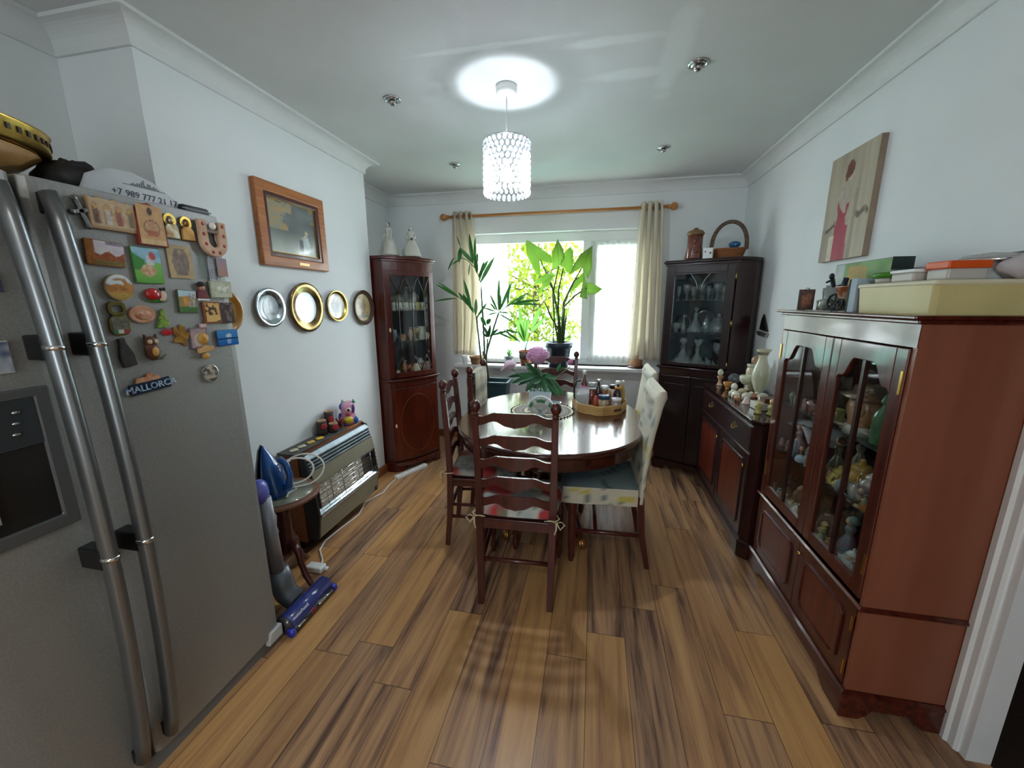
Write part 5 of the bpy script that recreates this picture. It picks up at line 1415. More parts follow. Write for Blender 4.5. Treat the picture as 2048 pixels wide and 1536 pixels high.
M().bx(0, .003, -.03, .026, -.04, .04).build('pouch', CLEAR, t); M().bx(.0005, .0018, -.002, .02, -.045, .04).build('card', mat('violet striped card', '#8a7a9a', .4, col2='#d9d6dc', scale=40, stretch=(1, 12, 1)), t)
magnet('card_magnet', 'faded orange and lilac card magnet at the right edge of the door', 1.234, 1.625, rc(.04, .064), .002, c('#9c8a8c'), (.039, .063, lambda u, v: mix('#b98f80', '#a296a6', v + .4 * (vn(u * 8, v * 8) - .5))))
def meadow(u, v):
    b = mix('#b9ccd6', '#dfe6e6', v) if v > .6 else mix('#b0762c', '#8a5a22', vn(u * 9, v * 9))
    if .3 < v < .75 and vn(u * 7 + 3, v * 7) > .5: b = mix('#a8692a', '#c98d3c', vn(u * 20, v * 20))
    if v < .3: b = mix('#c6a23a', '#9a7a2c', vn(u * 10, v * 20))
    if .3 < u < .75 and .76 < v < .86: b = mix('#a8835c', '#a8835c', 0)
    return b
t = magnet('round_magnet', 'round magnet with a golden meadow landscape', 0.896, 1.543, ell(.07, .073, 32), .008, mat('cream rim', '#c9b894', .4))
q = M(); rows = []; cs = []
for j in range(11):
    rr = .034 * j / 10; rows.append([(.0086, rr * math.cos(2 * PI * i / 32), rr * 1.03 * math.sin(2 * PI * i / 32)) for i in range(33)])
    cs += [meadow(.5 + .5 * j / 10 * math.cos(2 * PI * i / 32), .5 + .5 * j / 10 * math.sin(2 * PI * i / 32)) + (1,) for i in range(33)]
q.sheet(rows, 0, True, cs); q.build('printed_face', GLOSSPAINT, t)
t = mbase('ladybird_magnet', 'red ladybird snail magnet on a green leaf', 0.992, 1.524)
m = M(); m.ball((.006, -.012, .002), (.010, .021, .018), 16, 10); m.build('shell', mat('red enamel', '#b51a1c', .15, coat=.6), t)
m = M(); m.ball((.008, .017, -.002), (.007, .009, .014), 10, 8); m.ball((.009, .012, -.014), (.006, .008, .006), 8, 6); m.build('body', mat('flesh resin', '#d9b8a4', .4), t)
m = M(); m.ball((.008, .012, .017), (.004, .0045, .0055), 8, 6); m.ball((.008, .022, .018), (.004, .0045, .0055), 8, 6); m.build('feelers', BLACK, t)
m = M(); m.ball((.003, .002, -.018), (.004, .031, .006), 14, 6); m.build('leaf', mat('leaf resin', '#3c7a34', .4), t)
t = mbase('opener_magnet', 'bronze padlock shaped bottle opener magnet', 0.88, 1.456)
m = M(); m.ring(rrect(-.022, .022, .008, .048, .014), rrect(-.013, .013, .018, .036, .007), 0, .006, 'x'); m.build('shackle', mat('old bronze', '#6b6136', .35, .9), t, bev=.001)
m = M(); m.prism(rrect(-.025, .025, -.048, .010, .018), 0, .005, 'x'); m.build('body', MATS['old bronze'], t, bev=.001)
m = M(); m.paint((.0056, -.02, -.042), (0, .04, 0), (0, 0, .046), lambda u, v: mix('#4c5048', '#7c7a60', vn(u * 7, v * 7)) if v > .25 else (mix('#2f6a3a', '#2f6a3a', 0) if u < .33 else mix('#d4cfc0', '#d4cfc0', 0) if u < .66 else mix('#9a2c28', '#9a2c28', 0)), 15, 15); m.build('printed_face', GLOSSPAINT, t)
t = magnet('oval_magnet', 'oval pink clay magnet with a relief of a pot', 0.943, 1.466, ell(.072, .053, 36), .006, mat('pink clay', '#c9977a', .5, col2='#b8805f', scale=50), bev=.003)
m = M(); m.ball((.006, .002, -.002), (.004, .024, .015), 16, 8); m.ball((.008, -.004, .001), (.003, .010, .007), 10, 6); m.build('relief', mat('dark pink clay', '#a8694c', .5, col2='#d0a688', scale=80), t)
t = mbase('tree_magnet', 'green spruce tree magnet decorated with coloured dots', 0.996, 1.452)
m = M(); m.prism([(-.022, -.03), (.020, -.026), (.014, -.012), (.018, -.010), (.010, .004), (.013, .006), (.004, .03), (-.004, .02), (-.002, .012), (-.012, -.002), (-.006, -.004), (-.018, -.016), (-.012, -.016)], 0, .007, 'x'); m.build('tree', mat('spruce resin', '#3f8a2e', .4, col2='#8fae4a', scale=70), t, bev=.002)
m = M()
for k, (y, z) in enumerate(((.004, .028), (.001, .012), (-.004, .0), (.008, -.004), (-.010, -.018), (.010, -.018))): m.ball((.008, y, z), .0026, 6, 5)
m.build('baubles', mat('bauble gold', '#c99a3c', .3), t)
def town(u, v):
    b = mix('#9cc0d6', '#b9d2dc', v) if v > .72 else mix('#b98a4c', '#5a7a44', vn(u * 6, v * 6))
    if .25 < u < .55 and .3 < v < .75: b = mix('#b8823f', '#d0a25a', vn(u * 14, v * 14))
    if u > .55 and .25 < v < .85 and vn(u * 10, v * 9) > .4: b = mix('#4a4f55', '#d6d2cc', vn(u * 24, v * 24))
    if v < .25: b = mix('#56803c', '#3f6a38', vn(u * 12, v * 12))
    return b
magnet('picture_magnet', 'relief magnet of an old town with green hill, below the angel icon', 1.084, 1.504, rc(.062, .074), .007, mat('dark green resin', '#3c5238', .5), (.059, .07, town), tilt=-.05)
t = mbase('figure_magnet', 'small dark red figure magnet with a black hat', 1.14, 1.541)
m = M(); m.prism([(-.02, -.026), (.022, -.028), (.016, -.006), (.006, .004), (-.010, .004), (-.02, -.008)], 0, .009, 'x'); m.build('coat', mat('dark red coat', '#5a1f28', .4, col2='#7a3038', scale=60), t, bev=.002)
m = M(); m.ball((.008, 0, .010), (.007, .010, .010), 10, 8); m.build('head', mat('tan face', '#b98a6a', .5), t)
m = M(); m.ball((.008, -.003, .020), (.008, .014, .010), 12, 8); m.build('hat', mat('black felt', '#151316', .7), t)
m = M(); m.bx(0, .006, -.02, .022, -.033, -.027); m.build('base', WHITE, t)
def relief(u, v): return mix('#a9b39a', '#cfd3bc', vn(u * 9, v * 9)) if not (.2 < u < .85 and .35 < v < .7 and vn(u * 12, v * 6 + 3) > .5) else mix('#e2e4d6', '#e2e4d6', 0)
magnet('picture_magnet', 'pale grey green relief magnet at the right edge, under the orange card', 1.213, 1.546, rc(.084, .058), .007, mat('pale green resin', '#9aa48c', .5), (.08, .054, relief))
t = magnet('wood_magnet', 'carved wooden openwork magnet with a dark edge', 1.166, 1.466, rc(.062, .075), .007, mat('brown wood', '#8a4f22', .45), (.052, .064, lambda u, v: mix('#c79a50', '#dcb670', vn(u * 8, v * 8)) if vn(u * 7 + 2, v * 7) > .42 else mix('#3c2212', '#5a3418', vn(u * 20, v * 20))), PAINTED)
magnet('picture_magnet', 'dark brown metal picture magnet beside the carved wooden one', 1.226, 1.463, rc(.056, .075), .004, mat('dark bronze plate', '#4a413e', .4, .5), (.053, .072, lambda u, v: mix('#4f4644', '#3f3836', vn(u * 8, v * 8)) if vn(u * 6, v * 5 + 9) < .6 else mix('#6f605a', '#7c6c62', vn(u * 20, v * 20))))
t = mbase('feather_magnet', 'fluffy red feather magnet', 1.004, 1.408)
m = M()
for k in range(16):
    a = PI * (0.75 + 0.5 * hsh(k, 3)); l = .018 + .014 * hsh(k, 5); m.blade((.002 + .004 * hsh(k, 8), .016, -.004 + .008 * hsh(k, 1)), (.004, .016 + l * math.cos(a) * 1.3, l * math.sin(a) * .8), .006, 0, .2, 4, side=(0, -math.sin(a), math.cos(a)))
m.build('feather', mat('red feather', '#b01a26', .8), t)
t = mbase('leaf_magnet', 'golden maple leaf magnet beside the red feather', 1.046, 1.395)
m = M(); pts = []
for k in range(40):
    a = 2 * PI * k / 40; r = .018 + .014 * abs(math.cos(2.5 * a)) + .004 * math.sin(9 * a); pts.append((r * .9 * math.cos(a), r * 1.1 * math.sin(a)))
m.prism(pts, 0, .004, 'x'); m.build('leaf', mat('golden leaf', '#b08a3a', .3, .5, col2='#8a5a2a', scale=40), t)
t = mbase('cup_magnet', 'brown figure magnet holding a golden goblet over a wooden banner', 1.106, 1.366)
def back(u, v): return mix('#b9a0a0', '#8d7a82', vn(u * 6, v * 6)) if math.hypot(u - .5, v - .4) > .34 else mix('#d8cdbd', '#c4b49c', v)
m = M(); m.prism([(-.034, -.02), (.026, -.02), (.030, .05), (-.03, .05)], 0, .004, 'x'); m.build('plaque', mat('mauve resin', '#7c6470', .5), t)
m = M(); m.paint((.0046, -.03, -.016), (0, .054, 0), (0, 0, .062), back, 14, 14); m.build('printed_face', GLOSSPAINT, t)
m = M(); m.ball((.008, .010, .012), (.008, .018, .020), 14, 10); m.ball((.008, .012, -.022), (.008, .014, .012), 12, 8); m.ball((.008, .008, -.048), (.007, .014, .012), 12, 8); m.build('goblet', mat('honey resin', '#b9883c', .3, col2='#cfa456', scale=40), t)
m = M(); m.T = Euler((.1, 0, 0)).to_matrix().to_4x4(); m.bx(.006, .018, -.022, .034, -.034, -.018); m.build('banner', LWOOD, t, bev=.002)
m = M(); m.box(.004, .018, .056, .006, .022, .012); m.build('flag', mat('small red white flag', '#b9646a', .5, col2='#d9d2d0', scale=60), t)
def sea(u, v):
    b = mix('#1f5fae', '#4a92cf', v)
    if abs(v - .45) < .04: b = mix('#1a2c4a', '#1a2c4a', 0)
    if math.hypot((u - .55) * 1.2, v - .62) < .16 and v > .5: b = mix('#dfe9f2', '#9cc0e2', vn(u * 20, v * 20))
    if .45 < u < .65 and .1 < v < .42: b = mix('#a9cbe8', '#4a8aca', vn(u * 20, v * 20))
    return b
magnet('picture_magnet', 'bright blue seascape magnet by the right edge of the door', 1.212, 1.373, rc(.086, .058), .005, c('#21406c'), (.083, .055, sea))
t = mbase('bottle_magnet', 'black bottle shaped magnet below the bronze opener', 0.879, 1.359)
m = M(); m.T = Euler((.14, 0, 0)).to_matrix().to_4x4(); m.prism([(-.018, -.042), (.018, -.042), (.020, -.01), (.012, .018), (.009, .026), (.009, .042), (-.009, .042), (-.009, .026), (-.012, .018), (-.020, -.01)], 0, .009, 'x'); m.build('bottle', mat('black resin', '#2a2826', .6, col2='#3a3734', scale=60), t, bev=.003)
t = mbase('owl_magnet', 'brown owl magnet with a yellow chest on a twig', 0.948, 1.364)
m = M(); m.ball((.008, 0, -.008), (.010, .021, .030), 14, 10); m.ball((.009, 0, .020), (.010, .019, .016), 14, 9); m.prism([(-.017, .026), (-.008, .03), (-.016, .042)], .004, .012, 'x'); m.prism([(.017, .026), (.008, .03), (.016, .042)], .004, .012, 'x'); m.build('body', mat('brown owl resin', '#4a2c22', .45, col2='#6a4030', scale=50), t)
m = M(); m.ball((.0125, .002, -.010), (.007, .013, .018), 12, 8); m.build('chest', mat('yellow owl chest', '#c99a50', .45), t)
m = M(); m.ball((.016, -.008, .020), (.004, .0075, .0075), 10, 6); m.ball((.016, .009, .020), (.004, .0075, .0075), 10, 6); m.build('eyes', mat('pale eye', '#c9b89a', .3), t)
m = M(); m.tube([(.008, -.004, -.034), (.012, .02, -.034), (.010, .036, -.024)], [.003, .004, .002], 6); m.build('twig', mat('green twig', '#4a5a38', .5), t)
t = mbase('name_magnet', 'blue magnet reading MALLORCA with orange roofs above', 0.928, 1.258)
m = M(); m.T = Euler((.07, 0, 0)).to_matrix().to_4x4(); m.bx(0, .005, -.058, .056, -.026, .008); m.build('backing', mat('navy resin', '#1f2c44', .4), t)
m = M(); m.prism([(-.04, .006), (.03, .01), (.026, .022), (.012, .022), (.008, .032), (-.006, .03), (-.010, .022), (-.036, .02)], 0, .006, 'x'); m.build('roofs', mat('orange roofs', '#b06a40', .5, col2='#d0a07c', scale=60), t)
m = M(); m.text('MALLORCA', .0275, 0, .0025, T=Euler((.07, 0, 0)).to_matrix().to_4x4() @ Matrix.Translation((.0065, 0, -.009)) @ YZ); m.build('lettering', mat('white blue letters', '#cfe2f2', .3, col2='#4a8ac2', scale=60), t)
t = magnet('round_magnet', 'round dark glass magnet alone at the lower right', 1.123, 1.254, ell(.062, .064, 32), .006, CHROME)
q = M(); rows = []; cs = []
for j in range(9):
    rr = .028 * j / 8; rows.append([(.0068 + .002 * (1 - (j / 8) ** 2), rr * math.cos(2 * PI * i / 28), rr * math.sin(2 * PI * i / 28)) for i in range(29)])
    cs += [mix('#3a3430', '#b9aea0', vn(8 + 3 * j / 8 * math.cos(2 * PI * i / 28), 3 + 4 * j / 8 * math.sin(2 * PI * i / 28)) ** 2 * 1.6) + (1,) for i in range(29)]
q.sheet(rows, 0, True, cs); q.build('printed_face', GLOSSPAINT, t)
magnet('picture_magnet', 'blue and grey photo magnet on the freezer door, above the dispenser', 0.622, 1.378, rc(.06, .075), .003, c('#c9c9c6'), (.056, .07, lambda u, v: mix('#4a5a78', '#b9c0cc', vn(u * 5, v * 5))))
magnet('picture_magnet', 'small violet magnet high on the freezer door, mostly out of the picture', 0.652, 1.548, rc(.03, .045), .003, c('#4a3f66'))

# ================================================================ on top of the fridge
ZT = 1.80
t = thing('wooden_dish', 'shallow pale wooden dish on top of the fridge, under the gilt gallery tray', 'dish', (-1.60, 0.66, ZT), 0)
m = M(); m.lathe([(.10, 0), (.12, .004), (.20, .05), (.245, .092), (.235, .095), (.19, .055), (0, .02)], (0, 0, 0), 40, sx=.75, sy=1.1); m.build('dish', mat('honey wood', '#b5884c', .4, col2='#c79a5c', scale=4, stretch=(1, 6, 6), coat=.2), t)
t = thing('gallery_tray', 'oval gilt gallery tray with a pierced rim on top of the wooden dish', 'tray', (-1.60, 0.69, ZT + .097), 0)
m = M(); m.lathe([(0, 0), (.25, 0), (.262, .006), (.262, .05), (.268, .054), (.256, .056), (.252, .05), (.252, .008), (0, .006)], (0, 0, 0), 48, sx=.72, sy=1.0); m.build('tray', mat('gilt tray', '#a8843c', .3, .9, col2='#c9a85c', scale=10), t)
m = M()
for k in range(60):
    a = 2 * PI * k / 60; m.at(.263 * .72 * math.cos(a), .263 * math.sin(a), .03, rz=math.atan2(math.sin(a), math.cos(a) / .72)); m.box(0, 0, 0, .004, .009, .014)
m.T = Matrix.Identity(4); m.build('piercing', mat('dark piercing', '#3f3216', .6), t)
t = thing('plastic_bag', 'crumpled clear plastic bag lying in the gilt tray', 'bag', (-1.58, 0.74, ZT + .104), 0)
m = M(); rows = []
for j in range(15):
    v = j / 14; r = []
    for i in range(25):
        a = 2 * PI * i / 24; rr = .15 * math.sin(PI * v * .5 + .05) * (1 + .18 * (vn(6 * math.cos(a) + 9, 6 * math.sin(a) + v * 4) - .5))
        r.append((rr * math.cos(a) * .7, rr * math.sin(a), .002 + .075 * math.cos(PI * v / 2) * (0.7 + .6 * vn(4 * math.cos(a) + 20, 4 * math.sin(a) + v * 3))))
    rows.append(r)
m.sheet(rows); m.build('film', thin_glass('cling film', '#eef2f2', 2.2, .35), t)
t = thing('black_pouch', 'black crumpled pouch between the wooden dish and the white packet', 'pouch', (-1.52, 0.955, ZT), 0)
m = M(); m.ball((0, 0, .05), (.10, .06, .052), 18, 12, fn=lambda a, t_: 1 + .16 * math.sin(5 * a + 3 * t_) * math.cos(3 * t_)); m.tube([(0, .03, .07), (.03, .055, .085), (.02, .08, .07)], .008, 6); m.build('pouch', mat('black cloth', '#1a1a1c', .6, col2='#2b2c2c', scale=20), t)
t = thing('white_packet', 'white domed plastic packet printed with a skyline and a phone number', 'packet', (-1.40, 1.03, ZT), 0)
prf = [(-.135, 0), (.165, 0), (.15, .02), (.11, .045), (.06, .075), (.0, .09), (-.06, .085), (-.11, .055)]
m = M(); m.prism([(p[0], p[1]) for p in prf], -.012, .012, 'x'); m.build('packet', mat('white film', '#c3c7ca', .3, col2='#b4b9bd', scale=6, coat=.3), t, bev=.008, seg=3)
m = M(); m.text('+7 989 777 21 17', .026, 0, .0003, T=Matrix.Translation((.0128, .03, .022)) @ YZ); m.build('phone_number', mat('blue black ink', '#252b3c', .5), t)
m = M()
for k in range(14):
    h = .006 + .016 * hsh(k, 4); m.bx(.0122, .0128, -.01 + k * .006, -.01 + k * .006 + .004, .05, .05 + h * (1 - abs(k - 6) / 10)); 
m.bx(.0122, .0127, -.03, .09, .048, .050); m.build('skyline_print', mat('grey ink', '#6a6d70', .5), t)
t = thing('black_case', 'flat black case lying at the far corner of the fridge top', 'case', (-1.47, 1.205, 1.80), 0)
m = M(); m.bx(-.10, .10, -.05, .05, 0, .028); m.build('case', mat('soft black case', '#1b1c1d', .45), t, bev=.01, seg=3)
m = M(); m.bx(-.102, .102, -.052, .052, .013, .016); m.build('zip', mat('zip grey', '#4b4d4e', .4, .6), t)

# ================================================================ ornaments on the heater
HZ = 0.632
t = thing('tile_strip', 'dark slate strip with a row of pale shells lying on the heater top', 'tray', (-1.70, 2.05, HZ)); 
M().bx(-.075, .045, -.235, .27, 0, .010).build('slate', mat('dark slate', '#3e3f3c', .5, col2='#555650', scale=12), t, bev=.002)
for k, (x, y, hx) in enumerate(((-.004, -.18, '#c9c2a4'), (-.004, -.115, '#c2bea2'), (-.002, -.04, '#cfa94a'), (.004, .035, '#d8b43e'))):
    m = M(); m.ball((x, y, .014), (.022, .030, .006), 14, 7, fn=lambda a, t_: 1 + .12 * math.sin(4 * a)); m.build('shell', mat('shell ' + hx, hx, .5), t)
BRK = mat('birch bark', '#4f423a', .8, col2='#342b27', scale=30); CUTW = mat('cut wood', '#b9957a', .7, col2='#a88468', scale=20)
REDFL = mat('red flower felt', '#b02a38', .6)
for lb, x, y, z, h, r in (('tall bark log candle holder with a red flower, at the back of the group', -1.745, 2.255, HZ + .010, .135, .030), ('bark log candle holder with a red flower, front left of the group', -1.735, 2.165, HZ + .010, .095, .031), ('short bark log candle holder with a red flower at its side, front right', -1.695, 2.225, HZ + .010, .062, .030)):
    t = thing('log_candle_holder', lb, 'candle holder', (x, y, z), 0, 'bark log candle holders on the heater')
    M().lathe([(r, 0), (r * 1.03, h * .3), (r * .97, h * .7), (r, h - .004)], (0, 0, 0), 18, fn=lambda rr, zz, a: rr * (1 + .05 * math.sin(7 * a + zz * 60))).build('log', BRK, t)
    M().lathe([(r * .98, h - .004), (r * .9, h + .002), (r * .5, h + .002), (r * .45, h - .006), (0, h - .006)], (0, 0, 0), 18).build('cut_top', CUTW, t)
    q = M(); a0 = -.5
    for k in range(6):
        a = 2 * PI * k / 6; q.at(r * math.cos(a0) * 1.05, r * math.sin(a0) * 1.05, h * .62, rz=a0); q.ball((0, .012 * math.cos(a), .012 * math.sin(a)), (.004, .009, .009), 8, 5)
    q.ball((.003, 0, 0), (.005, .006, .006), 8, 5); q.T = Matrix.Identity(4); q.build('flower', REDFL, t)
t = thing('glass_ornament', 'small dark red twig ornament between the logs and the painted owl', 'ornament', (-1.70, 2.31, HZ + .010))
m = M()
for k in range(14):
    a = 2 * PI * hsh(k, 2); l = .03 + .02 * hsh(k, 9); m.tube([(0, 0, .005 + .01 * hsh(k, 5)), (.018 * math.cos(a), .018 * math.sin(a), .03 + .01 * hsh(k, 7)), (.026 * math.cos(a + .6), .024 * math.sin(a + .6), l + .03)], .005, 6)
m.build('twigs', mat('dark red lacquer', '#6a1822', .3, coat=.4), t)
t = thing('painted_owl', 'multicoloured painted owl ornament at the right end of the heater top', 'ornament', (-1.715, 2.425, HZ), 0.0)
m = M(); m.lathe([(.034, 0), (.052, .02), (.058, .06), (.050, .085), (.055, .11), (.053, .15), (.036, .168), (0, .17)], (0, 0, 0), 24, sx=.8); m.build('body', mat('pink owl glaze', '#c98aa8', .3, coat=.5, col2='#d9a2ba', scale=20), t)
F_ = Vector((.55, -.84, 0)).normalized(); S_ = Vector((.84, .55, 0)).normalized()
def ow(m, s, z, d, rr):
    p = F_ * d + S_ * s; m.ball((p.x, p.y, z), rr, 12, 8)
q = M(); ow(q, -.004, .045, .030, (.038, .034, .032)); q.build('chest', mat('yellow owl glaze', '#d8c22a', .3, coat=.5), t)
q = M(); ow(q, .004, .118, .036, (.021, .021, .021)); q.build('eye', mat('white eye glaze', '#e6dcd8', .3, coat=.5), t)
q = M(); ow(q, .006, .119, .052, (.010, .010, .010)); q.build('pupil', mat('black eye glaze', '#121014', .1, coat=.6), t)
for w4, z4, d4, r4 in ((-.038, .138, .016, (.018, .020, .026)), (-.052, .05, .0, (.014, .016, .04)), (.05, .03, .008, (.016, .018, .03)), (-.022, .018, .036, (.018, .016, .018))):
    q = M(); ow(q, w4, z4, d4, r4); q.build('blue_feather', mat('blue owl glaze', '#1f5fae', .3, coat=.5), t)
q = M(); ow(q, .036, .12, .026, (.011, .012, .034)); q.build('purple_feathers', mat('purple owl glaze', '#5a2a7a', .3, coat=.5), t)
q = M(); ow(q, .0, .085, .044, (.022, .018, .008)); q.build('beak_band', mat('red owl glaze', '#b02a3a', .3, coat=.5), t)
q = M()
for s in (-.03, .042): p = S_ * s; q.lathe([(.014, 0), (.008, .018), (0, .032)], (p.x, p.y, .158), 10)
q.build('ear_tufts', mat('green owl glaze', '#5a9a7a', .3, coat=.5), t)

# ================================================================ tripod table with the iron, behind the fridge
SX_, SY_ = -1.572, 1.60
t = thing('tripod_table', 'small carved tripod table with a round top between fridge and heater', 'table', (SX_, SY_, 0))
m = M(); m.lathe([(.02, .488), (.165, .498), (.183, .505), (.187, .515), (.181, .523), (.16, .524)], (0, 0, 0), 36, cap=False); m.lathe([(.16, .524), (.161, .526), (.155, .5255)], (0, 0, 0), 36, cap=False); m.build('top_rim', mat('worn top rim', '#5f3f2e', .4, col2='#7a543c', scale=9), t)
m = M(); m.lathe([(.158, .518), (.158, .5245), (0, .5245)], (0, 0, 0), 36); m.build('inset_top', mat('grey green marble', '#868a78', .4, col2='#63685a', scale=20, coat=.3), t)
m = M(); m.lathe([(.03, .17), (.038, .19), (.034, .24), (.04, .28), (.03, .31), (.036, .35), (.030, .40), (.038, .44), (.030, .455), (.045, .475), (.06, .492)], (0, 0, 0), 18, fn=lambda r, z, a: r * (1 + .10 * math.sin(6 * a + z * 60))); m.build('column', CHAIRW, t)
for a in (-.25, -.25 + 2.094, -.25 + 4.189):
    m = M(); ca, sa = math.cos(a), math.sin(a)
    m.tube([(ca * d, sa * d, z) for d, z in ((.02, .2), (.055, .24), (.085, .20), (.095, .14), (.12, .08), (.155, .04), (.185, .012))], [.022, .022, .018, .016, .017, .015, .014], 8); m.build('leg', CHAIRW, t)
t = thing('iron', 'blue steam iron standing on its heel on the tripod table', 'iron', (-1.60, 1.57, .525), 0)
IB = mat('translucent blue plastic', '#1f5fa8', .12, coat=.6, col2='#174a8c', scale=5)
m = M(); rows = []
for j in range(15):
    v = j / 14; z = .02 + .245 * v; hw = .058 * (1 - v ** 2.2) + .003; th = .05 * (1 - v ** 1.6) + .006; r = []
    for i in range(17):
        a = 2 * PI * i / 16; r.append((-.021 + th + th * math.copysign(abs(math.cos(a)) ** .8, math.cos(a)), hw * math.copysign(abs(math.sin(a)) ** .8, math.sin(a)), z))
    rows.append(r)
m.sheet(rows); m.add([p for p in rows[0][:-1]], [tuple(range(15, -1, -1))]); m.build('tank', IB, t)
m = M(); m.prism([(-.062, .015), (.062, .015), (.064, .05), (.05, .15), (.02, .25), (0, .275), (-.02, .25), (-.05, .15), (-.064, .05)], -.03, -.022, 'x'); m.build('soleplate', CHROME, t, bev=.003)
m = M(); m.tube([(.075, 0, .045), (.115, 0, .06), (.125, 0, .12), (.112, 0, .18), (.075, 0, .205)], [.017, .018, .016, .016, .016], 10); m.build('handle', IB, t)
m = M(); m.tube([(.10, 0, .10), (.112, 0, .12), (.104, 0, .15)], .019, 8, flat=.8); m.build('grip', mat('pale grey grip', '#a9b8c8', .4), t)
m = M(); m.bx(-.02, .08, -.05, .05, 0, .02); m.build('heel', IB, t, bev=.008)
m = M(); sv = Vector((.7, .71, 0)); vv = Vector((.71, -.7, 0)); pts = []
for k in range(56):
    u = k / 55; a = 2.2 + u * 2.15 * 2 * PI; rr = .078 - .02 * math.sin(u * 7)
    q = Vector((.085, .085, .10)) + sv * (rr * 1.25 * math.cos(a) + .03 * u) + vv * (.03 - .06 * u) + Vector((0, 0, rr * math.sin(a))); pts.append((q.x, q.y, max(q.z, .008)))
pts = [(.112, 0, .19), (.118, .02, .19)] + pts + [(.10, .06, .012), (.085, .02, .01), (.11, -.02, .01)]
m.tube(pts, .0048, 7); m.build('cord', mat('white cord', '#d8d8d2', .5), t)

# ================================================================ vacuum cleaner standing in the gap
t = thing('stick_vacuum', 'cordless stick vacuum with a blue roller head in the gap beside the fridge', 'vacuum cleaner', (-1.36, 1.42, 0))
VB = mat('vacuum blue roller', '#3a468c', .25, coat=.5, col2='#2c356e', scale=3, stretch=(20, 1, 20)); VG = mat('vacuum grey', '#6f757c', .35, .4)
m = M(); m.tube([(-1.335, 1.285, .05), (-1.335, 1.56, .05)], .045, 20); m.build('roller_cover', VB, t, w=True)
m = M(); m.tube([(-1.293, 1.27, .028), (-1.293, 1.57, .028)], .016, 12); m.build('front_strip', mat('vacuum dark', '#34363c', .3), t, w=True)
m = M(); m.tube([(-1.279, 1.30, .036), (-1.279, 1.355, .036)], .005, 8); m.tube([(-1.279, 1.44, .036), (-1.279, 1.54, .036)], .005, 8); m.build('silver_insert', CHROME, t, w=True)
m = M(); m.bx(-1.284, -1.276, 1.385, 1.425, .028, .044); m.build('red_catch', mat('red catch', '#8a2030', .3), t, w=True, bev=.003)
for y in (1.272, 1.568):
    m = M(); m.tube([(-1.293, y - .008, .028), (-1.293, y + .008, .028)], .021, 14); m.build('end_cap', mat('violet blue cap', '#2c32b0', .3, coat=.4), t, w=True)
m = M(); m.tube([(-1.335, 1.276, .05), (-1.335, 1.286, .05)], .044, 20); m.build('side_cap', mat('clear grey cap', '#3c3a40', .2, coat=.5), t, w=True)
m = M(); m.text('motorhead', .022, 0, .0004, T=Matrix.Translation((-1.298, 1.345, .0765)) @ Euler((0, .72, 0)).to_matrix().to_4x4() @ Matrix(((0, -1, 0, 0), (1, 0, 0, 0), (0, 0, 1, 0), (0, 0, 0, 1)))); m.build('lettering', WHITE, t, w=True)
m = M(); m.tube([(-1.39, 1.42, .06), (-1.44, 1.42, .09), (-1.455, 1.415, .15), (-1.46, 1.41, .23)], [.05, .052, .055, .045], 16); m.build('neck', VG, t, w=True)
m = M(); m.tube([(-1.45, 1.40, .22), (-1.455, 1.385, .62)], .030, 14); m.build('tube', mat('vacuum pale grey', '#8e9298', .35, .3), t, w=True)
m = M(); m.ball((-1.46, 1.37, .655), (.04, .04, .06), 14, 10, fn=lambda a, q: 1 + .12 * math.sin(6 * a) * math.cos(4 * q)); m.build('blue_bag', mat('blue violet film', '#4a52b4', .3, coat=.4, col2='#6a74c8', scale=12), t, w=True)
t = thing('plug_adapter', 'white plug adapter on the floor behind the vacuum head', 'adapter', (-1.575, 1.66, 0)); t.location = (-1.50, 1.70, 0)
m = M(); m.bx(-.05, .05, -.028, .028, 0, .035); m.build('body', WHITE, t, bev=.008, seg=3); m = M(); m.tube([(.05, 0, .018), (.075, .005, .02)], .01, 8); m.build('cable_boot', WHITE, t)
# power strip and its lead
t = thing('power_strip', 'white power strip on the floor before the left corner cabinet', 'power strip', (-1.55, 3.02, 0), -.42)
m = M(); m.bx(-.024, .024, -.17, .17, 0, .03); m.build('body', WHITE, t, bev=.006)
for k in range(4): M().bx(-.015, .015, -.13 + .075 * k, -.075 + .075 * k, .03, .0315).build('socket', mat('socket face', '#cfd2d0', .4), t)
m = M(); m.tube([(-1.615, 2.865, .012), (-1.62, 2.75, .006), (-1.60, 2.62, .006), (-1.655, 2.45, .006), (-1.60, 2.28, .006), (-1.62, 2.1, .006), (-1.63, 1.95, .006), (-1.60, 1.86, .006), (-1.52, 1.78, .006), (-1.49, 1.735, .014)], .0055, 7)
solo(m, 'extension_lead', mat('white flex', '#d9d9d4', .5), 'long white lead from the power strip along the heater foot', 'cord', (-1.615, 2.865, 0), w=True)
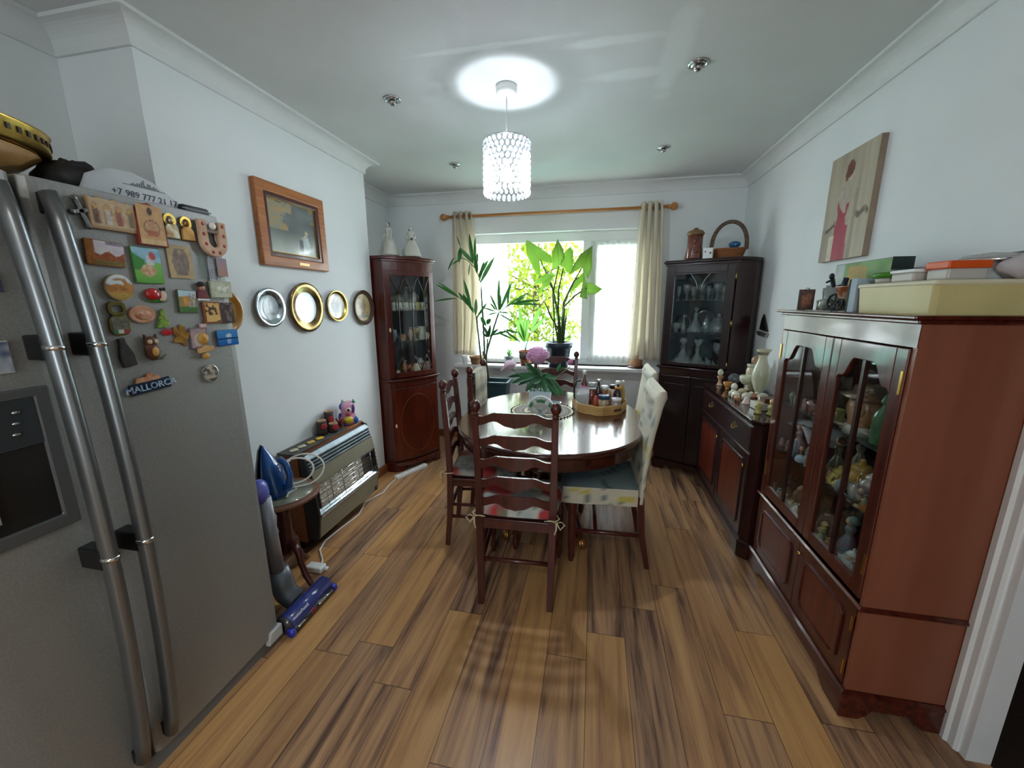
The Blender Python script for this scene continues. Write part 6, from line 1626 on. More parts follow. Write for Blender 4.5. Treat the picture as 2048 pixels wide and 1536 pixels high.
# ================================================================ plants at the window
PST = {'A': [(-0.996,0.959),(-0.999,1.088),(-1.012,1.357),(-1.023,1.506),(-1.03,1.627)],'B': [(-1.03,0.958),(-1.044,1.178),(-1.054,1.348)],'C': [(-0.992,0.95),(-0.966,1.07),(-0.898,1.287),(-0.859,1.401)],'D': [(-0.982,0.95),(-0.966,1.043),(-0.946,1.166)]}
PRA = {'A': [(-1.03,1.627),(-1.055,1.712),(-1.099,1.806),(-1.161,1.875),(-1.215,1.897)],'B': [(-1.054,1.348),(-1.09,1.427),(-1.144,1.489),(-1.227,1.542)],'C': [(-0.859,1.401),(-0.795,1.453),(-0.732,1.483),(-0.582,1.508),(-0.486,1.508)],'D': [(-0.946,1.166),(-0.908,1.198),(-0.797,1.252),(-0.688,1.218)]}
PLF = {'A': [(-1.038,1.67,-0.902,1.914,2),(-1.055,1.721,-0.983,1.891,2),(-1.068,1.755,-1.042,1.893,2),(-1.089,1.806,-1.063,1.947,2),(-1.102,1.84,-1.127,2.114,2),(-1.089,1.815,-1.078,2.087,1.5),(-1.107,1.849,-1.212,1.989,2),(-1.219,1.985,-1.208,1.851,2),(-1.217,1.987,-1.259,2.102,0.7),(-1.206,1.893,-1.285,1.903,0.8),(-1.285,1.903,-1.387,1.804,0.8),(-1.134,1.841,-1.179,1.748,0.7),(-1.216,1.885,-1.292,1.836,0.7),(-1.047,1.687,-1.024,1.888,1.6)],'B': [(-1.227,1.542,-1.421,1.67,1.2),(-1.218,1.541,-1.373,1.682,1.2),(-1.237,1.533,-1.419,1.516,0.9),(-1.117,1.453,-1.207,1.598,1.6),(-1.099,1.436,-1.152,1.714,1.7),(-1.081,1.401,-1.146,1.585,1.6),(-1.063,1.374,-1.068,1.541,1.7),(-1.049,1.357,-0.963,1.506,1.4),(-1.055,1.321,-1.011,1.392,1.2)],'C': [(-0.859,1.41,-0.874,1.727,1.6),(-0.85,1.419,-0.745,1.699,1.6),(-0.85,1.419,-0.831,1.574,1.5),(-0.868,1.41,-0.916,1.579,1.1),(-0.882,1.419,-0.959,1.501,1.0),(-0.887,1.41,-0.992,1.462,0.8),(-0.869,1.401,-0.998,1.383,0.7),(-0.86,1.392,-0.729,1.328,0.8),(-0.859,1.406,-0.733,1.41,0.8),(-0.795,1.453,-0.582,1.597,1.2),(-0.759,1.471,-0.521,1.529,1.2),(-0.724,1.479,-0.473,1.525,1.1),(-0.724,1.475,-0.477,1.487,1.1),(-0.777,1.462,-0.736,1.666,1.2),(-0.706,1.483,-0.617,1.555,1.0)],'D': [(-0.945,1.179,-0.986,1.286,1.4),(-0.945,1.179,-0.939,1.282,1.5),(-0.936,1.179,-0.897,1.318,1.4),(-0.927,1.188,-0.838,1.274,1.3),(-0.908,1.198,-0.761,1.248,1.2),(-0.95,1.175,-1.01,1.241,1.1),(-0.797,1.252,-0.625,1.148,1.1),(-0.779,1.252,-0.679,1.227,1.1),(-0.958,1.286,-1.007,1.379,2.2),(-0.953,1.3,-0.896,1.366,2.2),(-0.852,1.225,-0.706,1.183,1.0)]}
SLF = [(-0.687,1.106,-0.772,1.331,2.4),(-0.687,1.115,-0.747,1.476,1.8),(-0.681,1.096,-0.677,1.38,1.2),(-0.676,1.096,-0.642,1.342,1.3),(-0.617,1.215,-0.53,1.447,2.0),(-0.622,1.195,-0.47,1.352,1.4),(-0.692,1.095,-0.768,1.223,1.4)]
SST = [[(-0.681,1.046),(-0.687,1.115)],[(-0.666,1.056),(-0.617,1.215)],[(-0.673,1.051),(-0.622,1.195)]]
ELF = [((-0.529,1.895),[(-0.67,2.081),(-0.635,2.067),(-0.504,1.985),(-0.416,1.917),(-0.411,1.855),(-0.467,1.864),(-0.524,1.891),(-0.514,1.761),(-0.531,1.736),(-0.589,1.813),(-0.652,1.939),(-0.675,2.048)]),((-0.346,1.829),[(-0.355,2.062),(-0.306,1.979),(-0.292,1.906),(-0.337,1.837),(-0.405,1.788),(-0.411,1.851),(-0.413,1.958)]),((-0.294,1.823),[(-0.248,2.014),(-0.217,1.961),(-0.21,1.863),(-0.224,1.756),(-0.25,1.756),(-0.307,1.824),(-0.337,1.832),(-0.297,1.955)]),((-0.128,1.816),[(-0.039,1.988),(-0.036,1.802),(-0.07,1.704),(-0.119,1.787),(-0.129,1.82),(-0.207,1.764),(-0.241,1.748),(-0.201,1.846),(-0.145,1.926)]),((-0.155,1.721),[(-0.11,1.774),(-0.116,1.688),(-0.236,1.58),(-0.245,1.588),(-0.196,1.68),(-0.155,1.73)]),((-0.075,1.62),[(0.068,1.611),(0.019,1.574),(-0.065,1.557),(-0.075,1.62),(-0.077,1.675),(-0.026,1.666)]),((-0.482,1.667),[(-0.37,1.771),(-0.421,1.666),(-0.473,1.624),(-0.525,1.569),(-0.525,1.591),(-0.491,1.667),(-0.588,1.668),(-0.553,1.706),(-0.466,1.76)]),((-0.115,1.671),[(-0.106,1.762),(-0.081,1.654),(-0.067,1.52),(-0.136,1.537),(-0.121,1.579),(-0.119,1.671)])]
EST = [[(-0.304,1.123),(-0.342,1.242),(-0.406,1.347),(-0.471,1.495)],[(-0.313,1.123),(-0.379,1.312),(-0.401,1.572),(-0.346,1.829)],[(-0.322,1.122),(-0.344,1.356),(-0.412,1.658),(-0.524,1.891)],[(-0.304,1.123),(-0.345,1.4),(-0.341,1.615),(-0.302,1.807)],[(-0.299,1.123),(-0.302,1.443),(-0.237,1.622),(-0.128,1.816)],[(-0.295,1.123),(-0.295,1.486),(-0.196,1.689),(-0.155,1.721)],[(-0.313,1.123),(-0.34,1.365),(-0.393,1.607),(-0.421,1.666)],[(-0.295,1.123),(-0.285,1.452),(-0.184,1.554),(-0.075,1.62)]]
PALMG = mat('palm green', '#1f4a24', .4, col2='#3c7a38', scale=3, translucent=.18)
STEMG = mat('palm stem', '#3a4a38', .5, col2='#566a48', scale=8)
t = thing('palm_plant', 'tall kentia palm between the table and the left curtain', 'plant', (-0.955, 3.53, .72), 0)
rg = random.Random(5)
for k, fr in PLF.items():
    yo = {'A': 0.05, 'B': -0.04, 'C': 0.02, 'D': -0.06}[k]
    m = M(); st = PST[k]; pts = [(x, 3.53 + yo * i / (len(st) - 1), z) for i, (x, z) in enumerate(st)]
    if pts[0][2] > .76: pts = [(-0.955, 3.53, .74)] + pts
    m.tube(pts, [.0095] * (len(pts) - 2) + [.008, .007], 7)
    ra = PRA[k]; m.tube([(x, 3.53 + yo + .05 * math.sin(i), z) for i, (x, z) in enumerate(ra)], .0035, 6); m.build('stem', STEMG, t, w=True)
    m = M()
    for i, (x0, z0, x1, z1, w) in enumerate(fr):
        dy = rg.uniform(-.12, .10)
        p0 = Vector((x0, 3.53 + yo, z0)); p1 = Vector((x1, 3.53 + yo + dy, z1)); d = p1 - p0
        m.blade(p0, p1, .0185 * w, .012, .35, 7, side=d.cross(Vector((rg.uniform(-.4, .4), -1, rg.uniform(-.3, .3)))), tip=.02)
    tag(m.build('frond', PALMG, t, w=True), None, None)
TEALP = mat('dark teal plastic', '#23424a', .4, col2='#1c3840', scale=6)
pt = thing('plant_trough', 'dark teal rectangular plant trough holding the palm', 'planter', (-0.92, 3.55, .53))
def loop(hx, hy, z): return [(-hx, -hy, z), (hx, -hy, z), (hx, hy, z), (-hx, hy, z)]
def boxloft(m, loops, mi=0):
    for a, b in zip(loops[:-1], loops[1:]): m.add(a + b, [(i, (i + 1) % 4, 4 + (i + 1) % 4, 4 + i) for i in range(4)], mi)
m = M(); boxloft(m, [loop(.13, .085, 0), loop(.15, .10, .215), loop(.168, .118, .22), loop(.168, .118, .238), loop(.145, .095, .238), loop(.14, .09, .19)]); m.add(loop(.13, .085, 0), [(3, 2, 1, 0)]); m.build('trough', TEALP, pt, bev=.003)
M().bx(-.142, .142, -.092, .092, .17, .198).build('soil', mat('soil', '#2b2420', .95, col2='#1d1815', scale=60, bump=.3), pt)
t = thing('plant_stand', 'low dark wooden stand under the teal plant trough', 'stand', (-0.92, 3.55, 0))
M().bx(-.16, .16, -.11, .11, .505, .528).build('top', CHAIRW, t, bev=.004)
for sx in (-1, 1):
    for sy in (-1, 1): m = M(); m.tube([(sx * .14, sy * .09, 0), (sx * .135, sy * .085, .51)], .014, 8); m.build('leg', CHAIRW, t)
t = thing('radiator', 'white panel radiator under the garden window', 'radiator', (-.45, YF - .055, .12))
m = M(); m.bx(-.65, .65, -.02, .012, 0, .52)
for k in range(26): m.bx(-.625 + k * .05, -.605 + k * .05, -.026, -.02, .03, .49)
m.build('panel', GLOSSW, t); M().bx(-.66, .66, -.028, .03, .52, .535).build('top_grille', GLOSSW, t)
for x in (-.5, .5): M().bx(x - .012, x + .012, .012, .053, .05, .45).build('bracket', GLOSSW, t)
# elephant ear plant
ELG = mat('bright leaf', '#93b35c', .35, col2='#aac878', scale=4, translucent=.6)
t = thing('elephant_ear_plant', 'elephant ear plant with big bright green arrow leaves on the window board', 'plant', (-.335, 3.90, .86), 0)
for i, (ctr, o) in enumerate(ELF):
    y0 = 3.86 + (-.03, .02, .0, -.02, .03, -.03, -.05, -.06)[i] * 1.0; m = M(); n = len(o)
    cx, cz = ctr; rows = []
    dens = []
    for a, b in zip(o, o[1:] + o[:1]): dens += [(a[0] + (b[0] - a[0]) * q / 3, a[1] + (b[1] - a[1]) * q / 3) for q in range(3)]
    far = max(math.hypot(p[0] - cx, p[1] - cz) for p in dens)
    sg = 1 if i % 2 else -1
    for tt in (0, .25, .5, .75, 1):
        r = []
        for p in dens + dens[:1]:
            x, z = cx + (p[0] - cx) * tt, cz + (p[1] - cz) * tt; d = math.hypot(x - cx, z - cz) / far
            r.append((x, y0 - sg * .09 * d * d + .012 * math.sin(9 * (x + z)) + .02 * abs(x - cx) / far, z))
        rows.append(r)
    m.sheet(rows); m.build('leaf', ELG, t, w=True, solid=.0012)
    m = M(); s = EST[i]; m.tube([(x, 3.90 + (y0 - 3.90) * j / (len(s) - 1) - .0 * j, z) for j, (x, z) in enumerate([(s[0][0], .99)] + s[1:])], [.011] + [.009] * (len(s) - 2) + [.006], 7); m.build('stalk', mat('leaf stalk', '#4a6a2c', .5, col2='#3a5228', scale=8), t, w=True)
m = M()
for dx in (-.02, 0, .022): m.tube([(-.315 + dx * .6, 3.90, 1.0), (-.308 + dx, 3.90, 1.2), (-.30 + dx * 1.5, 3.90, 1.36)], [.016, .014, .006], 8)
m.build('sheath', mat('leaf sheath', '#4d5a3c', .5, col2='#39452e', scale=10), t, w=True)
m = M(); m.tube([(-.312 + .04 * math.cos(a), 3.90 + .03 * math.sin(a), 1.335) for a in [2 * PI * k / 18 for k in range(18)]], .003, 5, closed=True); m.build('green_tie', mat('green string', '#2f9a6a', .6), t, w=True)
m = M(); m.tube([(-.39, 3.90, 1.0), (-.385, 3.89, 1.12), (-.39, 3.90, 1.24), (-.385, 3.90, 1.33)], .005, 6); m.build('stake', mat('cane', '#5a4636', .8), t, w=True)
SLATE = mat('dark slate plastic pot', '#2c3a48', .4, col2='#34465a', scale=5)
def potw(name, label, x, y, h, r, m_, soil=True, z=.8555):
    t = thing(name, label, 'plant pot', (x, y, z))
    M().lathe(prof('pot', h, r), (0, 0, 0), 28).build('pot', m_, t)
    if soil: M().lathe([(0, h * .89), (r * .89, h * .885)], (0, 0, 0), 20).build('soil', MATS['soil'], t)
    return t
potw('flower_pot', 'large dark slate blue plastic pot of the elephant ear plant', -.335, 3.965 - .05, .25, .135, SLATE)
# small palm in terracotta, succulent, other pots on the board
t = thing('small_palm', 'small bright green palm seedling in the terracotta pot', 'plant', (-.68, 3.93, 1.0), 0)
m = M()
for (x0, z0, x1, z1, w) in SLF:
    p0, p1 = Vector((x0, 3.93, z0)), Vector((x1, 3.93 + rg.uniform(-.07, .06), z1)); m.blade(p0, p1, .024 * w, .0, .3, 7, side=(p1 - p0).cross(Vector((rg.uniform(-.3, .3), -1, 0))))
m.build('leaves', mat('seedling leaf', '#557f38', .4, col2='#6f9a4c', scale=4, translucent=.5), t, w=True)
m = M()
for s in SST: m.tube([(x, 3.93, z) for x, z in [(-.675, .99)] + s], .003, 6)
m.build('stem', MATS['leaf stalk'], t, w=True)
TERRA = mat('terracotta', '#9a5236', .75, col2='#8a4630', scale=12)
potw('flower_pot', 'terracotta pot on the window board holding the palm seedling', -.68, 3.935, .155, .062, TERRA)
t = thing('succulent', 'tiny green succulent in the small grey pot', 'plant', (-.845, 3.93, .94))
m = M()
for k in range(16):
    a = 2.4 * k; l = .05 - .0015 * k; m.blade((0, 0, .0), (l * math.cos(a), l * math.sin(a), .03 + .004 * k), .016, -.01, .3, 4)
m.build('leaves', mat('succulent leaf', '#6f9a4a', .5, translucent=.3), t)
potw('flower_pot', 'small pale grey pot of the succulent on the window board', -.845, 3.93, .095, .05, mat('pale grey pot', '#9fabb2', .4))
potw('flower_pot', 'beige and terracotta bowl shaped pot below the left curtain', -1.20, 3.94, .085, .075, mat('beige clay', '#b09068', .7, col2='#96613f', scale=6, stretch=(1, 1, 6)))
ware('candle_box', 'tumbler', 'small white tub at the left end of the window board, beside the beige pot', 'tub', (-1.325, 3.945, .8555), .085, .035, WPORC)
slab('terracotta_block', 'small terracotta block standing behind the beige pot', 'ornament', (-1.135, 4.0, .8555), (.03, .02, .13), TERRA)
t = thing('cone_lamp', 'tall tan cone shaped ornament on a round foot behind the right curtain', 'ornament', (.425, 4.01, .8555))
M().lathe([(.085, 0), (.085, .012), (.06, .02), (0, .02)], (0, 0, 0), 28).build('foot', CHAIRW, t); M().lathe([(.066, .02), (.05, .1), (.03, .22), (.012, .29), (0, .295)], (0, 0, 0), 24).build('cone', mat('tan leather', '#b98f68', .6, col2='#a87e58', scale=10), t)

# ================================================================ on the dining table
TZ = .7402
t = thing('placemat', 'round woven cream and grey place mat with a black bobble edge', 'place mat', (-.333, 2.66, TZ))
def matcol(a, b):
    r = math.hypot(a, b); k = math.sin(r * 34)
    col = mix('#c9bf9f', '#d6ceb4', vn(a * 20, b * 20))
    if .60 < r < .68 or .86 < r < .92: col = mix(col, '#4a4a48', .85)
    elif .68 < r < .86: col = mix('#9a958a', '#7c7a74', .5 + .5 * k)
    elif r < .5 and (r * 8) % 1 < .25: col = mix(col, '#8f866c', .6)
    return col
m = M(); rows = []; cs = []
for j in range(25):
    rr = .215 * j / 24; rows.append([(rr * math.cos(2 * PI * i / 56), rr * math.sin(2 * PI * i / 56), .005) for i in range(57)]); cs += [matcol(j / 24 * math.cos(2 * PI * i / 56), j / 24 * math.sin(2 * PI * i / 56)) + (1,) for i in range(57)]
m.sheet(rows, 0, True, cs); m.lathe([(.2155, -.0), (.2155, .0042)], (0, 0, 0), 56); m.build('weave', mat('woven mat', rough=.9, attr=True), t)
for k in range(44):
    a = 2 * PI * k / 44; m = M(); m.ball((.221 * math.cos(a), .221 * math.sin(a), .006), .0055, 7, 5); m.build('bobble', BLACK, t)
VX, VY = -.355, 2.70
t = thing('flower_vase', 'pale blue white rectangular vase on the woven mat', 'vase', (VX, VY, TZ + .005))
m = M(); lp = []
for z, hx, hy in ((0, .066, .045), (.01, .07, .048), (.08, .072, .05), (.125, .076, .052), (.135, .08, .054)): lp.append(loop(hx, hy, z))
boxloft(m, lp); m.add(loop(.066, .045, 0), [(3, 2, 1, 0)]); lp = [loop(.08, .054, .135), loop(.074, .049, .135), loop(.066, .044, .02)]; boxloft(m, lp); m.build('body', mat('pale blue glaze', '#b9c9d2', .2, coat=.4, col2='#cfdade', scale=5), t, bev=.008, seg=3)
# peonies
t = thing('peony_bouquet', 'peonies with dark leaves in the pale vase, one wide open pink bloom', 'flowers', (VX, VY, .86))
PINK = mat('peony pink', '#f0d0e6', .6, col2='#e4b2d6', scale=14, translucent=.35); PINKP = mat('pale bud pink', '#ead6e2', .6, translucent=.35)
LEAFD = mat('peony leaf', '#1d4a2c', .35, col2='#2f6a3c', scale=5, translucent=.12); PST_ = mat('peony stem', '#4a7040', .5)
heads = {'open': (-.375, 2.69, 1.125), 'bud': (-.572, 2.70, 1.062), 'tight': (-.147, 2.72, 1.087), 'spent': (-.487, 2.74, 1.12)}
for nm, hp in heads.items():
    m = M(); h = Vector(hp); b0 = Vector((VX + (.01 if nm == 'open' else -.02 if nm != 'tight' else .03), VY, .78)); mid = (h + b0) / 2 + Vector((0, 0, .05)); m.tube([b0, mid, h - Vector((0, 0, .03))], .0032, 6); m.build('stem', PST_, t, w=True)
m = M(); hc = Vector(heads['open'])
for ring, (nn, rr, el, wd) in enumerate(((10, .082, -.25, .062), (11, .080, .15, .058), (10, .074, .5, .052), (9, .062, .85, .046), (8, .044, 1.15, .04))):
    for k in range(nn):
        a = 2 * PI * (k + .5 * ring) / nn + rg.uniform(-.15, .15); e = el + rg.uniform(-.1, .1)
        d = Vector((math.cos(a) * math.cos(e), math.sin(a) * math.cos(e), math.sin(e)))
        p1 = hc + d * rr * rg.uniform(.92, 1.06); p0 = hc + d * rr * .25 - Vector((0, 0, .008)); m.blade(p0, p1, wd, -.012, .55, 5, shape=lambda q: min(1, .45 + 1.3 * q) * (1 - max(0, q - .8) * 2.2))
m.ball(hc, (.062, .062, .052), 14, 10, fn=lambda a, q: 1 + .1 * math.sin(7 * a + 5 * q)); m.build('open_bloom', PINK, t, w=True)
m = M(); hb = Vector(heads['bud'])
for k in range(9):
    a = 2 * PI * k / 9; m.blade(hb + Vector((.018 * math.cos(a) + .022, .020 * math.sin(a), -.008)), hb + Vector((-.046 + .026 * math.cos(a + .4), .036 * math.sin(a + .4), -.012 + .026 * math.cos(a))), .056, .01, .6, 5, shape=lambda q: math.sin(PI * min(1, .18 + q * .74)))
m.ball(hb + Vector((-.006, 0, -.004)), (.042, .036, .036), 12, 8); m.build('half_open_bloom', PINKP, t, w=True)
m = M(); m.ball(heads['tight'], (.021, .021, .021), 12, 8, fn=lambda a, q: 1 + .08 * math.sin(4 * a)); m.build('tight_bud', mat('dusky pink bud', '#a3688a', .5), t, w=True)
m = M(); m.ball(heads['spent'], (.03, .028, .026), 12, 8, fn=lambda a, q: 1 + .25 * math.sin(5 * a) * math.cos(4 * q)); m.build('spent_head', mat('spent brown green', '#4a4636', .7), t, w=True)
lv = [((-.37, 1.0), (-.60, .977), .032), ((-.38, .99), (-.575, .93), .036), ((-.36, .98), (-.46, .885), .05), ((-.36, 1.0), (-.52, .96), .034), ((-.35, .93), (-.385, 1.055), .06), ((-.33, .99), (-.21, .855), .046), ((-.33, 1.0), (-.17, .86), .042), ((-.32, 1.0), (-.25, .85), .04), ((-.36, 1.0), (-.375, .90), .05), ((-.33, 1.0), (-.315, .885), .055), ((-.40, 1.03), (-.47, 1.085), .03), ((-.34, .99), (-.24, .99), .036), ((-.37, 1.0), (-.44, 1.06), .034), ((-.24, 1.02), (-.215, 1.09), .022), ((-.235, 1.03), (-.18, 1.075), .018), ((-.35, .98), (-.40, .95), .05), ((-.38, .98), (-.52, .92), .03)]
for k, (a, b, w) in enumerate(lv):
    m = M(); dy = rg.uniform(-.09, .03); m.blade((a[0], VY - .005, a[1]), (b[0], VY + dy, b[1]), w, .012, .3, 7, side=(Vector((b[0], VY + dy, b[1])) - Vector((a[0], VY, a[1]))).cross(Vector((.2, -1, .5)))); m.build('leaf', LEAFD, t, w=True)
# napkin holder
t = thing('napkin_holder', 'fan shaped napkin stack with a green leaf print in a white holder, before the vase', 'napkin holder', (-.335, 2.595, TZ + .005))
def napk(u, v):
    a = math.atan2(v - .0, u - .5); r = math.hypot((u - .5) * 1.0, v * .62)
    return mix('#2c6a44', '#4f8a60', vn(u * 12, v * 12)) if .36 < r < .52 and math.sin(a * 9) > -.6 else mix('#cfd8d2', '#bfcac4', vn(u * 8, v * 8))
m = M(); pl = [(-.095, 0), (.095, 0)] + [(.095 * math.cos(a), .015 + .105 * math.sin(a)) for a in [PI * k / 18 for k in range(19)]]
n_ = len(pl); m.prism(pl, -.006, .012, 'y'); rows = []; cs = []
for j in range(13):
    q = j / 12; r = [(.093 * q * math.cos(a), -.0066, .015 + .103 * q * math.sin(a)) for a in [PI * k / 30 for k in range(31)]]; rows.append(r); cs += [napk(.5 + p[0] / .19, (p[2]) / .118) + (1,) for p in r]
m.sheet(rows, 0, False, cs); m.build('napkins', PAINTED, t)
M().prism([(-.072, 0), (.072, 0)] + [(.072 * math.cos(a), .008 + .068 * math.sin(a)) for a in [PI * k / 16 for k in range(17)]], -.022, -.016, 'y').build('front_plate', mat('grey white enamel', '#b9b7ae', .3, col2='#a8a69e', scale=10), t, bev=.002)
M().bx(-.09, .09, -.022, .022, 0, .006).build('base', MATS['grey white enamel'], t)
ware('glass_plate', 'bowl', 'pale blue glass dish standing behind the napkins, at the right of the vase', 'dish', (-.245, 2.67, TZ + .006), .06, .045, mat('pale blue glass', '#a9bcc8', .15, coat=.5))
t = thing('crystal_candlestick', 'small cut crystal butterfly candle holder at the front of the mat', 'candle holder', (-.33, 2.515, TZ + .006))
M().lathe([(.034, 0), (.036, .006), (.026, .018), (.012, .024), (.012, .04), (.022, .05), (.020, .055), (0, .05)], (0, 0, 0), 8, sm=False).build('holder', CRYSTAL, t)
m = M()
for s in (-1, 1): m.prism([(s * .008, .03), (s * .045, .055), (s * .05, .035), (s * .03, .018), (s * .042, .004), (s * .012, .012)], -.004, .004, 'y')
m.build('wings', mat('pale crystal', '#c9cccb', .08, coat=.6), t)
# scalloped tray with jars
TX, TY = .06, 2.83
t = thing('wooden_tray', 'scalloped pale wooden tray of jars and bottles on the table', 'tray', (TX, TY, TZ))
def tray(k, n=64): return [(k * .188 * (1 + .035 * math.cos(8 * a)) * math.cos(a), k * .225 * (1 + .035 * math.cos(8 * a)) * math.sin(a)) for a in [2 * PI * i / n for i in range(n)]]
TW = mat('pale tray wood', '#b8935a', .5, col2='#a98450', scale=4, stretch=(2, 2, 10))
m = M(); m.prism(tray(.98), 0, .010); m.build('bottom', TW, t); m = M(); m.ring(tray(1.0), tray(.955), .0, .066, 'z'); m.build('rim', TW, t, bev=.003)
m = M(); m.tube([(.188 * math.cos(a) * 1.012, .225 * math.sin(a) * 1.012, .036) for a in [-1.02 + .3 * k / 8 for k in range(9)]], .009, 8); m.build('hand_slot', mat('dark slot', '#4a2c22', .6), t)
TG = 'jars and bottles in the wooden tray'; bz = TZ + .011
def ctop(h): return h
DKB = mat('dark sauce', '#2c1a1c', .15, coat=.5); WCAP = c('#d9dcd8', .35); SPICE = mat('spice brown', '#7a5232', .5, col2='#a8744a', scale=40)
ware('sauce_bottle', 'bottle', 'tall bottle with a pink label and white cap, far left of the tray', 'bottle', (-.052, 2.93, bz), .232, .026, mat('brown bottle', '#5a3a36', .15, coat=.4), TG, lid=('cap', .014, .215, .028), lidm=WCAP, band=(.05, .13, .0266), bandm=c('#b0427e', .5))
ware('sauce_bottle', 'bottle', 'slim dark bottle with a silver cap in the middle of the tray', 'bottle', (.052, 2.83, bz), .19, .026, DKB, TG, lid=('cap', .014, .175, .024), lidm=CHROME)
ware('sauce_bottle', 'bottle', 'big dark sauce bottle with an orange collar, at the right of the tray', 'bottle', (.185, 2.79, bz), .19, .031, DKB, TG, lid=('cap', .0185, .178, .022), lidm=WCAP, band=(.145, .16, .0215), bandm=c('#c98a3c', .4))
ware('sauce_bottle', 'bottle', 'slim golden oil bottle behind the big dark sauce bottle', 'bottle', (.222, 2.84, bz), .19, .019, mat('golden oil', '#a8842c', .1, coat=.6), TG, lid=('cap', .010, .175, .02), lidm=WCAP)
ware('spice_jar', 'jar', 'wide jar with a dark blue lid at the front of the tray', 'jar', (.092, 2.735, bz), .10, .040, mat('clear brown contents', '#8a7460', .15, coat=.6, col2='#b9a68c', scale=40), TG, lid=('cap', .041, .082, .026), lidm=c('#20405e', .35))
ware('spice_jar', 'jar', 'pale lidded glass jar at the front right of the tray', 'jar', (.175, 2.725, bz), .085, .034, mat('clear grey contents', '#7c7a72', .15, coat=.6, col2='#a5a298', scale=40), TG, lid=('cap', .034, .07, .022), lidm=c('#cfc8cc', .35))
ware('spice_jar', 'jar', 'small spice jar with a white cap behind the blue lidded jar', 'jar', (.096, 2.86, bz), .14, .026, SPICE, TG, lid=('cap', .026, .12, .028), lidm=WCAP)
ware('spice_jar', 'jar', 'jar with a short black cap at the back right of the tray', 'jar', (.158, 2.91, bz), .14, .033, mat('beige contents', '#b9a88c', .3), TG, lid=('cap', .026, .12, .026), lidm=BLACK)
ware('spice_jar', 'gjar', 'dark red jar with a clear domed lid, left of the slim dark bottle', 'jar', (.005, 2.90, bz), .135, .036, mat('dark red contents', '#5a2420', .2, coat=.5, col2='#8a4a40', scale=40), TG, lid=('cap', .034, .115, .045), lidm=CLEAR)
t = thing('sachet', 'orange red sachet leaning against the blue lidded jar', 'sachet', (.036, 2.755, bz), .2, TG); m = M(); m.ball((0, 0, .05), (.022, .008, .05), 12, 8); m.build('sachet', mat('orange foil', '#b0563c', .3, col2='#8a3a34', scale=14), t)
t = thing('clear_caddy', 'clear plastic caddy with a black handle at the left of the tray', 'caddy', (-.062, 2.79, bz), 0, TG)
m = M(); lp = [loop(.046, .035, 0), loop(.05, .04, .14)]; boxloft(m, lp); m.add(loop(.046, .035, 0), [(3, 2, 1, 0)]); m.build('box', thin_glass('frosted plastic', '#dfe8e6', 2.0, .3), t)
m = M(); m.tube([(-.055, 0, .0), (-.057, 0, .15), (-.045, 0, .185), (-.01, 0, .195)], .006, 8); m.build('handle', BLACK, t)
# ladies on the left corner cabinet
FW = mat('unglazed white figure', '#b9b8ac', .6, col2='#c9c8bd', scale=10); HAIRB = c('#241c18', .5)
for lb, x, y, h, lean in (('white lady figurine with long dark hair, left one on the left corner cabinet', -1.70, 3.16, .285, -.3), ('white lady figurine holding a small dark flower, right one on the left corner cabinet', -1.555, 3.27, .265, .3)):
    t = thing('lady_figurine', lb, 'figurine', (x, y, 1.8685), lean, 'white lady figurines on the left corner cabinet')
    M().lathe([(.078, 0), (.08, .008), (.074, .012), (0, .012)], (0, 0, 0), 24, sy=.85).build('base', c('#2c1f1a', .4), t)
    m = M(); m.lathe([(a * .078, .012 + b * h * .96) for a, b in PROF['lady']], (0, 0, 0), 28, fn=lambda r, z, a: r * (1 + .07 * math.sin(11 * a) * max(0, 1 - z / (h * .5))), sy=.85); m.ball((-.05, .02, .05), (.035, .03, .045), 10, 8)
    for s in (-1, 1): m.tube([(s * .027, 0, h * .74), (s * .038, -.012, h * .64), (s * .012 if lean > 0 else s * .045, -.032, h * .55 if lean > 0 else h * .48)], [.010, .008, .006], 8)
    m.build('gown', FW, t)
    m = M(); m.ball((0, -.004, h * .905), (.0125, .013, .016), 12, 9); m.ball((0, -.017, h * .90), .0022, 6, 5); m.build('head', FW, t)
    m = M(); m.ball((0, .004, h * .925), (.0135, .0135, .014), 12, 8); m.ball((-.008, .010, h * .87), (.009, .009, .028 if lean < 0 else .018), 10, 7); m.build('hair', HAIRB, t)
    if lean > 0: m = M(); m.ball((.012, -.042, h * .57), .010, 10, 7); m.build('flower', c('#3a3f3a', .5), t)
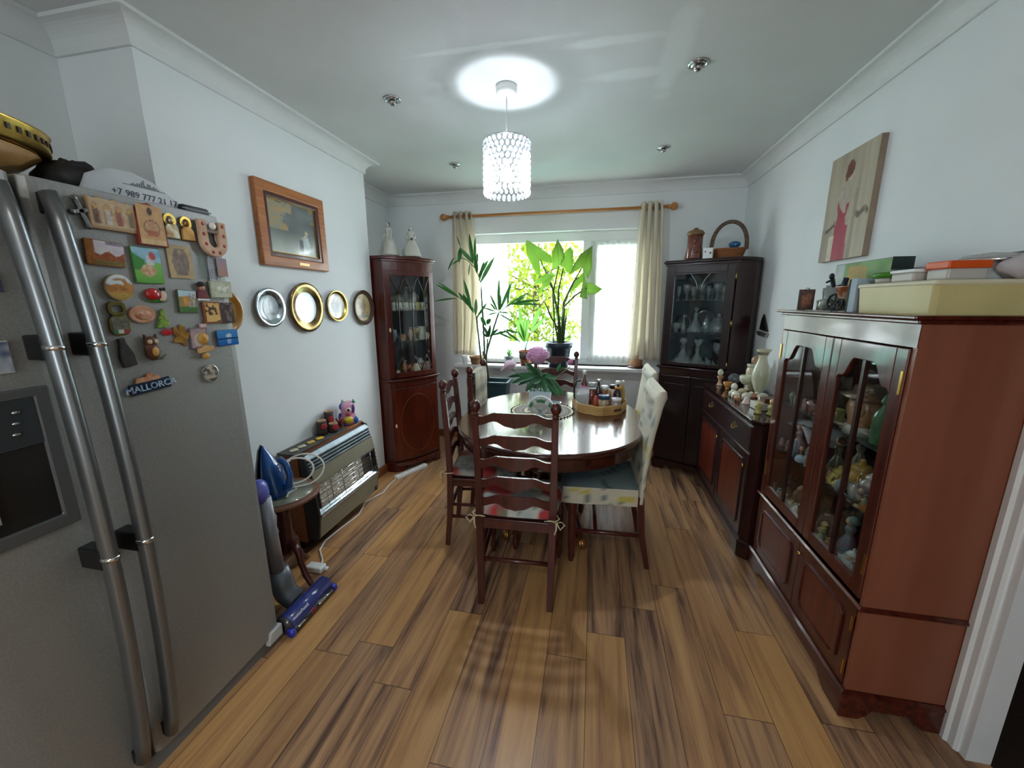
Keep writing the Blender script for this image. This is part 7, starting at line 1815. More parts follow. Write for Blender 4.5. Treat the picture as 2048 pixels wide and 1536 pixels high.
# ================================================================ wares in the left corner cabinet
def lp_(u, d, z): return LF.pt(u, z, -d)
ORD = ('first', 'second', 'third', 'fourth', 'fifth', 'sixth', 'seventh', 'eighth')
LCW = ', in the left corner cabinet'
GL = 'wares in the left corner cabinet'
for k, (hx, h2) in enumerate((('#8f9aa6', '#b9a898'), ('#d8d6cc', '#8d877c'), ('#cfc8b0', '#9c9478'), ('#e0ded8', '#a09a92'), ('#cdbf88', '#b8a870'), ('#c9c6a8', '#a9b09a'))):
    ware('portrait_mug', 'mug', ORD[k] + ' small pale mug from the left, top shelf of the left corner cabinet', 'mug', lp_(.2 + .125 * k, .075, 1.4265), .072, .026, mat('mug ' + hx, hx, .2, coat=.5, col2=h2, scale=24), GL, handle=(.026, .036, .017, .0035), rz=.5)
for d, u, dd, h, r, kd, hx in (('brown urn behind the mugs on the top shelf, left end', .22, .15, .17, .032, 'urn', '#7a5a3c'), ('tall cream jug behind the mugs on the top shelf', .42, .17, .15, .04, 'urn', '#a89c88'), ('dark cup standing high behind the mugs on the top shelf', .58, .17, .20, .036, 'vase', '#4a4a4c'), ('white round handled cup behind the mugs on the top shelf', .72, .15, .19, .038, 'gjar', '#c9c4b8')):
    ware('jug', kd, d + LCW, 'jug', lp_(u, dd, 1.4265), h, r, mat('jug ' + hx, hx, .25, coat=.4, col2='#8d8478', scale=14), GL, handle=(r * .85, h * .6, .02, .004))
for d, u, dd, h, r, kd, hx in (('blue glass cup at the left of the middle shelf', .2, .09, .10, .03, 'cup', '#6f8a9c'), ('tan horn shaped jug on the middle shelf', .36, .08, .07, .03, 'gjar', '#a87c54'), ('peach hand shaped vase on the middle shelf', .52, .075, .115, .028, 'vase', '#c9a48c'), ('amber goblet in the middle of the middle shelf', .64, .08, .11, .034, 'goblet', '#b8a070'), ('tall cream box shaped jar on the middle shelf', .77, .075, .12, .036, 'mug', '#c4c2b0'), ('white ball shaped pot at the right of the middle shelf', .87, .07, .075, .028, 'gjar', '#d6d4cc')):
    ware('jar', kd, d + LCW, 'ornament', lp_(u, dd, 1.1665), h, r, mat('ware ' + hx, hx, .22, coat=.5, col2='#d8d0c0', scale=20, lo=.5, hi=.9), GL, handle=(r * .8, h * .5, .014, .003))
for d, u, dd, h, r, kd, hx in (('small cream pot at the left of the bottom shelf', .2, .07, .05, .024, 'gjar', '#d0bfa0'), ('amber jug on the bottom shelf', .37, .08, .12, .036, 'vase', '#b0672c'), ('orange lidded pot on the bottom shelf', .46, .07, .09, .03, 'urn', '#b85a34'), ('white and gold teapot on the bottom shelf', .62, .075, .10, .040, 'gjar', '#d8c9a8'), ('red and white cup on the bottom shelf', .76, .07, .075, .03, 'cup', '#b88a80'), ('rosy patterned jar at the right of the bottom shelf', .87, .065, .11, .03, 'gjar', '#b08a84'), ('white lidded tureen high at the right of the bottom shelf', .80, .14, .13, .04, 'urn', '#cfc8c4')):
    ware('pot', kd, d + LCW, 'ornament', lp_(u, dd, .8725), h, r, mat('pot ' + hx, hx, .22, coat=.5, col2='#e0d8c8', scale=22, lo=.45, hi=.8), GL, handle=(r * .8, h * .5, .014, .003))

# ================================================================ crystal in the right corner cabinet
def rp_(u, d, z): return RF.pt(u, z, -d)
GR = 'glassware in the right corner cabinet'
for k in range(7):
    lb = ORD[k] + ' stemmed glass from the left, top shelf of the dark corner cabinet'
    ware('wine_glass', 'goblet' if k % 2 else 'flute', lb, 'glass', rp_(.17 + .11 * k, .07 + .03 * (k % 2), 1.5065), (.115, .13)[k % 2], (.034, .038)[k % 2], CRYSTAL, GR)
for k in range(5):
    lb = ORD[k] + ' sherry glass from the left, back row, top shelf of the dark corner cabinet'
    ware('wine_glass', 'goblet', lb, 'glass', rp_(.24 + .13 * k, .17, 1.5065), .10, .03, CRYSTAL, GR)
for lb, u, r in (('small smoked glass plate at the back left', .22, .068), ('largest smoked glass plate at the back middle', .53, .095), ('smoked glass plate at the back right', .88, .068)):
    t = thing('smoked_plate', lb + ', middle shelf of the dark corner cabinet', 'plate', rp_(u, .20, 1.2415), math.atan2(RF.d.y, RF.d.x), GR)
    m = M(); m.T = Matrix.Translation((0, 0, r + .006)) @ Euler((PI / 2 - .12, 0, 0)).to_matrix().to_4x4(); m.lathe([(0, 0), (r * .6, .0), (r * .7, .004), (r, .012), (r, .016), (r * .68, .008), (0, .004)], (0, 0, 0), 32); m.build('plate', mat('smoked glass', '#2a3034', .1, coat=.6), t)
    m = M(); m.T = Matrix.Translation((0, .0, .0)); m.box(0, 0, .004, .05, .04, .008); m.build('stand', RDK, t)
D_ = ', middle shelf of the dark corner cabinet'
ware('decanter', 'decanter', 'large crystal decanter with a round stopper, centre' + D_, 'decanter', rp_(.45, .09, 1.2415), .20, .062, CRYSTAL, GR, lid=('ball', .022, .155, .055))
ware('decanter', 'carafe', 'slim crystal bottle left of the large decanter' + D_, 'bottle', rp_(.27, .10, 1.2415), .14, .022, CRYSTAL, GR, lid=('ball', .011, .11, .035))
ware('candy_jar', 'gjar', 'lidded crystal jar right of the large decanter' + D_, 'jar', rp_(.6, .13, 1.2415), .12, .035, CRYSTAL, GR, lid=('knob', .026, .10, .045))
ware('sugar_bowl', 'bowl', 'wide cut crystal bowl at the left' + D_, 'bowl', rp_(.17, .07, 1.2415), .075, .05, CRYSTAL, GR)
ware('tureen', 'gjar', 'big lidded crystal tureen at the right' + D_, 'tureen', rp_(.79, .075, 1.2415), .12, .07, CRYSTAL, GR, lid=('knob', .05, .10, .06), handle=(.06, .06, .03, .005))
D_ = ', bottom shelf of the dark corner cabinet'
ware('decanter', 'decanter', 'ship decanter with a big ball stopper, left' + D_, 'decanter', rp_(.3, .09, .9705), .19, .085, CRYSTAL, GR, lid=('ball', .034, .14, .085))
ware('decanter', 'decanter', 'crystal decanter with a heart shaped stopper, centre' + D_, 'decanter', rp_(.53, .08, .9705), .18, .062, CRYSTAL, GR, lid=('fan', .036, .135, .08))
ware('bottle', 'bottle', 'dark bottle behind the two decanters' + D_, 'bottle', rp_(.46, .19, .9705), .21, .03, DKB, GR, lid=('cap', .012, .195, .02), lidm=BLACK)
ware('candlestick', 'stick', 'dark candlestick at the right' + D_, 'candlestick', rp_(.74, .16, .9705), .20, .035, mat('dark pewter stick', '#2a2f30', .25, .7), GR)
ware('crystal_bowl', 'goblet', 'tall footed crystal bowl at the right' + D_, 'bowl', rp_(.84, .10, .9705), .19, .055, CRYSTAL, GR)
for k, (u, dd, h) in enumerate(((.62, .05, .05), (.70, .06, .07), (.79, .05, .045), (.4, .05, .04))):
    t = thing('glass_animal', ('tiny', 'upright', 'low', 'leftmost')[k] + ' glass animal at the front' + D_, 'figurine', rp_(u, dd, .9705), 0, GR)
    M().ball((0, 0, h * .4), (h * .4, h * .3, h * .4), 10, 7).build('body', CRYSTAL, t); M().ball((-h * .2, 0, h * .85), (h * .18, h * .16, h * .2), 8, 6).build('head', CRYSTAL, t)
# ---- on top of the dark corner cabinet
Z = 1.8285
t = thing('log_jar', 'carved red brown tree stump jar with a tan cap, on the dark corner cabinet', 'jar', (.79, 3.62, Z))
M().lathe([(.064, 0), (.068, .02), (.058, .1), (.055, .2)], (0, 0, 0), 24, fn=lambda r, z, a: r * (1 + .05 * math.sin(5 * a + 20 * z) + .03 * math.sin(9 * a))).build('body', mat('red brown glaze', '#5a2c22', .25, coat=.4, col2='#7c4638', scale=16), t)
M().lathe([(.057, .198), (.062, .21), (.05, .232), (.02, .242), (.012, .255), (0, .258)], (0, 0, 0), 24, sx=1.1).build('lid', mat('tan cap', '#7c6440', .4), t)
m = M(); m.ball((-.01, -.054, .145), (.012, .012, .016), 8, 6); m.ball((.028, -.048, .11), (.012, .008, .012), 8, 6); m.ball((.0, -.058, .07), (.022, .014, .018), 10, 7); m.ball((-.036, -.05, .04), (.012, .01, .01), 8, 6); m.build('carved_face', MATS['red brown glaze'], t)
t = thing('white_switch_box', 'small white box with dots standing beside the tree stump jar', 'box', (.873, 3.52, Z), -.47)
M().bx(-.036, .036, -.014, .014, 0, .085).build('box', WHITE, t, bev=.003); 
for x, z, r in ((.02, .045, .007), (-.018, .056, .005)): m = M(); m.box(x, -.0145, z, r * 2, .002, r * 2); m.build('button', c('#3a4450', .4), t)
WICK = mat('wicker', '#9a6234', .6, col2='#7c4a24', scale=6, stretch=(1, 1, 40), bump=.5)
t = thing('wicker_basket', 'wicker basket with a tall hooped handle on the dark corner cabinet', 'basket', (1.035, 3.575, Z), -.3)
m = M(); pr = [(.095, 0), (.105, .012), (.125, .07), (.132, .076), (.125, .082), (.115, .07), (.095, .014), (0, .01)]; m.lathe(pr, (0, 0, 0), 60, fn=lambda r, z, a: r * (1 + .015 * math.sin(30 * a)), sy=.62); m.build('basket', WICK, t)
m = M(); m.tube([(.125 * math.cos(a), .0, .07 + .215 * math.sin(a) ** .8) for a in [PI * k / 20 for k in range(21)]], .015, 8, flat=.3); m.build('handle', mat('cane handle', '#6a5440', .6, col2='#3f3228', scale=50), t)
t = thing('blue_bird', 'blue glass bird shaped ornament standing in the wicker basket', 'ornament', (1.085, 3.60, Z + .011), -.3)
m = M(); m.ball((0, 0, .105), (.045, .02, .026), 14, 9); m.tube([(0, 0, 0), (0, 0, .09)], .006, 6); m.build('bird', mat('deep blue glaze', '#1c5a86', .15, coat=.6), t)

# ================================================================ onyx on the sideboard
Z = .8512; GS = 'onyx ornaments on the sideboard'
def on(name, kd, lb, cat, x, y, h, r, m_, z=Z, **k): return ware(name, kd, lb, cat, (x, y, z), h, r, m_, GS, **k)
on('egg_cup', 'stand', 'brown onyx stand with a pale egg on top, far end of the sideboard', 'ornament', .985, 3.27, .075, .028, ONYXB)
on('onyx_egg', 'egg', 'pale striped onyx egg on top of the brown stand at the far end', 'egg', .985, 3.27, .055, .021, ONYX, z=Z + .076)
t = thing('agate_ball', 'polished grey agate ball on a ring at the far end of the sideboard', 'ball', (1.075, 3.24, Z), 0, GS); M().ball((0, 0, .062), .045, 20, 14).build('ball', AGATE, t); M().lathe([(.034, 0), (.03, .02), (.024, .022)], (0, 0, 0), 18).build('ring_stand', CHAIRW, t)
on('onyx_cup', 'bowl', 'orange onyx cup in front of the agate ball', 'cup', 1.0, 3.13, .055, .034, mat('orange onyx', '#b87434', .18, col2='#c99a58', scale=8, coat=.5))
on('onyx_egg', 'egg', 'white egg sitting in a small onyx cup, middle of the sideboard front', 'egg', .985, 2.945, .052, .022, ONYXW, z=Z + .034)
on('egg_cup', 'stand', 'small white onyx cup under the white egg', 'egg cup', .985, 2.945, .034, .022, ONYXW)
on('onyx_goblet', 'goblet', 'pale green onyx goblet behind the white egg', 'goblet', 1.085, 3.04, .125, .044, ONYX)
on('onyx_cylinder', 'jar', 'tall cream onyx jar beside the big vase', 'jar', 1.165, 3.13, .21, .050, ONYXC, lid=('cap', .048, .175, .02), lidm=ONYXW)
on('onyx_egg', 'egg', 'brown striped egg on top of the tall cream jar', 'egg', 1.165, 3.13, .06, .025, ONYXB, z=Z + .196)
on('onyx_vase', 'vase', 'big pale green onyx vase with a flared neck on the sideboard', 'vase', 1.125, 2.90, .33, .078, ONYX)
on('onyx_urn', 'urn', 'cream onyx urn with bird lid near the display cabinet', 'urn', 1.185, 2.70, .11, .042, ONYXC, lid=('knob', .034, .10, .06), lidm=ONYXB)
t = thing('stone_fish', 'red brown carved stone fish lying before the big vase', 'ornament', (1.06, 2.82, Z), -.3, GS); m = M(); m.ball((0, 0, .026), (.026, .06, .025), 16, 10); m.prism([(.05, -.02), (.09, -.035), (.085, .0), (.09, .035), (.05, .02)], .012, .036, 'x'); m.build('fish', ONYXR, t)
t = thing('quartz_rock', 'lump of pale pink quartz near the display cabinet', 'rock', (1.14, 2.63, Z), 0, GS); M().ball((0, 0, .032), (.045, .05, .034), 12, 8, fn=lambda a, q: 1 + .16 * math.sin(3 * a + 2 * q) * math.cos(2 * q + a), sm=False).build('rock', mat('pink quartz', '#b9a49c', .3, col2='#cfc0ba', scale=12, sss=.2), t)
an = (('cream hippo ornament in front of the onyx goblet', 1.03, 2.93, .024, ONYXC), ('pale green tortoise ornament near the sideboard edge', .955, 2.90, .018, ONYX), ('white elephant ornament near the sideboard edge', .96, 2.83, .024, ONYXW), ('brown and cream tortoise ornament near the sideboard edge', .95, 2.765, .017, ONYXB), ('cream bear ornament beside the red stone fish', 1.01, 2.78, .026, ONYXW), ('small white rabbit ornament beside the pink quartz', 1.075, 2.70, .024, ONYXW), ('pale green duck ornament behind the stone fish', 1.115, 2.80, .024, ONYX))
for lb, x, y, r, mm in an:
    t = thing('onyx_animal', lb, 'figurine', (x, y, Z), hsh(x * 9, y) * 3, GS)
    m = M(); m.ball((0, 0, r * 1.2), (r * 1.35, r, r), 12, 8)
    for sx in (-1, 1):
        for sy in (-1, 1): m.tube([(sx * r * .7, sy * r * .5, 0), (sx * r * .7, sy * r * .5, r * .8)], r * .3, 6)
    m.build('body', mm, t); m = M(); m.ball((r * 1.45, 0, r * 1.75), (r * .6, r * .55, r * .55), 10, 7); m.ball((r * 2.0, 0, r * 1.6), r * .26, 6, 5); m.build('head', mm, t)
on('onyx_pyramid', 'bell', 'pale pink onyx bell before the marble boxes', 'bell', .985, 2.70, .065, .028, mat('pale pink onyx', '#c9b6a8', .2, coat=.5))
slab('marble_box', 'flat white marble box under the brown box, near end of the sideboard', 'box', (1.045, 2.575, Z), (.13, .10, .045), mat('white marble', '#b9bab2', .2, col2='#8f918c', scale=8, coat=.4), GS, .1, .003)
slab('onyx_dish', 'pale pink onyx slab lying across the animals before the stone fish', 'dish', (1.10, 2.715, Z + .0), (.05, .05, .03), mat('banded onyx slab', '#c9b8a0', .2, col2='#a88f78', scale=9, coat=.4), GS, .5)
slab('wooden_box', 'small dark brown wooden box lying on the marble box', 'box', (1.07, 2.565, Z + .0455), (.10, .07, .028), mat('dark box wood', '#4a2f1c', .4, col2='#5f3d24', scale=5), GS, .05, .002)
for lb, x, y, s in (('small green and yellow onyx owl at the near end of the sideboard', .965, 2.465, .8), ('larger green and yellow onyx owl group, nearest the display cabinet', 1.03, 2.44, 1.05)):
    t = thing('onyx_owl', lb, 'figurine', (x, y, Z), 0, GS); OW = mat('green yellow onyx', '#8f9a5a', .2, col2='#c9b56a', scale=26, coat=.5)
    m = M(); m.lathe([(.024 * s, 0), (.026 * s, .01), (.016 * s, .02), (.024 * s, .035), (.025 * s, .05), (.014 * s, .062), (0, .064)], (0, 0, 0), 16); m.build('body', OW, t)
    M().ball((0, 0, .075 * s), .018 * s, 12, 8).build('head', mat('yellow onyx', '#c9b070', .2, coat=.5), t)
    if s > 1: M().ball((.02, .012, .098), .014, 10, 7).build('chick', MATS['yellow onyx'], t)

# ================================================================ wares in the display cabinet
GD = 'china in the display cabinet'
def dw(rows, z, where):
    for (nm, kd, lb, x, y, h, r, hx, h2, opt) in rows:
        k = {}
        y += 0.1 if y < 1.8 else (2.2 - y) * 0.18
        mm = CLEAR if hx == 'glass' else mat('china ' + hx + h2, hx, .2, coat=.5, col2=h2, scale=24)
        if 'h' in opt: k['handle'] = (r * .85, h * .5, h * .22, .004)
        if 'l' in opt: k['lid'] = ('knob', r * .62, h * .82, h * .34); k['lidm'] = mat('china lid ' + h2, h2, .2, coat=.5)
        if 'f' in opt: k['head'] = (h * .92, r * .42); k['headm'] = mat('china flesh', '#c9a088', .4); k['hair'] = mat('china hair ' + h2, h2, .5)
        ware(nm, kd, lb + ', ' + where, {'lady': 'figurine'}.get(kd, nm.split('_')[-1]), (x, y, z), h, r, mm, GD, rz=-2.2, **k)
dw([('green_bottle', 'bottle', 'green glass bottle at the right', 1.03, 1.475, .185, .036, '#3c6a4a', '#4f8058', 'l'), ('gilt_pot', 'gjar', 'gilt rimmed pot at the back right', 1.15, 1.50, .17, .05, '#8a6a3c', '#c9b078', 'lh'), ('glass_jar', 'jar', 'tall clear glass jar at the back left', 1.12, 1.695, .23, .045, 'glass', '', ''), ('gold_cup', 'cup', 'green and gold cup stacked at the left', 1.015, 1.735, .06, .036, '#6f7a4c', '#c9a85a', 'h'), ('cream_saucer', 'bowl', 'cream and gold dish at the left front', 1.02, 1.665, .03, .048, '#b9b08c', '#d6cca8', '')], .9915, 'upper near shelf of display cabinet')
t = thing('face_jug', 'large tan jug moulded as a hatted face, upper shelf of the display cabinet', 'jug', (1.04, 1.70, .9915), -2.3, GD)
FJ = mat('tan face glaze', '#a87858', .3, coat=.4, col2='#bd9070', scale=12)
m = M(); m.lathe([(.04, 0), (.052, .02), (.048, .05), (.056, .08), (.055, .12), (.045, .15)], (0, 0, 0), 22, sx=1.05); m.ball((.054, 0, .095), (.02, .012, .018), 10, 7); m.ball((.044, .022, .112), (.01, .012, .008), 8, 6); m.ball((.044, -.022, .112), (.01, .012, .008), 8, 6); m.ball((.048, 0, .066), (.012, .02, .007), 10, 6); m.ball((.04, 0, .04), (.016, .018, .014), 10, 7)
for s in (-1, 1): m.ball((-.005, s * .056, .10), (.012, .006, .018), 8, 6)
m.build('face', FJ, t); m = M(); m.lathe([(.085, .145), (.09, .152), (.05, .16), (.046, .185), (.03, .2), (.02, .19)], (0, 0, 0), 3 + 17, fn=lambda r, z, a: r * (1 + .12 * math.cos(3 * a))); m.build('hat', mat('hat glaze', '#8a6a54', .3, coat=.4), t)
m = M(); m.lathe([(.045, 0), (.06, .0), (.058, .03), (.04, .045)], (0, 0, 0), 18); m.build('collar', mat('white collar', '#b9b5a8', .3), t)
dw([('amber_jug', 'gjar', 'round amber jug in the middle', 1.05, 1.575, .125, .062, '#a87c34', '#b9903c', 'lh'), ('yellow_pot', 'gjar', 'yellow teapot left of the amber jug', 1.015, 1.64, .075, .042, '#b09a44', '#c4b05a', 'lh'), ('plum_pot', 'gjar', 'plum pot with white lid at the right', 1.035, 1.465, .13, .055, '#5a3438', '#c9bdb0', 'l'), ('green_lady', 'lady', 'green gowned lady figure at the left', 1.04, 1.715, .18, .042, '#5a6a58', '#4a2c1c', 'f'), ('yellow_chick', 'egg', 'small yellow bird at the front', .995, 1.605, .045, .022, '#c4b45a', '#d0c470', ''), ('dark_bowl', 'bowl', 'dark green dish at the front right', .995, 1.47, .04, .05, '#20302e', '#2f423e', ''), ('cream_lady', 'lady', 'cream lady figure at the back left', 1.13, 1.73, .19, .045, '#b9b29c', '#6a5440', 'f'), ('ochre_cup', 'cup', 'ochre cup with a curled handle at the front', 1.0, 1.535, .055, .034, '#a8803c', '#c09a50', 'h'), ('orange_jar', 'gjar', 'orange jar at the right front', 1.0, 1.425, .06, .03, '#a86a30', '#b98040', 'l')], .7515, 'middle near shelf of display cabinet')
dw([('black_vase', 'vase', 'black glazed vase at the back left', 1.13, 1.70, .19, .06, '#14161c', '#2c3038', ''), ('brown_pot', 'gjar', 'brown clay pot at the left', 1.06, 1.70, .13, .058, '#6a4c3c', '#8a6450', ''), ('yellow_flower', 'lady', 'pale yellow dressed figure at the left front', .995, 1.645, .10, .03, '#c0b870', '#d8d290', 'f'), ('rose_lady', 'lady', 'rose and blue gowned lady in the middle', 1.045, 1.565, .17, .05, '#8a5860', '#5a8890', 'f'), ('white_lamb', 'gjar', 'white lamb shaped pot at the right', 1.01, 1.465, .085, .042, '#a9aaa4', '#c9c8c0', 'l'), ('gilt_bowl', 'bowl', 'gilt and cream bowl under the white lamb', .99, 1.50, .04, .045, '#a88a48', '#c4ae78', ''), ('orange_bottle', 'bottle', 'terracotta bottle at the back right', 1.08, 1.45, .15, .034, '#a05a38', '#b87450', ''), ('purple_vase', 'vase', 'dark purple vase at the back middle', 1.14, 1.60, .20, .05, '#2c1826', '#4a2c40', ''), ('white_dish', 'bowl', 'white dish at the right front', .985, 1.425, .025, .04, '#9a9a92', '#b4b4ac', ''), ('pink_shoe', 'gjar', 'small pink shoe shaped pot in the front middle', .99, 1.565, .045, .03, '#8a5058', '#a06a70', '')], .4755, 'bottom near shelf of display cabinet')
FH = ' far shelf of display cabinet'
dw([('grey_figure', 'lady', 'grey shawled figure at the middle', 1.08, 1.93, .19, .05, '#6a6c6a', '#3c3c3c', 'f'), ('pink_bowl', 'bowl', 'pink glass bowl at the front', 1.02, 1.90, .06, .06, '#8a6668', '#a07a78', ''), ('white_shell', 'gjar', 'white shell shaped pot', 1.1, 2.03, .07, .05, '#a9aca8', '#c4c6c0', ''), ('glass_vase', 'vase', 'clear glass vase at the left', 1.13, 2.15, .2, .045, 'glass', '', '')], .9915, 'upper' + FH)
dw([('pink_lady', 'lady', 'pink gowned lady at the right', 1.03, 1.89, .155, .046, '#b08a80', '#6a4a34', 'f'), ('rose_lady', 'lady', 'pale rose gowned lady in the middle', 1.06, 1.98, .15, .046, '#b89a92', '#5a3c2c', 'f'), ('lilac_lady', 'lady', 'lilac gowned lady at the left', 1.02, 2.065, .145, .042, '#a88c96', '#8a6a50', 'f'), ('blue_shoe', 'gjar', 'pale blue pot at the front right', .99, 1.93, .04, .03, '#8a9cb0', '#b4c0cc', '')], .7515, 'middle' + FH)
t = thing('folded_cloth', 'folded white and pink cloth on a red box, middle shelf of the display cabinet', 'cloth', (1.10, 2.13, .7515), 0, GD)
M().bx(-.06, .06, -.07, .07, 0, .13).build('box', mat('crimson box', '#5a1426', .5), t, bev=.003); m = M(); rows = [[(-.085 + .17 * i / 8, -.13 + .22 * j / 10, .134 + .012 * math.sin(i * .9 + j * .5) - .05 * max(0, (3 - j)) / 3 * (1 if j < 3 else 0)) for i in range(9)] for j in range(11)]; m.sheet(rows); m.build('cloth', mat('white pink cloth', '#c9bcc4', .8, col2='#d8d4d2', scale=8), t, solid=.008)
dw([('brown_bust', 'lady', 'brown friar figure at the left', 1.02, 2.11, .14, .042, '#5a3a30', '#3c2620', 'f'), ('tan_pot', 'gjar', 'tan face pot in the middle', 1.05, 2.0, .13, .05, '#8a6248', '#a87c5c', 'l'), ('orange_jug', 'vase', 'orange jug at the right', 1.05, 1.91, .15, .042, '#a86a44', '#b98058', 'h'), ('blue_bird', 'gjar', 'dark blue and white pot in the front middle', .995, 1.965, .055, .036, '#2c4450', '#a9b0b0', ''), ('white_pot', 'gjar', 'white pot at the front right', .99, 1.885, .07, .036, '#b0ada4', '#cac6bc', 'l'), ('cream_figure', 'lady', 'small cream figure at the front', .985, 2.03, .09, .028, '#a9947c', '#6a4c38', 'f'), ('red_pot', 'urn', 'dark red urn at the far left', 1.06, 2.175, .12, .036, '#4a1c1c', '#6a3030', '')], .4755, 'bottom' + FH)

FRONT = (('pink', '#9a6a68'), ('cream', '#b5a888'), ('pale blue', '#8496a4'), ('ochre', '#a07a3c'), ('white', '#b4b2aa'), ('rust red', '#7a3c2c'), ('sage green', '#7c8a6c'), ('tan', '#94704e'))
KINDS_ = ('gjar', 'cup', 'lady', 'vase', 'urn', 'egg'); KN = {'gjar': 'pot', 'cup': 'cup', 'lady': 'figure', 'vase': 'vase', 'urn': 'urn', 'egg': 'egg'}
for z, sh, ya, yb, n_ in ((.4755, 'bottom near', 1.50, 1.77, 8), (.7515, 'middle near', 1.50, 1.77, 7), (.4755, 'bottom far', 1.90, 2.20, 7), (.7515, 'middle far', 1.90, 2.20, 5), (.9915, 'upper far', 1.92, 2.18, 4)):
    for k in range(n_):
        cn, hx = FRONT[(k * 3 + int(z * 10) + n_) % 8]; kd = KINDS_[(k * 5 + int(z * 20)) % 6]; y = ya + (yb - ya) * (k + .5) / n_
        dw0 = dict(head=(.062, .011), headm=MATS['china flesh']) if kd == 'lady' else {}
        ware('china_' + KN[kd], kd, 'small %s %s, %s from right in front row, %s shelf of display cabinet' % (cn, KN[kd], ORD[k], sh), KN[kd], (.982 + .006 * (k % 2), y, z), .05 + .03 * hsh(k, z), .0155, mat('china front ' + hx, hx, .25, coat=.5, col2='#c9c0b0', scale=40, lo=.5, hi=.8), GD, rz=-2.2, **dw0)
# ================================================================ on top of the display cabinet
Z = 1.4565; GT = 'things on top of the display cabinet'
t = thing('small_icon', 'small dark icon panel standing at the far end of the display cabinet top', 'icon', (1.0, 2.18, Z), -.25, GT)
m = M(); m.box(0, 0, .048, .062, .012, .096); m.build('panel', mat('dark icon wood', '#2c1a12', .5), t); m = M(); m.paint((-.029, -.0066, .004), (.058, 0, 0), (0, 0, .088), lambda u, v: mix('#3a241a', '#5a3322', vn(u * 6, v * 6)) if not (.2 < u < .55 and .05 < v < .72 or .55 < u < .8 and .2 < v < .85) else mix('#9a5a34', '#5f3320', vn(u * 12, v * 9)), 14, 20); m.build('printed_face', PAINTED, t); m = M(); m.tube([(-.01, 0, .096), (.0, 0, .104), (.01, 0, .096)], .0025, 6); m.build('ring', CHROME, t)
t = thing('beige_tin', 'low beige round tin behind the crystal on the cabinet top', 'tin', (1.10, 2.16, Z), 0, GT); M().lathe([(.055, 0), (.055, .034)], (0, 0, 0), 28).build('tin', mat('beige tin', '#8f8862', .45, col2='#7c7654', scale=8), t); M().lathe([(.057, .034), (.057, .046), (0, .047)], (0, 0, 0), 28).build('lid', mat('beige tin lid', '#a89f74', .4), t)
CRYS2 = mat('pressed glass', '#c3d2cc', .12, coat=.6, col2='#9aa8a4', scale=16, trans=.5)
ware('glass_vase', 'tumbler', 'ribbed pressed glass tumbler holding dark pens on the cabinet top', 'tumbler', (1.035, 2.005, Z), .098, .05, CRYS2, GT, fn=lambda r, z, a: r * (1 + .04 * math.cos(10 * a)))
t = thing('black_figures', 'two dark bird headed sticks standing in the pressed glass tumbler', 'pens', (1.035, 2.005, Z + .008), 0, GT)
m = M(); m.tube([(.0, .0, 0), (-.004, .018, .08), (-.01, .03, .13)], .009, 8); m.ball((-.012, .034, .14), (.01, .014, .014), 8, 6); m.tube([(-.01, .03, .125), (-.022, .05, .115)], .005, 6); m.build('stick', c('#17181c', .3), t)
m = M(); m.tube([(.012, -.01, .0), (.01, -.015, .08), (.012, -.03, .13)], [.008, .012, .01], 8); m.tube([(.01, -.012, .095), (.0, .01, .085)], .012, 8); m.build('stick', c('#1a1f3a', .3), t)
ware('crystal_vase', 'mug', 'tall cut crystal vase left of the tumbler', 'vase', (1.06, 2.085, Z), .11, .028, CRYS2, GT, fn=lambda r, z, a: r * (1 + .08 * math.cos(6 * a + 60 * z)))
t = thing('crystal_swan', 'small clear crystal swan at the cabinet top edge', 'figurine', (.985, 1.99, Z), 0, GT); m = M(); m.ball((0, 0, .028), (.02, .03, .026), 12, 8); m.tube([(0, -.02, .03), (0, -.034, .05), (0, -.026, .066), (0, -.038, .062)], .006, 6); m.build('swan', CRYS2, t)
t = thing('wheel_ornament', 'flowered china pot carried on a black spoked wheel cart', 'ornament', (1.0, 1.86, Z), 0, GT)
m = M(); m.T = Matrix.Translation((-.03, .02, .036)) @ Euler((0, PI / 2, .35)).to_matrix().to_4x4(); m.tube([(.034 * math.cos(a), .034 * math.sin(a), 0) for a in [2 * PI * k / 24 for k in range(24)]], .0045, 6, closed=True)
for k in range(6): a = PI * k / 3; m.tube([(0, 0, 0), (.034 * math.cos(a), .034 * math.sin(a), 0)], .003, 5)
m.build('wheel', BLACK, t); m = M(); m.lathe([(.022, .04), (.036, .06), (.046, .095), (.05, .1), (.044, .1), (.03, .07), (0, .05)], (.005, .0, 0), 22); m.build('pot', mat('flowered china', '#b9a890', .25, coat=.4, col2='#8a4a28', scale=22, lo=.45, hi=.6), t); m = M(); m.tube([(-.028, .02, .036), (.03, -.02, .012), (.03, -.05, .004)], .006, 6); m.tube([(.03, .04, .004), (.02, .02, .04)], .005, 6); m.build('cart', BLACK, t)
t = thing('white_book', 'thin white and blue book standing on end beside the cream box', 'book', (1.005, 1.775, Z), .3, GT); M().bx(-.045, .045, -.012, .012, .0, .125).build('cover', mat('pale blue cover', '#a9bac4', .4), t, bev=.001); M().bx(-.043, .046, -.0125 + .025, .022, .0, .122).build('back_board', mat('dark green board', '#23362e', .5), t)
CREAMB = mat('cream plastic', '#c9bd86', .4, col2='#bfb27c', scale=5, sss=.1)
t = thing('cream_box', 'big cream plastic storage box at the near end of the cabinet top', 'box', (1.112, 1.565, Z), 0, GT)
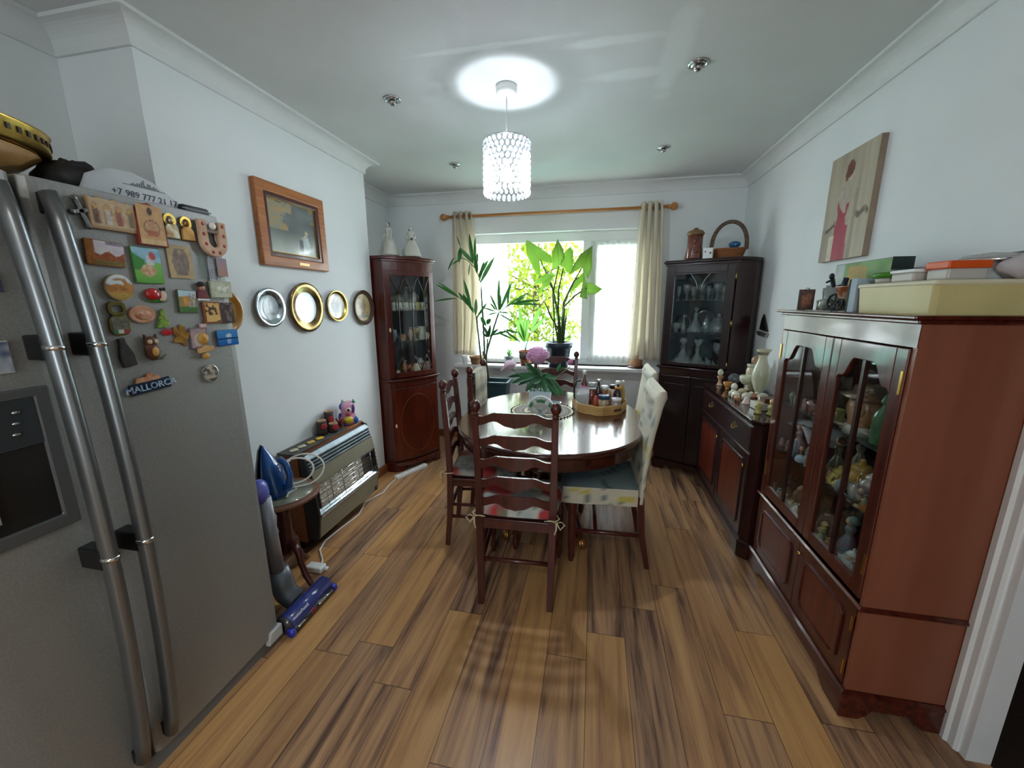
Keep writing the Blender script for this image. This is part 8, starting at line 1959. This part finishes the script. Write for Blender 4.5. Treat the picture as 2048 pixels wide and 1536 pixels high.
m = M(); boxloft(m, [loop(.140, .168, 0), loop(.146, .175, .088)]); m.add(loop(.14, .168, 0), [(3, 2, 1, 0)]); m.build('body', CREAMB, t, bev=.012, seg=3); M().bx(-.148, .148, -.178, .178, .086, .102).build('lid', mat('cream lid', '#cfc9ac', .4), t, bev=.006)
Z2 = Z + .1025
t = thing('orange_tub', 'orange rimmed white food tub on the cream box', 'tub', (1.07, 1.475, Z2), 0, GT); M().bx(-.05, .05, -.04, .04, 0, .034).build('tub', mat('milky plastic', '#b9b4ae', .4), t, bev=.006); M().bx(-.054, .054, -.044, .044, .033, .056).build('lid', c('#d0531c', .4), t, bev=.004)
t = thing('white_tub', 'low white food tub with rounded lid left of the orange one', 'tub', (1.05, 1.585, Z2), 0, GT); M().bx(-.05, .05, -.05, .05, 0, .03).build('tub', MATS['milky plastic'], t, bev=.006); M().bx(-.054, .054, -.054, .054, .029, .04).build('lid', WHITE, t, bev=.004)
t = thing('green_lid_pot', 'small pot with a bright green lid on the cream box', 'pot', (1.02, 1.68, Z2), 0, GT); M().lathe([(.032, 0), (.036, .02)], (0, 0, 0), 24).build('pot', MATS['milky plastic'], t); M().lathe([(.042, .018), (.044, .034), (.036, .038), (0, .038)], (0, 0, 0), 24).build('lid', c('#3c7a1c', .4), t)
t = thing('saucepan_cover', 'round glass saucepan lid lying behind the orange tub', 'lid', (1.16, 1.49, Z2 + .055), 0, GT); M().lathe([(.07, 0), (.072, .006), (.06, .018), (0, .026)], (0, 0, 0), 28).build('glass', mat('grey glass lid', '#a9aaa8', .15, coat=.5), t); M().lathe([(.071, -.003), (.075, 0), (.073, .008), (.069, .006)], (0, 0, 0), 28).build('steel_rim', CHROME, t)
t = thing('tub_stack', 'stack of clear tubs under the glass lid', 'tubs', (1.16, 1.49, Z2), 0, GT); M().bx(-.045, .045, -.045, .045, 0, .052).build('tub', thin_glass('frosted tub', '#d8d8d6', 1.5, .45), t, bev=.005)
t = thing('white_bag', 'crumpled white carrier bag at the right end of the cream box', 'bag', (1.19, 1.415, Z2), 0, GT); M().ball((0, 0, .034), (.062, .045, .036), 18, 12, fn=lambda a, q: 1 + .16 * math.sin(4 * a + 2) * math.cos(3 * q) + .08 * math.sin(9 * a)).build('bag', mat('white bag film', '#c9c3c6', .5, translucent=.2), t)
slab('blue_folder', 'dark blue grey folder leaning behind the white bag', 'folder', (1.235, 1.47, Z + .1), (.012, .12, .085), c('#28343e', .5), GT)
t = thing('picture_box', 'upright box with a green and yellow garden print against the wall', 'box', (1.135, 1.985, Z), 0, GT)
M().bx(-.035, .035, -.18, .18, 0, .205).build('box', mat('grey box end', '#6f7472', .5, col2='#5f6664', scale=4), t, bev=.002)
def gard(u, v):
    b = mix('#4f7a3c', '#6f9a54', vn(u * 7, v * 7))
    if .25 < u < .62 and .35 < v < .95 - .3 * abs(u - .4): b = mix('#b98f30', '#8f7a30', vn(u * 10, v * 10))
    if u < .2: b = mix('#8a9a98', '#b4beb8', vn(u * 8, v * 8))
    if v < .4 and vn(u * 20, 2) > .5: b = mix('#b0a480', '#9a9070', v)
    return b
m = M(); m.paint((-.0358, .18, .002), (0, -.36, 0), (0, 0, .2), gard, 40, 24); m.build('printed_face', PAINTED, t); M().bx(-.036, .036, -.181, -.179, .16, .206).build('dark_label', c('#20302e', .5), t)
t = thing('dark_green_bowl', 'dark green lidded grey tub between the book and the picture box', 'tub', (1.065, 1.845, Z), 0, GT); t.location = (1.06, 1.755 + .04, Z); t.location = (1.125, 1.77, Z)
M().lathe([(.034, 0), (.036, .125)], (0, 0, 0), 24, sy=.9).build('tub', mat('dark grey tub', '#3a3f42', .4), t); M().lathe([(.030, .125), (.04, .15), (.042, .158), (0, .158)], (0, 0, 0), 26, sy=.9).build('lid', c('#123c36', .35), t)
# mat under things
m = M(); m.bx(.965, 1.20, 1.79, 2.10, 0, .0012); solo(m, 'paper_doily', mat('paper doily', '#b9b2ac', .9, col2='#cfc8c0', scale=60), 'thin crumpled paper doily under the ornaments on the cabinet top', 'doily', (0, 0, 1.456), w=False)
# ================================================================ garden beyond the window
GRASS = mat('garden paving', '#9a9a90', 0.9, col2='#a9a99e', scale=3)
struct(M().bx(-9, 9, YF + 0.3, 16, -0.5, -0.35), 'ground_garden', GRASS)
LEAFY = mat('garden leaf', '#4c6a14', 0.5, col2='#8a9a24', scale=3, translucent=0.4)
LEAFG = mat('garden leaf dark', '#2c4f1a', 0.5, col2='#4a6a26', scale=3, translucent=0.3)
BARK = mat('bark', '#5a4636', 0.9, col2='#3f3026', scale=14)
def tree(cx, cy, h, rad, n, lm, label, seed, cz=None):
    rg = random.Random(seed)
    t = thing('garden_tree', label, 'tree', (cx, cy, -0.35), group=None)
    m = M(); m.tube([(0, 0, 0), (0.04, 0, h * 0.3), (-0.02, 0.03, h * 0.62), (0.05, 0, h * 0.9)], [0.07, 0.055, 0.035, 0.012], 8)
    for k in range(9):
        a = rg.uniform(0, 6.28); z = h * rg.uniform(0.3, 0.8); l = rad * rg.uniform(0.6, 0.95)
        m.tube([(0, 0, z), (l * .5 * math.cos(a), l * .5 * math.sin(a), z + .25 * l), (l * math.cos(a), l * math.sin(a), z + .35 * l)], [.025, .014, .005], 6)
    m.build('trunk', BARK, t)
    m = M()
    for k in range(n):
        a = rg.uniform(0, 6.28); ph = rg.uniform(-1, 1); r = rad * rg.random() ** 0.35
        q = math.sqrt(1 - ph * ph)
        p = Vector((r * q * math.cos(a), r * q * math.sin(a), h * 0.62 + h * 0.42 * (r / rad) * ph))
        d = Vector((rg.gauss(0, 1), rg.gauss(0, 1), rg.gauss(-.3, .6))).normalized() * rg.uniform(.09, .16)
        m.blade(p, p + d, rg.uniform(.05, .08), .01, .2, 2)
    tag(m.build('foliage', lm, t), None, None, kind='stuff')
tree(-1.0, 6.8, 3.1, 1.0, 4200, LEAFY, 'yellow green leafy tree outside, seen through the middle of the window', 3)
tree(0.9, 9.6, 3.4, 1.3, 2500, LEAFG, 'darker green tree further back in the garden, right of the yellow green one', 4)
tree(-4.2, 8.2, 3.3, 1.4, 2500, LEAFG, 'green tree in the garden behind the left net curtain', 5)
TEALF = mat('pale teal boards', '#7fc4b4', 0.6, col2='#93cfc0', scale=3, stretch=(1, 1, 10))
t = thing('garden_fence', 'pale teal painted low fence across the garden behind the window pots', 'fence', (-0.8, 5.6, -0.35))
m = M()
for i in range(26): m.box(-1.6 + i * 0.13, 0, 0.66, 0.122, 0.018, 1.25)
m.build('board_panel', TEALF, t)
for i in range(4): M().box(-1.65 + i * 1.1, 0.04, 0.66, 0.07, 0.07, 1.32).build('post', TEALF, t)
